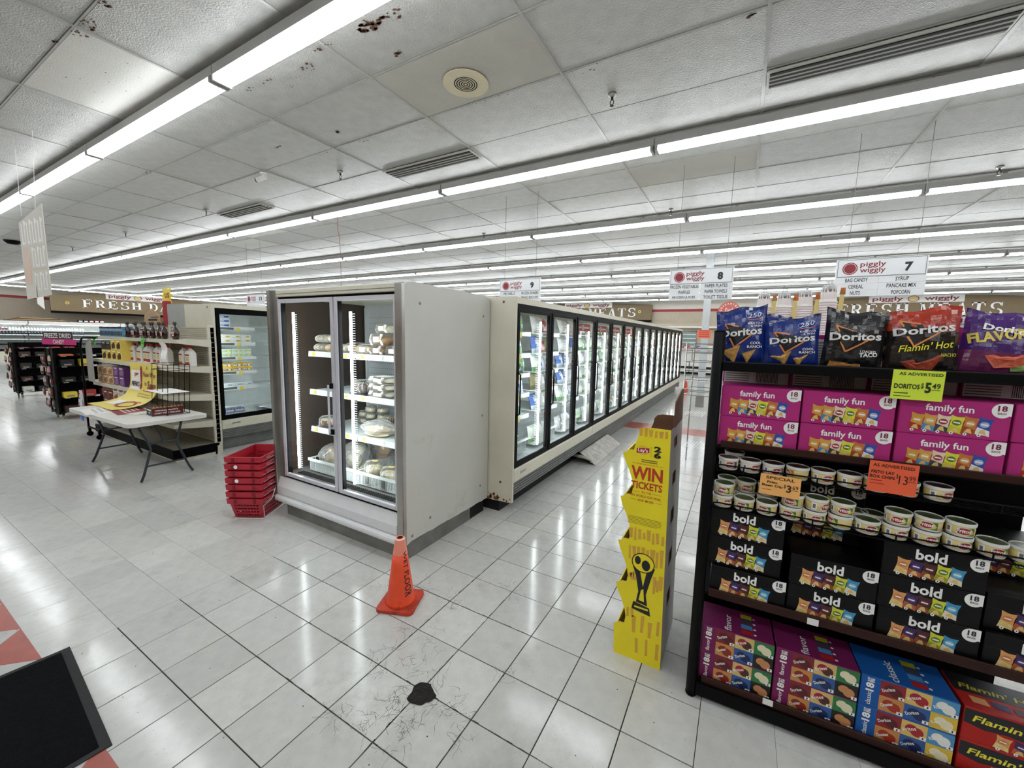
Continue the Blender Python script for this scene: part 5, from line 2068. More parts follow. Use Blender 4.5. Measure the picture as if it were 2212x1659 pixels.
def sbox(kind, u, v, z, label, rz=0.0, cat='snack box', group='variety snack boxes on the chip rack'):
    t = thing('snack_box', label, cat, rp(u, v, z), rk_rot+rz, group)
    link('carton', BXM[kind][0], t)
    link('print', BXM[kind][1], t)
    return t
cn_ = ['left', 'middle', 'right', 'far right']
for c, u in enumerate((.028, .335, .645, .955)):
    for r in range(2):
        sbox('fam', u, .012+.006*r*(c % 2), 1.2865+r*.1400, '%s pink family snack box, %s column' % (['lower', 'upper'][r], cn_[c]))
for c, (kind, us) in enumerate((('flavor', .028), ('flavor', .335), ('classic', .640), ('hot', .952))):
    for r in range(2):
        cl_ = dict(flavor='purple', classic='blue', hot='red')[kind]
        sbox(kind, us, .014, .1005+r*.1400, '%s %s snack box on the bottom rack shelf, %s column' % (['lower', 'upper'][r], cl_, cn_[c]))
for r, (u, v) in enumerate(((.046, -.004), (.022, .012), (.022, .012))):
    sbox('bold', u, v+.012, .5605+r*.1400, 'black bold snack box, %s of the left column' % ['bottom', 'middle', 'top'][r])
for r in range(2):
    sbox('bold', .352, .012, .5605+r*.1400, 'black bold snack box, %s of the middle column' % ['bottom', 'top'][r])
for r in range(3):
    sbox('bold', .662+(.0 if r == 0 else -.008), .012, .5605+r*.1400, 'black bold snack box, %s of the right column' % ['bottom', 'middle', 'top'][r])
for r in range(2):
    sbox('bold', .972, .012+.03*r, .5605+r*.1400, 'black bold snack box, %s of the far right column' % ['bottom', 'top'][r])
for c in range(4):     # boxes standing deeper in the rack behind the dip tubs
    for r in range(2 if c == 1 else 1):
        sbox('bold', .03+c*.307, .225, .8410+.0*r if c != 1 else .8410+r*.14, 'black bold snack box %s, deep behind the dip tubs' % (cn_[c] if r == 0 else 'above another'))
for c in range(4):
    sbox('bold', .03+c*.307, .205, 1.0, 'black bold snack box set back behind the upper dip row, %s column' % cn_[c]) if False else None

# ---- dip tubs
CANW = mat('tub_white_rim', 'EDEDEA', .4)
CRM = mat('tub_cream', 'E6D28A', .45, var=.04)
PNK = mat('tub_pale', 'EADCC8', .45, var=.04)
GRNC = ink('2F7A46')
NAVY = ink('23285A')
DKBR = mat('tub_lid_dark', '4A2418', .3, var=.15)
GRLID = mat('tub_lid_green', '4C5A2C', .3, var=.25, scale=30)
def tub(kind):
    t = thing('dip_tub', 'x', 'dip tub')
    r, h = .0425, .0545
    b = MB()
    b.lathe([(r*.88, .0), (r*.90, .006), (r*.93, .008)], CANW, 24)
    b.lathe([(r*.93, .008), (r*.96, h-.012)], CRM if kind != 'cheddar' else PNK, 24)
    b.build('body', t, smooth=True)
    b = MB()
    b.lathe([(r*.97, h-.012), (r*1.01, h-.010), (r*1.02, h), (r*.96, h+.0015), (r*.93, h-.002), (0, h-.002)], None, 24, mats=[CANW, CANW, CANW, CANW, DKBR if kind != 'bean' else GRLID])
    b.build('lid', t, smooth=True)
    b = MB()
    def FCyl(a, z, o=0.0):
        rr_ = r*(.93+.03*(z-.008)/(h-.02))+.0004+o
        th = -PI/2+a/r
        return Vector((rr_*math.cos(th), rr_*math.sin(th), z))
    def crect(a0, a1, z0, z1, m, o, n=6):
        for k in range(n):
            x0, x1 = a0+(a1-a0)*k/n, a0+(a1-a0)*(k+1)/n
            b.add([FCyl(x0, z0, o), FCyl(x1, z0, o), FCyl(x1, z1, o), FCyl(x0, z1, o)], [(0, 1, 2, 3)], m)
    def cell(ca, cz, ra, rb, m, o, slant=0.0, n=10):
        for k in range(n):
            x0, x1 = -1+2*k/n, -1+2*(k+1)/n
            q = []
            for x, sg_ in ((x0, -1), (x1, -1), (x1, 1), (x0, 1)):
                q.append(FCyl(ca+x*ra, cz+sg_*rb*math.sqrt(max(0, 1-x*x))+slant*x*ra, o))
            b.add(q, [(0, 1, 2, 3)], m)
    if kind == 'bean':
        crect(.004, .034, .010, .040, GRNC, .0003)
        cell(.024, .020, .007, .0045, ink('E0C25A'), .0012, .5)
        cell(.020, .028, .006, .004, ink('E8D07A'), .0014, .3)
    elif kind == 'cheddar':
        crect(.010, .034, .010, .040, NAVY, .0003)
        cell(.022, .022, .006, .008, ink('8A5A44'), .0012, 0)
    else:
        crect(.016, .036, .010, .040, ink('C98A3A'), .0003)
        cell(.025, .020, .006, .006, ink('E6C27A'), .0012, 0)
    crect(-.055, -.035, .010, .040, W_INK, .0003, 4)
    crect(-.050, -.040, .016, .034, ink('6E7078'), .0006, 3)
    cell(.0, .025, .026, .0155, ink('EFE0B0'), .0008, .06)
    cell(.0, .0255, .0225, .0125, ink('A32034'), .0014, .06)
    b.text(FCyl, 'Fritos', -.020, .019, .039, .0145, W_INK, .0026, .03, .05, .12)
    b.build('label', t)
    return t
TB = {}
def place_tub(kind, u, v, z, rz, label, group):
    if kind not in TB:
        TB[kind] = tub(kind)
        o = TB[kind]
        o.location = rp(u, v, z)
        o.rotation_euler = (0, 0, rk_rot+rz)
        tag(o, label, 'dip tub', group)
        return o
    return dup(TB[kind], rp(u, v, z), rk_rot+rz, label, group)
rt_ = random.Random(4)
z0 = 1.1715
for k, (u, kind, a) in enumerate(((.080, 'cheddar', .1), (.168, 'cheddar', .45), (.257, 'cheddar', .25), (.348, 'hot', -1.3), (.438, 'hot', .25), (.528, 'hot', .45), (.616, 'hot', .3), (.704, 'hot', .3), (.800, 'hot', .4))):
    place_tub(kind, u, .052, z0, a, 'dip tub on the upper wire shelf, %s from the left' % ORD[k], 'dip tubs on the upper wire shelf')
place_tub('cheddar', .105, .125, z0+.012, 0.1, 'dip tub behind the first one on the upper wire shelf', 'dip tubs on the upper wire shelf')
z0 = .9885
lowx = [.068, .157, .247, .337, .424, .514, .603, .692, .783, .873, .966, 1.055]
two = {0, 3, 4, 5, 7, 8, 9}
for k, u in enumerate(lowx):
    a = [.5, -.35, -.5, -.4, .0, -1.2, .1, .25, .1, .2, .05, .4][k]
    place_tub('bean', u, .052, z0, a, 'bean dip tub on the lower wire shelf, %s from the left, bottom layer' % ORD[k], 'dip tubs on the lower wire shelf')
    if k in two:
        place_tub('bean', u+.004, .054, z0+.0565, rt_.uniform(-.5, .5) if k != 4 else .7, 'bean dip tub stacked on the %s one of the lower wire shelf' % ORD[k], 'dip tubs on the lower wire shelf')
for k, (u, lev) in enumerate(((.085, 1), (.165, 1), (.255, 1), (.42, 1), (.585, 0), (.645, 0))):
    place_tub('bean', u, .145, z0, 0, 'dip tub in the rear row of the lower wire shelf, %s from the left' % ORD[k], 'dip tubs on the lower wire shelf')
    if lev and k < 3:
        place_tub('bean', u, .145, z0+.0565, 0, 'upper dip tub in the rear row of the lower shelf, %s from the left' % ORD[k], 'dip tubs on the lower wire shelf')

# ---- price cards on the rack
def card(label, u, z, w, h, c, rows, tilt=0.0, v=-.0235):
    t = thing('price_card', label, 'price card', rp(u, v, z), rk_rot)
    F = rotframe(plane((0, 0, 0), (1, 0, 0), (0, 0, 1)), 0, 0, tilt)
    b = MB()
    b.prism([(0, 0), (w, 0), (w, h), (0, h)], F, .001, mat('card_'+c, c, .55, var=.02))
    b.build('card', t)
    b = MB()
    for (s, a, zz, ww, hh, bold, col) in rows:
        if s == '-':
            b.rect(F, a*w, (a+ww)*w, zz*h, (zz+hh)*h, ink(col), .0008)
        else:
            b.text(F, s, a*w, zz*h, ww*w, hh*h, ink(col), .001, bold)
    b.build('lettering', t)
    return t
DK = '23301A'
card('yellow-green price card hanging from the top rail of the rack', .600, 1.560, .146, .112, 'D6EB3F', [('AS ADVERTISED', .12, .82, .84, .10, .02, DK), ('DORITOS', .05, .36, .50, .17, .03, DK), ('$', .57, .38, .055, .20, .01, DK), ('5', .65, .25, .12, .36, .04, DK), ('49', .78, .40, .16, .19, .02, DK), ('-', .78, .35, .16, .02, 0, DK), ('-', .06, .20, .28, .03, 0, DK), ('-', .06, .10, .34, .02, 0, DK)], R(-.5))
card('orange-red price card on the brown shelf lip', .566, 1.186, .146, .124, 'F0643C', [('AS ADVERTISED', .07, .82, .85, .10, .02, '3A140C'), ('FRITO LAY', .05, .60, .48, .10, .03, '3A140C'), ('BOX CHIPS', .03, .45, .52, .10, .03, '3A140C'), ('$', .57, .50, .04, .16, 0, '3A140C'), ('13', .63, .34, .18, .28, .0, '3A140C'), ('99', .83, .48, .13, .16, 0, '3A140C'), ('-', .82, .44, .15, .015, 0, '3A140C'), ('-', .05, .36, .25, .025, 0, 'A8201C'), ('-', .05, .26, .30, .02, 0, 'A8201C')], R(-.5))
card('pale orange special price card in front of the dip tubs', .204, 1.100, .148, .092, 'F6B668', [('SPECIAL', .14, .78, .72, .14, .02, '3A220C'), ('Frito', .18, .58, .26, .11, .03, '3A220C'), ('Bean Dip', .06, .38, .52, .14, .03, '3A220C'), ('$', .60, .42, .05, .20, .01, '3A220C'), ('3', .67, .25, .12, .36, .03, '3A220C'), ('69', .81, .44, .14, .18, .0, '3A220C'), ('-', .80, .38, .16, .02, 0, '3A220C'), ('-', .06, .24, .24, .025, 0, 'B0502C')], R(-1))

# ---- chip bags on the top of the rack
def chipbag(label, u, v, z, w, h, d, zone, prints, tilt=0.0, lean=.1, yaw=0.0, seed=0, name='chip_bag', skew=0.0, dip=0.0):
    t = thing(name, label, 'chip bag', rp(u, v, z), 0)
    t.rotation_euler = (-lean, tilt, rk_rot+yaw)
    rr_ = random.Random(seed)
    ph = [rr_.uniform(0, 6) for _ in range(8)]
    def surf(a, b_, o=0.0, s=1):
        """a in -w/2..w/2, b_ in 0..h"""
        uu, vv = max(-1, min(1, 2*a/w)), max(0, min(1, b_/h))
        e = (max(0, 1-abs(uu)**2.4)**.8)*(max(0, math.sin(PI*vv))**.5)
        wr_ = .0040*math.sin(9*uu+ph[0]+5*vv)*math.sin(7*vv+ph[1])+.0035*math.sin(17*uu+ph[2]-6*vv)*(1 if vv > .7 or vv < .15 else .3)
        narrow = 1-.05*math.sin(PI*vv)
        topw = .006*math.sin(5*uu+ph[3])*(vv**6)+skew*uu*h*vv*vv-dip*h*math.exp(-(uu/.35)**2)*vv**4
        return Vector((a*narrow, -s*(d/2*e+(wr_*(1 if e > .1 else .4)))-o, b_+topw))
    b = MB()
    nu, nv = 14, 16
    for s in (1, -1):
        for j in range(nv):
            for i in range(nu):
                A = [(i, j), (i+1, j), (i+1, j+1), (i, j+1)]
                q = [surf((p/nu-.5)*w, r_/nv*h, 0, s) for p, r_ in A]
                b.add(q if s > 0 else q[::-1], [(0, 1, 2, 3)], zone((i+.5)/nu, (j+.5)/nv))
    body = b.build('bag_film', t, smooth=True)
    pr = MB()
    F = lambda a, b_, o=0.0: surf(a, b_, o+.0032)
    prints(pr, F, w, h)
    pr.build('print', t)
    return t
def foil(c):
    return mat('foil_'+c, c, rough=.16, var=.12, scale=10, bump=.45, bscale=26, coat=.5)
def sub(F, pr, pts, m, o):
    """small polygon split finely so it follows the bulge"""
    cx = sum(p[0] for p in pts)/len(pts)
    cy = sum(p[1] for p in pts)/len(pts)
    n = len(pts)
    K_ = 4
    for i in range(n):
        p, q = pts[i], pts[(i+1) % n]
        for k in range(K_):
            a0, a1 = k/K_, (k+1)/K_
            def L_(s, t):
                x, y = p[0]+(q[0]-p[0])*t, p[1]+(q[1]-p[1])*t
                return (cx+(x-cx)*s, cy+(y-cy)*s)
            pr.add([F(*L_(a0, 0), o), F(*L_(a0, 1), o), F(*L_(a1, 1), o), F(*L_(a1, 0), o)], [(0, 3, 2, 1)][::1], m)
def doritos(pr, F, w, h, tri='15131A', yoff=.52, shift=0.0):
    x0, z0 = -.34*w+shift, yoff*h
    sub(F, pr, [(x0+.0*w, z0+.22*h), (x0+.30*w, z0+.14*h), (x0+.62*w, z0+.06*h), (x0+.22*w, z0-.20*h), (x0+.06*w, z0+.02*h)], ink(tri), .0003)
    OR = ink('E08A4A')
    for (p, q) in (((x0, z0+.22*h), (x0+.28*w, z0+.15*h)), ((x0, z0+.22*h), (x0+.06*w, z0+.12*h)), ((x0+.10*w, z0-.04*h), (x0+.20*w, z0-.20*h)), ((x0+.20*w, z0-.20*h), (x0+.60*w, z0+.04*h))):
        for k in range(4):
            a = (p[0]+(q[0]-p[0])*k/4, p[1]+(q[1]-p[1])*k/4)
            c = (p[0]+(q[0]-p[0])*(k+1)/4, p[1]+(q[1]-p[1])*(k+1)/4)
            pr.line(F, a, c, .018*w*1.6, OR, .0012)
    pr.text(F, 'Doritos', -.42*w+shift, z0-.03*h, .84*w, .13*h, ink('E4E4E2'), .0026, .03, .06)
def chips_print(pr, F, w, h, c, z=.06, s=1.0):
    m = mat('chip_print_'+c, c, .5, var=.3, scale=60)
    sub(F, pr, [(-.40*w, z*h+.19*h), (-.02*w, z*h+.29*h*s), (-.12*w, z*h-.02*h)], m, .001)
    sub(F, pr, [(.02*w, z*h+.15*h), (.30*w, z*h+.22*h*s), (.13*w, z*h-.02*h)], m, .001)
BLU, BLUD = foil('16307E'), foil('0F2360')
def z_blue(a, v): return BLUD if v < .12 or v > .93 else BLU
def p_blue(pr, F, w, h):
    doritos(pr, F, w, h)
    chips_print(pr, F, w, h, 'C99A52')
    pr.text(F, 'COOL', .18*w, .36*h, .22*w, .045*h, W_INK, .0016, .02)
    pr.text(F, 'RANCH', .12*w, .30*h, .30*w, .045*h, W_INK, .0016, .02)
    pr.text(F, '250', .12*w, .80*h, .26*w, .08*h, ink('C9D4EA'), .0016, .02, .1, .2)
    pr.ring(F, .25*w, .84*h, .17*w, .008*w, ink('9FB2DC'), .0014, 20, .07*h)
    pr.rect(F, .12*w, .40*w, .765*h, .78*h, ink('C0485A'), .0016)
    pr.text(F, 'BUILD YOUR', .12*w, .70*h, .30*w, .03*h, W_INK, .0016)
    pr.text(F, '& WIN', .18*w, .65*h, .22*w, .035*h, W_INK, .0016)
chipbag('blue chip bag standing at the left end of the rack top', .090, .075, 1.655, .205, .262, .075, z_blue, p_blue, R(-2), .05, R(4), 1, skew=.05)
chipbag('blue chip bag tucked behind between the two front blue ones', .175, .135, 1.655, .20, .235, .06, z_blue, p_blue, R(3), .02, R(8), 2)
chipbag('blue chip bag with a large fold, second from the left', .285, .080, 1.650, .205, .222, .07, z_blue, p_blue, R(-2), .03, R(2), 3, skew=.05)
BLK1, BLK2 = foil('18181B'), foil('242428')
def z_black(a, v): return BLK2 if v > .85 else BLK1
def p_black(pr, F, w, h):
    doritos(pr, F, w, h, '0A0A0C', .50)
    m = mat('chip_print_C48A48', 'C48A48', .5, var=.3, scale=60)
    sub(F, pr, [(-.38*w, .05*h), (.16*w, .04*h), (.14*w, .11*h), (-.36*w, .14*h)], m, .001)
    pr.text(F, 'LOADED', .10*w, .30*h, .26*w, .04*h, W_INK, .0016, .02)
    pr.text(F, 'TACO', .10*w, .22*h, .30*w, .07*h, W_INK, .0016, .04, .1)
chipbag('black chip bag in the middle of the rack top', .490, .080, 1.655, .205, .25, .075, z_black, p_black, R(2), .04, R(-3), 4, skew=-.03, dip=.08)
RDF, RDK = foil('A8321E'), foil('1E1A1A')
def z_red(a, v): return RDF if v > .66+.06*math.sin(6*a) else RDK
def p_red(pr, F, w, h):
    doritos(pr, F, w, h, '0E0C0E', .62)
    sub(F, pr, [(-.30*w, .18*h), (.30*w, .30*h), (.12*w, .02*h), (-.12*w, .02*h)], mat('chip_print_A8442A', 'A8442A', .5, var=.3, scale=60), .001)
    pr.text(F, "Flamin' Hot", -.34*w, .33*h, .74*w, .11*h, ink('F0E63C'), .002, .01, .10, .25)
    pr.text(F, 'NACHO', .24*w, .26*h, .22*w, .05*h, ink('C9C23C'), .002, .02)
chipbag('red and black hot nacho chip bag on the rack top', .705, .075, 1.655, .215, .25, .075, z_red, p_red, R(-2), .05, R(-4), 5, skew=.05)
chipbag('second hot nacho bag half hidden behind, left of the first', .610, .135, 1.655, .20, .225, .06, z_red, p_red, R(4), .02, R(6), 6)
PUR, PURD = foil('4A2470'), foil('6E2A5A')
def z_pur(a, v): return PURD if v < .35 else PUR
def p_pur(pr, F, w, h):
    pr.text(F, 'Doritos', -.30*w, .70*h, .60*w, .10*h, W_INK, .002, .03, -.1)
    pr.text(F, 'FLAVOR', -.42*w, .46*h, .70*w, .16*h, ink('E0C85A'), .002, .04, .25)
    sub(F, pr, [(-.2*w, .30*h), (.34*w, .38*h), (.26*w, .18*h), (-.05*w, .12*h)], mat('chip_print_C8583A', 'C8583A', .4, var=.3, scale=60), .001)
    sub(F, pr, [(.12*w, .22*h), (.40*w, .24*h), (.36*w, .12*h), (.16*w, .10*h)], ink('7FA85A'), .0016)
chipbag('purple chip bag leaning at the right of the rack top', .905, .075, 1.655, .215, .235, .08, z_pur, p_pur, R(6), .12, R(-8), 7, skew=-.03)
SILV = foil('B9B9BC')
chipbag('plain silver chip bag back at the right end', 1.075, .11, 1.655, .20, .235, .08, lambda a, v: SILV, lambda pr, F, w, h: None, R(-5), .02, R(-10), 8)
# bright boxes standing behind the bags
for k, (u, kind, lab) in enumerate(((.60, 'fam', 'pink family snack box behind the hot nacho bag'), (.91, 'hot', 'red snack box behind the purple chip bag'))):
    o = sbox(kind, u, .24, 1.6525, lab)
    o2 = sbox(kind, u, .24, 1.6525+.117, lab+', upper one')
    o.scale = (1, 1, .83)
    o2.scale = (1, 1, .83)
# boxes on the far side seen from behind
WBX = mat('nutrition_white', 'DAD6D8', .5)
def plainback(label, u, z):
    t = thing('snack_box', label, 'snack box', rp(u, .24, z), rk_rot, 'white-backed boxes behind the chip bags')
    b = MB()
    b.bbox(0, .295, 0, .18, 0, .15, mat('carton_fam', 'B83A7C', .38), .0025)
    b.build('carton', t)
    b = MB()
    F = plane((0, 0, 0), (1, 0, 0), (0, 0, 1))
    b.rect(F, .006, .289, .006, .13, WBX, .0008)
    for r in range(9):
        b.rect(F, .012, .13, .016+r*.012, .020+r*.012, ink('6A666C'), .0012)
        b.rect(F, .15, .25, .018+r*.012, .021+r*.012, ink('8A868C'), .0012)
    for r in range(14):
        b.rect(F, .20+r*.005, .2025+r*.005, .02, .05, K_INK, .0014)
    b.build('print', t)
for k in range(2):
    plainback('pink box showing its white printed back, %s behind the blue bags' % ORD[k], .02+k*.30, 1.6525)
for k in range(4):
    for r in range(2):
        t = sbox('fam', .03+k*.30, .335, 1.2870+r*.172, 'pink box with a white printed back, %s, far side of the middle shelf, %s' % (ORD[k], ['lower', 'upper'][r]), 0, 'snack box', 'white-backed boxes on the far side')
        for ch in list(t.children):
            bpy.data.objects.remove(ch)
        bb = MB()
        bb.bbox(0, .292, 0, .18, 0, .170, mat('carton_fam', 'B2307A', .38), .0025)
        bb.build('carton', t)
        bb = MB()
        F = plane((0, 0, 0), (1, 0, 0), (0, 0, 1))
        bb.rect(F, .006, .286, .03, .164, WBX, .0008)
        for q in range(11):
            bb.rect(F, .012, .12, .036+q*.0115, .040+q*.0115, ink('6A666C'), .0012)
        for q in range(16):
            bb.rect(F, .15+q*.006, .1527+q*.006, .10, .155, K_INK, .0014)
        bb.build('print', t)
# foam cup sleeves behind
CUP = mat('foam_cup', 'F2F1EE', .6, var=.02)
ORG = ink('D9783A')
for k, (u, z1, r, lab) in enumerate(((.195, 2.03, .036, 'bagged white sleeve of foam cups behind the left blue bag'), (.285, 2.03, .038, 'white foam cup sleeve behind the blue bags, second from left'), (.375, 2.035, .038, 'white foam cup sleeve behind the blue bags, third from left'),
                               (.470, 2.06, .040, 'tall white foam cup sleeve beside the black chip bag'))):
    t = thing('cup_sleeve', lab, 'cup sleeve', rp(u, .50, 1.6525), rk_rot, 'foam cup sleeves')
    b = MB()
    H_ = z1-1.6525
    prof = []
    nz_ = 26
    for q in range(nz_):
        z = H_*q/nz_*.80
        prof += [(r, z), (r, z+H_*.80/nz_*.55), (r*.90, z+H_*.80/nz_*.75)]
    prof += [(r*.9, H_*.82), (r*.75, H_*.93), (r*.70, H_*.97), (0, H_*.97)]
    b.lathe(prof, CUP, 16)
    b.build('cups', t, smooth=True)
    b = MB()
    b.lathe([(r*.80, H_*.90), (r*.72, H_*.97), (r*.25, H_*1.0), (r*.30, H_*1.03), (0, H_*1.03)], FILM, 12)
    b.build('film', t, smooth=True)
    b = MB()
    F = plane((r*.6, -r*1.12, 0), (1, 0, 0), (0, 0, 1))
    b.prism([(.008, H_*.55), (.030, H_*.55), (.030, H_*.90), (.014, H_*.92)], F, .001, ink('E6D88A'))
    b.prism([(.010, H_*.86), (.034, H_*.86), (.032, H_*.94), (.014, H_*.94)], F, .0005, ORG)
    b.build('printed_band', t)

# ============================================================ SERIF LETTERS FOR THE DEPARTMENT SIGNS
def serif_letter(b, F, ch, x, y, w, h, m, o):
    """one roman capital from strokes; returns nothing, drawn in the box x..x+w, y..y+h"""
    def P(*pts):
        b.poly(F, [(x+px*w, y+py*h) for px, py in pts], m, o)
    def stem(a, t=.24):
        P((a, 0), (a+t, 0), (a+t, 1), (a, 1))
    def ser(a, t=.20, top=True, bot=True):
        e = .10
        if bot: P((a-e, 0), (a+t+e, 0), (a+t+e, .065), (a-e, .065))
        if top: P((a-e, .935), (a+t+e, .935), (a+t+e, 1), (a-e, 1))
    def bar(a0, a1, z, t=.075):
        P((a0, z), (a1, z), (a1, z+t), (a0, z+t))
    def bowl(cx, cy, rx, ry, t, a0=-PI/2, a1=PI/2, n=12):
        for k in range(n):
            q0, q1 = a0+(a1-a0)*k/n, a0+(a1-a0)*(k+1)/n
            f = lambda q, s: (cx+(rx-s*t*(.35+.65*abs(math.cos(q))))*math.cos(q), cy+(ry-s*t*.45*(.5+.5*abs(math.sin(q))))*math.sin(q))
            P(f(q0, 0), f(q1, 0), f(q1, 1), f(q0, 1))
    def diag(x0, y0, x1, y1, t):
        P((x0, y0), (x0+t, y0), (x1+t, y1), (x1, y1))
    if ch == 'F' or ch == 'E':
        stem(.12); ser(.12)
        bar(.2, .92, .925); P((.85, .75), (.92, .72), (.92, 1), (.80, 1))
        bar(.3, .68, .47); P((.62, .36), (.69, .34), (.69, .66), (.62, .64))
        if ch == 'E':
            bar(.2, .96, 0); P((.90, .24), (.97, .27), (.95, 0), (.84, 0))
    elif ch == 'R':
        stem(.10); ser(.10); bowl(.45, .74, .40, .26, .20)
        bar(.2, .47, .925); bar(.2, .5, .47); diag(.72, 0, .42, .50, .22); bar(.70, 1.02, 0, .065)
    elif ch == 'H':
        stem(.10); stem(.72); ser(.10); ser(.72); bar(.2, .8, .46)
    elif ch == 'D':
        stem(.10); ser(.10); bowl(.42, .5, .54, .5, .22); bar(.2, .44, .925); bar(.2, .44, 0)
    elif ch == 'A':
        diag(.06, 0, .46, 1, .08); diag(.68, 0, .40, 1, .24); bar(.24, .74, .30, .07); bar(-.04, .24, 0, .065); bar(.58, 1.02, 0, .065)
    elif ch == 'T':
        stem(.40); ser(.40, .20, False); bar(.04, .96, .925); P((.04, .72), (.11, .75), (.16, 1), (.04, 1)); P((.96, .72), (.89, .75), (.84, 1), (.96, 1))
    elif ch == 'N':
        stem(.10, .09); stem(.82, .09); ser(.10, .09); ser(.82, .09, True, False); diag(.70, 0, .10, 1, .22)
    elif ch == 'M':
        stem(.06, .08); stem(.78, .17); ser(.06, .08); ser(.78, .17); diag(.42, .06, .08, 1, .17); diag(.44, .06, .78, 1, .07)
    elif ch == 'O':
        bowl(.5, .5, .48, .5, .2, 0, 2*PI, 24)
    elif ch == 'Z':
        bar(.08, .94, .925); bar(.04, .96, 0); diag(.06, .05, .66, .95, .24); P((.08, .75), (.15, .78), (.18, 1), (.08, 1)); P((.96, .25), (.89, .22), (.86, 0), (.96, 0))
    elif ch == 'I':
        stem(.38); ser(.38)
    elif ch == 'Y':
        stem(.40); ser(.40, .20, False); P((.40, .48), (.60, .48), (.26, 1), (.02, 1)); P((.45, .48), (.58, .48), (.94, 1), (.84, 1)); bar(-.06, .34, .935, .065); bar(.72, 1.04, .935, .065)
    elif ch == 'S':
        bowl(.5, .735, .40, .265, .19, PI*.05, PI*1.4, 14)
        bowl(.5, .265, .44, .265, .19, -PI*.95, PI*.45, 14)
        P((.80, .70), (.88, .70), (.88, 1), (.82, 1)); P((.10, .30), (.18, .30), (.16, 0), (.08, 0))
def serif_text(b, F, s, x0, z0, w, h, m, o, gap=.18):
    tot = sum(.5 if c == ' ' else 1 for c in s)+gap*(len(s)-1)
    lw = w/tot
    x = x0
    for c in s:
        if c != ' ':
            serif_letter(b, F, c, x, z0, lw, h, m, o)
        x += lw*((.5 if c == ' ' else 1)+gap)
BRN = mat('sign_brown', '7C6A4C', .55, var=.04)
GOLDB = ink('D9C24A')
MAR = ink('8A2430')
def dept_sign(name, label, F, x0, x1, z0, zs, zp, text, tx0, tx1, tz0, tz1, bx0, bx1, bz0, bz1):
    t = thing(name, label, 'sign', F((x0+x1)/2, z0))
    off = t.location
    def put(b, nm):
        me = b.mesh(nm, off)
        return link(nm, me, t)
    b = MB()
    top = []
    for k in range(15):
        u = k/14
        top.append((x0+(x1-x0)*u, zs+(zp-zs)*math.sin(PI*u)))
    b.prism([(x0, z0), (x1, z0)]+top[::-1], F, .12, BRN)
    put(b, 'board')
    b = MB()
    b.prism([(x0, z0-.13), (x1, z0-.13), (x1, z0), (x0, z0)], F, .10, BLACKP)
    put(b, 'lower_band')
    b = MB()
    serif_text(b, F, text, tx0, tz0, tx1-tx0, tz1-tz0, W_INK, .02)
    put(b, 'lettering')
    b = MB()
    b.prism([(bx0, bz0), (bx1, bz0), (bx1, bz1), (bx0, bz1)], lambda a, c, o=0: F(a, c, o+.03), .02, PAPER)
    p = put(b, 'name_board')
    b = MB()
    w = bx1-bx0
    h = bz1-bz0
    b.text(F, 'piggly', bx0+w*.04, bz0+h*.10, w*.34, h*.74, MAR, .034, .02)
    b.text(F, 'wiggly', bx0+w*.60, bz0+h*.10, w*.35, h*.74, MAR, .034, .02)
    b.ell(F, bx0+w*.485, bz0+h*.5, w*.062, h*.44, MAR, .034, 20)
    b.ell(F, bx0+w*.485, bz0+h*.5, w*.052, h*.37, ink('E2CE92'), .037, 20)
    put(b, 'name_lettering')
    for xx in (x0+(x1-x0)*.08, x1-(x1-x0)*.08):
        b = MB()
        b.ring(F, xx, (z0+zs)/2+.05, .09, .05, GOLDB, .02)
        put(b, 'rosette')
    return t
FBW = plane((0, 23.5, 0), (1, 0, 0), (0, 0, 1))
dept_sign('department_sign', 'brown arched frozen meats sign on the back wall above the freezer row', FBW, -12.0, -3.25, 2.92, 3.80, 4.00, 'FROZEN MEATS', -11.1, -4.15, 3.10, 3.64, -8.75, -5.62, 3.68, 4.00)
dept_sign('department_sign', 'brown arched fresh meats sign on the back wall at the right', FBW, 4.0, 12.4, 2.92, 3.80, 4.00, 'FRESH MEATS', 5.35, 10.85, 3.08, 3.64, 6.50, 9.65, 3.68, 4.00)
FLW = plane((-34.0, 0, 0), (0, 1, 0), (0, 0, 1))
dept_sign('department_sign', 'brown arched fresh dairy sign on the left wall', FLW, 5.93, 14.6, 2.72, 3.62, 4.0, 'FRESH DAIRY', 7.25, 13.3, 2.98, 3.50, 8.35, 11.6, 3.60, 3.96)

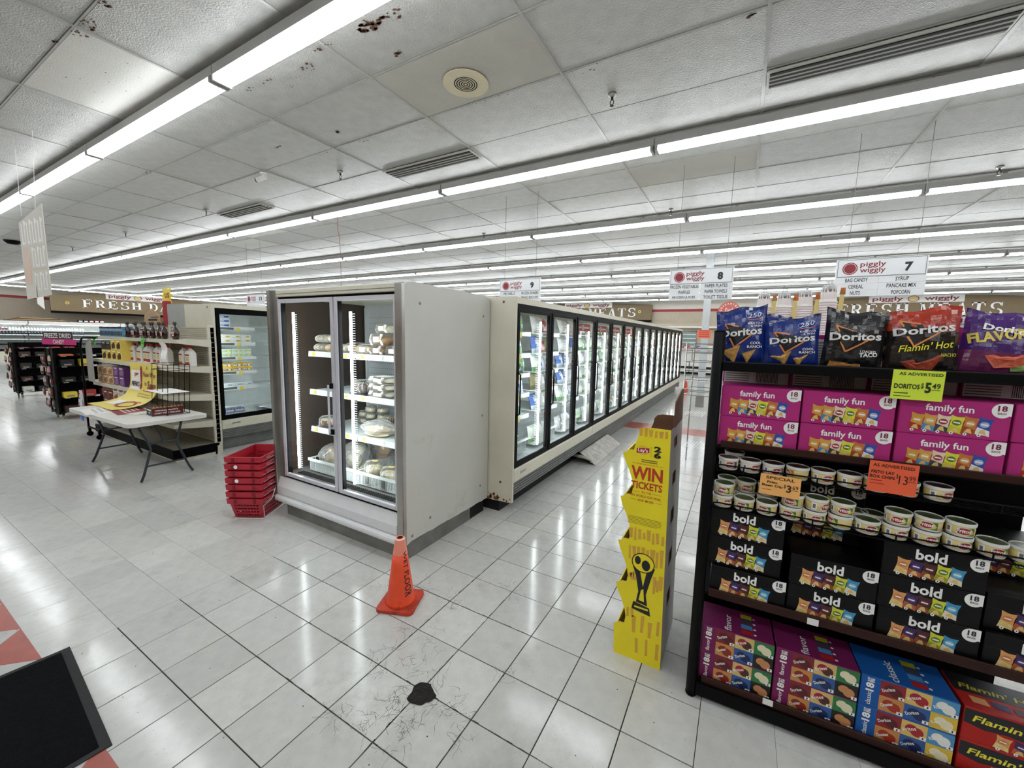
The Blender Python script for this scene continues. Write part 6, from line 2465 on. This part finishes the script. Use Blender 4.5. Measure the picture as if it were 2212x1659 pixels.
# ============================================================ AISLE SIGNS
HANG = mat('hanger_wire', '6E6E6C', .4, metal=.6)
SIGNW = mat('sign_white', 'E4E6E8', .4, var=.02)
def aisle_sign(x0, x1, num, left, right, label):
    y, zt, zb = 4.5, 2.70, 2.292
    w, h = x1-x0, zt-zb
    t = thing('aisle_sign', label, 'sign', ((x0+x1)/2, y, zb))
    loc = t.location
    F = plane((-w/2, -.012, 0), (1, 0, 0), (0, 0, 1))
    b = MB()
    b.bbox(-w/2, w/2, -.012, .012, h*.52, h, SIGNW, .003)
    b.build('header_panel', t)
    b = MB()
    bl = ink('3A4668')
    a0, a1, c0, c1 = w*.02, w*.98, h*.535, h*.975
    for (p, q) in (((a0, c0), (a1, c0)), ((a1, c0), (a1, c1)), ((a1, c1), (a0, c1)), ((a0, c1), (a0, c0))):
        b.line(F, p, q, .004, bl, .001)
    b.ell(F, w*.16, h*.745, w*.088, w*.088, MAR, .0012, 28)
    b.ring(F, w*.16, h*.745, w*.075, w*.006, ink('E9DADA'), .0016, 28)
    b.text(F, 'piggly', w*.275, h*.745, w*.285, h*.17, MAR, .0012, .012)
    b.text(F, 'wiggly', w*.275, h*.590, w*.285, h*.17, MAR, .0012, .012)
    b.text(F, num, w*(.76 if len(num) == 1 else .72), h*.62, w*(.085 if len(num) == 1 else .16), h*.235, ink('16202A'), .0012, .05)
    b.build('header_print', t)
    for r in range(3):
        z1 = h*.52-r*h*.173-.001
        z0 = z1-h*.168
        for s, words in ((0, left), (1, right)):
            b = MB()
            b.box(-w/2+s*w*.5+.001, -w/2+(s+1)*w*.5-.001, -.008, .004, z0, z1, SIGNW)
            o = b.build('aisle_slat', t)
            if r < len(words) and words[r]:
                b = MB()
                tw = min(w*.46, w*.028*len(words[r])*1.02)
                FF = plane((-w/2+s*w*.5+(w*.5-tw)/2, -.008, 0), (1, 0, 0), (0, 0, 1))
                b.text(FF, words[r], 0, z0+h*.035, tw, h*.105, ink('2A2A30'), .001, .015)
                b.build('lettering', o)
    for xx in (-w*.38, w*.38):
        b = MB()
        b.tube([(xx, 0, h), (xx, 0, CZ-zb-.006)], .0025, HANG, 5)
        b.build('hanger', t)
    return t
aisle_sign(2.415, 3.172, '7', ['BAG CANDY', 'CEREAL', 'NUTS'], ['SYRUP', 'PANCAKE MIX', 'POPCORN'], 'white hanging aisle sign numbered 7 with bag candy and cereal')
aisle_sign(.640, 1.398, '8', ['FROZEN VEGETABLES', 'WAFFLES', 'FROZEN JUICES'], ['PAPER PLATES', 'PAPER TOWELS', 'TOILET TISSUE'], 'white hanging aisle sign numbered 8 with frozen vegetables')
aisle_sign(-2.050, -1.291, '9', ['PIE SHELLS', '', ''], ['FROZEN DINNERS', 'BREAD BISCUITS', ''], 'white hanging aisle sign numbered 9 above the freezer row')
aisle_sign(-9.90, -9.06, '13', ['', '', ''], ['', '', ''], 'small distant aisle sign numbered 13 left of the cooler')
# pale welcome sign on strings, upper left
hs = thing('hanging_sign', 'pale printed cardboard sign hanging on two strings, upper left', 'sign', (-5.95, .09, 2.1), R(5.3))
F = plane((-.36, 0, 0), (1, 0, 0), (.0, 0, 1))
CARDP = mat('pale_card', 'D9D6CC', .7, var=.03)
b = MB()
b.prism([(0, 0), (.70, .04), (.70, 1.08), (0, .93)], F, .006, CARDP)
b.build('board', hs)
b = MB()
for row, (zz, hh) in enumerate(((.66, .28), (.38, .24), (.10, .22))):
    for k in range(8):
        if row > 0 and k < 3:
            continue
        a = .06+k*.078
        b.rect(F, a, a+.030, zz, zz+hh*(.9+.1*(k % 2)), W_INK, .001)
        b.rect(F, a, a+.060, zz+(hh*.8 if k % 2 else .0), zz+(hh*.95 if k % 2 else hh*.12), W_INK, .0012)
b.rect(F, .05, .66, .60, .63, ink('CFCBB8'), .0008)
b.rect(F, .25, .66, .34, .365, ink('CFCBB8'), .0008)
b.poly(F, [(.02, .20), (.20, .16), (.24, .40), (.20, .60), (.06, .58)], ink('E3C9B8'), .0009)
b.build('print', hs)
for a in (.13, .53):
    b = MB()
    b.tube([(-.36+a, -.004, 1.0), (-.36+a+(-.16 if a < .3 else -.02), .05, CZ-2.1)], .002, PAPER, 5)
    b.build('string', hs)
b = MB()
b.prism([(0, 0), (-.22, -.06), (-.22, .25), (0, .22)], plane((-.36+.32, -.012, -.06), (.85, -.5, 0), (0, 0, 1)), .004, PAPER)
b.build('folded_flap', hs)

# ============================================================ CEILING FITTINGS
VENTM = mat('diffuser_white', 'BDBBB4', .5)
SLOT = mat('diffuser_slot', '0C0C0C', .9)
for (x0, nm) in ((1.57, 'at the upper right'), (-2.97, 'above the glass-door cooler'), (-7.53, 'at the left, beyond the camera dome')):
    t = thing('ceiling_diffuser', 'long slotted ceiling air diffuser %s' % nm, 'air vent', (x0+.735, 2.97, CZ-.02), 0, 'slot diffusers')
    b = MB()
    b.bbox(-.735, .735, -.135, .135, -.004, .012, VENTM, .004)
    b.build('frame', t)
    for k in range(4):
        b = MB()
        y = -.105+k*.056
        b.box(-.715, .715, y, y+.030, -.012, -.0035, SLOT)
        b.build('slot', t)
        b = MB()
        b.add([(-.715, y+.030, -.004), (.715, y+.030, -.004), (.715, y+.050, -.014), (-.715, y+.050, -.014), (-.715, y+.052, -.004), (.715, y+.052, -.004)], [(0, 1, 2, 3), (3, 2, 5, 4)], VENTM)
        b.build('louvre', t)
t = thing('round_vent', 'round yellowed ceiling vent with concentric rings', 'air vent', (-.775, 1.785, CZ-.01))
YV = mat('vent_yellowed', 'CFC5AA', .55, var=.05)
b = MB()
b.lathe([(.0, -.012), (.205, -.012), (.205, -.006), (.19, .0)][::-1], YV, 40)
b.build('plate', t, smooth=False)
for k in range(5):
    b = MB()
    FVn = plane((0, 0, -.012), (1, 0, 0), (0, -1, 0))
    b.ring(FVn, 0, 0, .022+k*.021, .010, SLOT, .001, 32)
    b.build('ring_slot', t)
SPK = mat('sprinkler_brass', '2E2A24', .4, metal=.6)
for k, (x, y, where) in enumerate(((.335, 2.56, 'right of the round vent'), (-3.54, 2.58, 'above the cooler'), (-7.43, 2.60, 'beside the left diffuser'), (-11.3, 2.60, 'far left of the left diffuser'), (-15.2, 2.62, 'at the far left end'),
                               (.3, 6.3, 'in the second line, above aisle eight'), (-3.6, 6.3, 'in the second line, above the freezers'), (4.2, 6.3, 'in the second line at the right'), (.3, 10.0, 'in the third line, centre'), (4.2, 10.0, 'in the third line, right'), (-3.6, 10.0, 'in the third line, left'))):
    t = thing('sprinkler_head', 'ceiling sprinkler head %s' % where, 'sprinkler', (x, y, CZ-.005), 0, 'sprinkler heads')
    b = MB()
    b.lathe([(.040, .0), (.036, -.020), (.016, -.030), (0, -.030)][::-1], STEEL, 16)
    b.build('escutcheon', t, smooth=True)
    b = MB()
    b.tube([(0, 0, -.028), (0, 0, -.05)], .012, SPK, 8)
    b.tube([(0, 0, -.045), (.016, 0, -.065), (.016, 0, -.085), (0, 0, -.10)], .004, SPK, 6)
    b.tube([(0, 0, -.045), (-.016, 0, -.065), (-.016, 0, -.085), (0, 0, -.10)], .004, SPK, 6)
    b.lathe([(.004, -.10), (.018, -.103), (.018, -.107), (0, -.108)][::-1], SPK, 12)
    b.build('head', t)
cc = thing('security_camera', 'small white bullet security camera on the ceiling', 'camera', (-4.60, 2.10, CZ-.006), R(200))
b = MB()
b.lathe([(0, -.025), (.04, -.02), (.045, 0)], WHITE, 14)
b.tube([(0, 0, -.02), (.02, 0, -.06)], .012, WHITE, 8)
b.build('mount', cc)
b = MB()
b.tube([(-.05, 0, -.055), (.10, 0, -.095)], .032, WHITE, 14)
b.build('body', cc)
b = MB()
b.tube([(.098, 0, -.0945), (.115, 0, -.099)], .030, BLACKP, 14)
b.build('lens', cc)
# loose red wire and dark speaker dome
b = MB()
b.tube([(-5.35, 3.9, CZ-.003), (-5.35, 3.88, 3.75), (-5.33, 3.9, 3.6), (-5.34, 3.92, 3.4), (-5.33, 3.92, 2.4)], .004, mat('red_wire', '7A2A24', .6), 5)
tag(b.build('dangling_wire'), 'thin dark red wire dangling from the ceiling behind the cooler', 'wire')
b = MB()
b.lathe([(0, -.10), (.10, -.09), (.16, -.03), (.17, 0)], BLACKP, 20, c=(-15.6, 1.6, CZ-.002))
tag(b.build('speaker_dome', smooth=True), 'black dome on the ceiling at the far left', 'ceiling dome')

# ============================================================ LEFT BACKGROUND: CANDY RACKS
def candy_rack(label, x0, x1, y, H, seed, parts=True):
    t = thing('candy_rack', label, 'rack', ((x0+x1)/2, y+.25, 0))
    kw = dict(world=True)
    D = .50
    b = MB()
    for x in (x0, x1):
        b = MB()
        for (p, q) in ((y, y+.03), (y+D-.03, y+D), (y+D/2-.01, y+D/2+.01)):
            b.box(x-.015, x+.015, p, q, .10, H, BLACKM)
        for z in (.12, .5, .9, H-.03):
            b.box(x-.012, x+.012, y, y+D, z, z+.025, BLACKM)
        b.box(x-.003, x+.003, y+.03, y+D-.03, .12, H-.03, mat('rack_mesh_dark', '1A1816', .7, var=.4, scale=90))
        b.build('end_frame', t, **kw)
    b = MB()
    b.box(x0, x1, y+.24, y+.26, .12, H, BLACKP)
    b.build('peg_panel', t, **kw)
    for k, z in enumerate((.14, .42, .72, 1.02, H-.14)):
        b = MB()
        b.box(x0+.015, x1-.015, y+.0, y+D, z-.012, z, BLACKM)
        b.box(x0+.015, x1-.015, y-.01, y+.0, z-.02, z+.02, BLACKM)
        b.build('shelf', t, **kw)
        for q in range(3):
            b = MB()
            xx = x0+.08+q*(x1-x0-.2)/2.3
            b.box(xx, xx+.07, y-.014, y-.0105, z-.018, z+.018, PAPER)
            b.build('price_tag', t, **kw)
    for x in (x0+.05, x1-.05):
        for yy in (y+.06, y+D-.06):
            b = MB()
            b.tube([(x-.012, yy, .04), (x+.012, yy, .04)], .04, mat('caster_grey', '8A8A88', .4), 12)
            b.box(x-.016, x+.016, yy-.012, yy+.012, .045, .11, BLACKM)
            b.build('caster', t, **kw)
    return t
def turned(label, cx, cy, L, seed):
    t = candy_rack(label, -L/2, L/2, -.36, 1.36, seed)
    t.location = (cx, cy, 0)
    t.rotation_euler = (0, 0, PI/2)
    return t
turned('black rolling candy rack under the freeze dried candy sign', -9.88, 1.48, 1.15, 1)
turned('black rolling candy rack at the far left', -14.15, 1.70, 1.15, 2)
PC = [('red', 'A0342E'), ('yellow', 'D9C23C'), ('plum', '5A2A3A'), ('dark', '1E1A1C'), ('orange', 'C8602C'), ('pale', 'C9D0C2'), ('black', '141416'), ('brown', '3A2420')]
rc2 = random.Random(9)
for rn, (cx, cy, nm) in enumerate(((-9.88, 1.48, 'near'), (-14.15, 1.70, 'far left'))):
    for li, z in enumerate((.14, .42, .72, 1.02, 1.22)):
        for q in range(4):
            cnm, c = PC[rc2.randrange(8)]
            b = MB()
            b.bbox(-.09, .09, -.08, .08, 0, (.09+.05*rc2.random()) if li < 4 else .03, ink(c), .004)
            b.rect(plane((0, -.08, 0), (1, 0, 0), (0, 0, 1)), -.05, .05, .02, .05 if li < 4 else .028, ink('8A7F70'), .001)
            o = b.build('candy_box')
            o.location = (cx+.25, cy-.43+q*.26, z+.0005)
            o.rotation_euler = (0, 0, PI/2)
            tag(o, '%s candy box, %s place, shelf %s of the %s candy rack' % (cnm, ORD[q], ORD[li], nm), 'candy box', 'candy boxes on the %s rack' % nm)
    for q in range(15):
        cc_ = ('7A3A3A', 'B98A9A', '3A3A3E', '6E2A2E', 'C9B8A0')[q % 5]
        me = pillow_mesh(.13, .17, .04, (film_ink(cc_), film_ink('D0C4BC'), film_ink('5A1E24' if q % 2 else '2E3A30'))).mesh('candy_bag', smooth=True)
        o = link('candy_bag', me)
        o.location = (cx-.26+.22*(q % 3), cy-.63-.02*(q % 2), .22+.21*(q//3))
        tag(o, 'small candy bag hung on the near end of the %s candy rack, %s' % (nm, ORD[q]), 'candy bag', 'bags hung on the %s candy rack' % nm)
sg = thing('candy_sign', 'dark and pink freeze dried candy sign above a black rack', 'sign', (-9.9, .92, 1.36))
b = MB()
F = plane((-.42, 0, 0), (1, .35, 0), (0, 0, 1))
b.prism([(.02, .16), (.74, .16), (.74, .31), (.02, .31)], F, .008, ink('3A3644'))
b.prism([(-.02, .06), (.82, .06), (.82, .17), (-.02, .17)], lambda a, c, o=0: F(a, c, o+.006), .008, ink('C8387E'))
b.text(F, 'FREEZE DRIED', .05, .19, .66, .09, ink('EDE9DC'), .002, .02)
b.text(F, 'CANDY', .26, .075, .28, .08, ink('EDE9DC'), .008, .02)
b.build('board', sg)
b = MB()
for a in (.15, .60):
    b.tube([F(a, .0, -.012), F(a, .10, -.012)], .006, BLACKM, 6)
b.build('bracket', sg)

# dairy cases along the left wall
def dairy(y0, y1, n):
    t = thing('dairy_case', 'long white open dairy case on the left wall, %s' % n, 'dairy case', (-34.2, (y0+y1)/2, 0), 0, 'dairy cases')
    kw = dict(world=True)
    b = MB()
    b.box(-34.9, -33.6, y0, y1, 1.88, 2.06, WHITE)
    b.build('canopy', t, **kw)
    b = MB()
    b.box(-34.9, -34.8, y0, y1, .2, 1.9, WHITE)
    b.build('back_panel', t, **kw)
    for z in (.45, .75, 1.02, 1.28, 1.52):
        b = MB()
        b.box(-34.8, -33.9, y0, y1, z-.02, z, SHELFM)
        b.box(-33.9, -33.89, y0, y1, z-.03, z+.03, BLACKP if z < .8 else SHELFM)
        b.build('shelf', t, **kw)
    b = MB()
    b.box(-34.9, -33.6, y0, y1, 0, .35, CREAM)
    b.build('base', t, **kw)
    b = MB()
    b.box(-33.80, -33.77, y0+.05, y1-.05, 1.865, 1.88, LED)
    b.build('light_bar', t, **kw)
dairy(1.0, 4.9, 'left stretch')
dairy(4.95, 8.8, 'middle stretch')
dairy(8.85, 12.7, 'right stretch under the dairy sign')
def bottle(c1, c2):
    b = MB()
    b.lathe([(.045, 0), (.05, .01), (.05, .14), (.02, .19), (.02, .215), (0, .215)], None, 8, mats=[ink(c1), ink(c1), ink(c2), ink(c2), ink(c2)])
    return b.mesh('bottle', smooth=True)
BT = [bottle('7A2A34', 'E8E4E0'), bottle('8C3A44', 'B02A30'), bottle('C9A23C', 'E8D9A0'), bottle('3A2A3E', 'D9C9C0'), bottle('EDEDEA', 'F0F0EE'), bottle('23283C', 'E8E8EC')]
for r, z in enumerate((1.28, 1.52)):
    for k in range(52):
        y = 1.3+k*.115
        kind = (0, 3, 1)[k % 3] if (k < 26 and r == 1) else (2 if (r == 0 and k < 14 and k % 2) else (0 if k < 22 else (4 if r else 5)))
        o = link('dairy_bottle', BT[kind])
        o.location = (-33.98, y, z)
        o.scale = (1.0, 1.0, .85)
        tag(o, 'distant bottle on the %s dairy case shelf, %s' % (['lower', 'upper'][r], ordw(k+1)+' from the left'), 'bottle', 'bottles in the dairy case')
# flattened boxes lying on top of the dairy case
for k in range(4):
    b = MB()
    b.box(-34.6, -33.7, 4.2+.15*k, 6.6-.2*k, 2.0605+.05*k, 2.105+.05*k, mat('kraft', 'B29470', .8) if k % 2 else mat('dark_card', '5A4634', .8))
    tag(b.build('flattened_carton'), 'flattened carton lying on the dairy case, %s of the pile' % ['bottom', 'second', 'third', 'top'][k], 'carton', 'flattened cartons on the dairy case')
for k in range(5):
    b = MB()
    b.bbox(-34.2, -33.95, 7.0+k*.24, 7.2+k*.24, 2.0605, 2.22, ink('7A2A2E') if k > 1 else ink('2A2A2E'), .005)
    b.rect(plane((-33.95, 0, 0), (0, 1, 0), (0, 0, 1)), 7.02+k*.24, 7.18+k*.24, 2.10, 2.17, W_INK, .002)
    tag(b.build('stock_box'), 'small %s box on top of the dairy case, %s from the left' % ('red' if k > 1 else 'black', ORD[k]), 'box', 'small boxes on the dairy case')

# ============================================================ BACK OF AISLE EIGHT
COLM = mat('column_grey', 'C2C6C8', .5, var=.04)
cl_ = thing('support_column', 'pale grey square support column at the end of aisle eight', 'column', (.67, 10.42, 0))
b = MB()
b.bbox(.585, .755, 10.34, 10.50, 0, CZ-.01, COLM, .006)
b.build('shaft', cl_, **kw)
b = MB()
b.box(.57, .77, 10.325, 10.515, 0, .30, STEEL)
b.build('base_guard', cl_, **kw)
b = MB()
F = plane((.49, 10.335, 1.83), (1, 0, 0), (0, 0, 1))
b.prism([(0, 0), (.33, 0), (.33, .22), (0, .22)], F, .003, ink('EE7C5E'))
for r in range(4):
    b.rect(F, .04, .29, .03+r*.05, .055+r*.05, ink('C2442E'), .002)
tag(b.build('column_poster'), 'orange paper poster taped to the grey column', 'poster')
gs = thing('fresh_sign', 'round red guaranteed fresh sign near the back wall', 'sign', (.88, 19.9, 2.68))
b = MB()
F = plane((0, 0, .45), (1, 0, 0), (0, 0, 1))
b.prism([(.46*math.cos(2*PI*k/28), .46*math.sin(2*PI*k/28)) for k in range(28)], F, .03, ink('B4544A'))
b.build('disc', gs)
b = MB()
for k, c in enumerate('GUARANTEED'):
    t_ = PI*.95-PI*.9*k/9
    G = rotframe(F, .36*math.cos(t_), .36*math.sin(t_), t_-PI/2)
    b.text(G, c, -.03, -.045, .06, .09, ink('EFE0D8'), .004, .02)
b.text(F, 'Fresh', -.17, -.03, .34, .18, ink('EFE0D8'), .004, .0, .1, .2)
b.build('lettering', gs)
b = MB()
b.tube([(0, .02, .9), (0, .02, CZ-2.68)], .006, HANG, 5)
b.build('hanger', gs)
cr = thing('chrome_wire_rack', 'chrome wire shelf rack behind the yellow display', 'rack', (1.10, 4.6, 0))
b = MB()
for (x, y) in ((.905, 4.5), (1.30, 4.5), (.96, 4.95), (1.35, 4.95)):
    b = MB()
    b.tube([(x, y, 0), (x+.01, y, 1.73)], .009, CHROME, 8)
    b.build('post', cr, **kw)
for z in (1.03, 1.10, 1.24, 1.36, 1.48, 1.60, 1.66, 1.72):
    b = MB()
    b.tube([(.905, 4.5, z), (1.30, 4.5, z), (1.35, 4.95, z), (.96, 4.95, z)], .005, CHROME, 6, closed=True)
    b.build('rail', cr, **kw)
for z in (1.22, .75, .30):
    b = MB()
    for k in range(12):
        b.tube([(.91+k*.034, 4.5, z), (.965+k*.034, 4.95, z)], .003, CHROME, 5)
    b.build('wire_shelf', cr, **kw)
fc = dup(cn, (-.05, 13.5, 0), R(10), 'small distant orange cone at the far end of the freezer row')
fc['category'] = 'cone'
# meat cases across the back
MEATW = mat('meat_case_white', 'DCDAD4', .4)
for k in range(6):
    x0 = -3.0+k*2.2
    t = thing('meat_case', 'low white open meat case along the back wall, %s from the left' % ORD[k], 'meat case', (x0+1.08, 22.3, 0), 0, 'meat cases')
    b = MB()
    b.box(x0, x0+2.16, 21.6, 23.0, .12, .72, MEATW)
    b.box(x0, x0+2.16, 21.58, 21.60, .30, .42, DARK)
    b.build('tank', t, **kw)
    b = MB()
    b.box(x0, x0+2.16, 22.7, 23.0, .72, 1.32, MEATW)
    b.box(x0, x0+2.16, 22.3, 23.0, 1.28, 1.33, MEATW)
    b.build('back_riser', t, **kw)
    b = MB()
    b.box(x0, x0+2.16, 21.7, 23.0, 0, .12, DARK)
    b.build('base', t, **kw)
    for q in range(4):
        b = MB()
        c, cn2 = (('A8202C', 'red'), ('5A4AA0', 'violet'), ('E4E0DA', 'white'), ('B8404A', 'rose'))[(q+k) % 4]
        b.bbox(x0+.2+q*.5, x0+.55+q*.5, 22.35, 22.65, 1.3305, 1.48, ink(c), .01)
        b.rect(plane((0, 22.35, 0), (1, 0, 0), (0, 0, 1)), x0+.28+q*.5, x0+.46+q*.5, 1.37, 1.43, W_INK, .003)
        tag(b.build('meat_pack'), '%s pack on top of the %s meat case, %s from its left' % (cn2, ORD[k], ORD[q]), 'meat pack', 'packs on the meat cases')
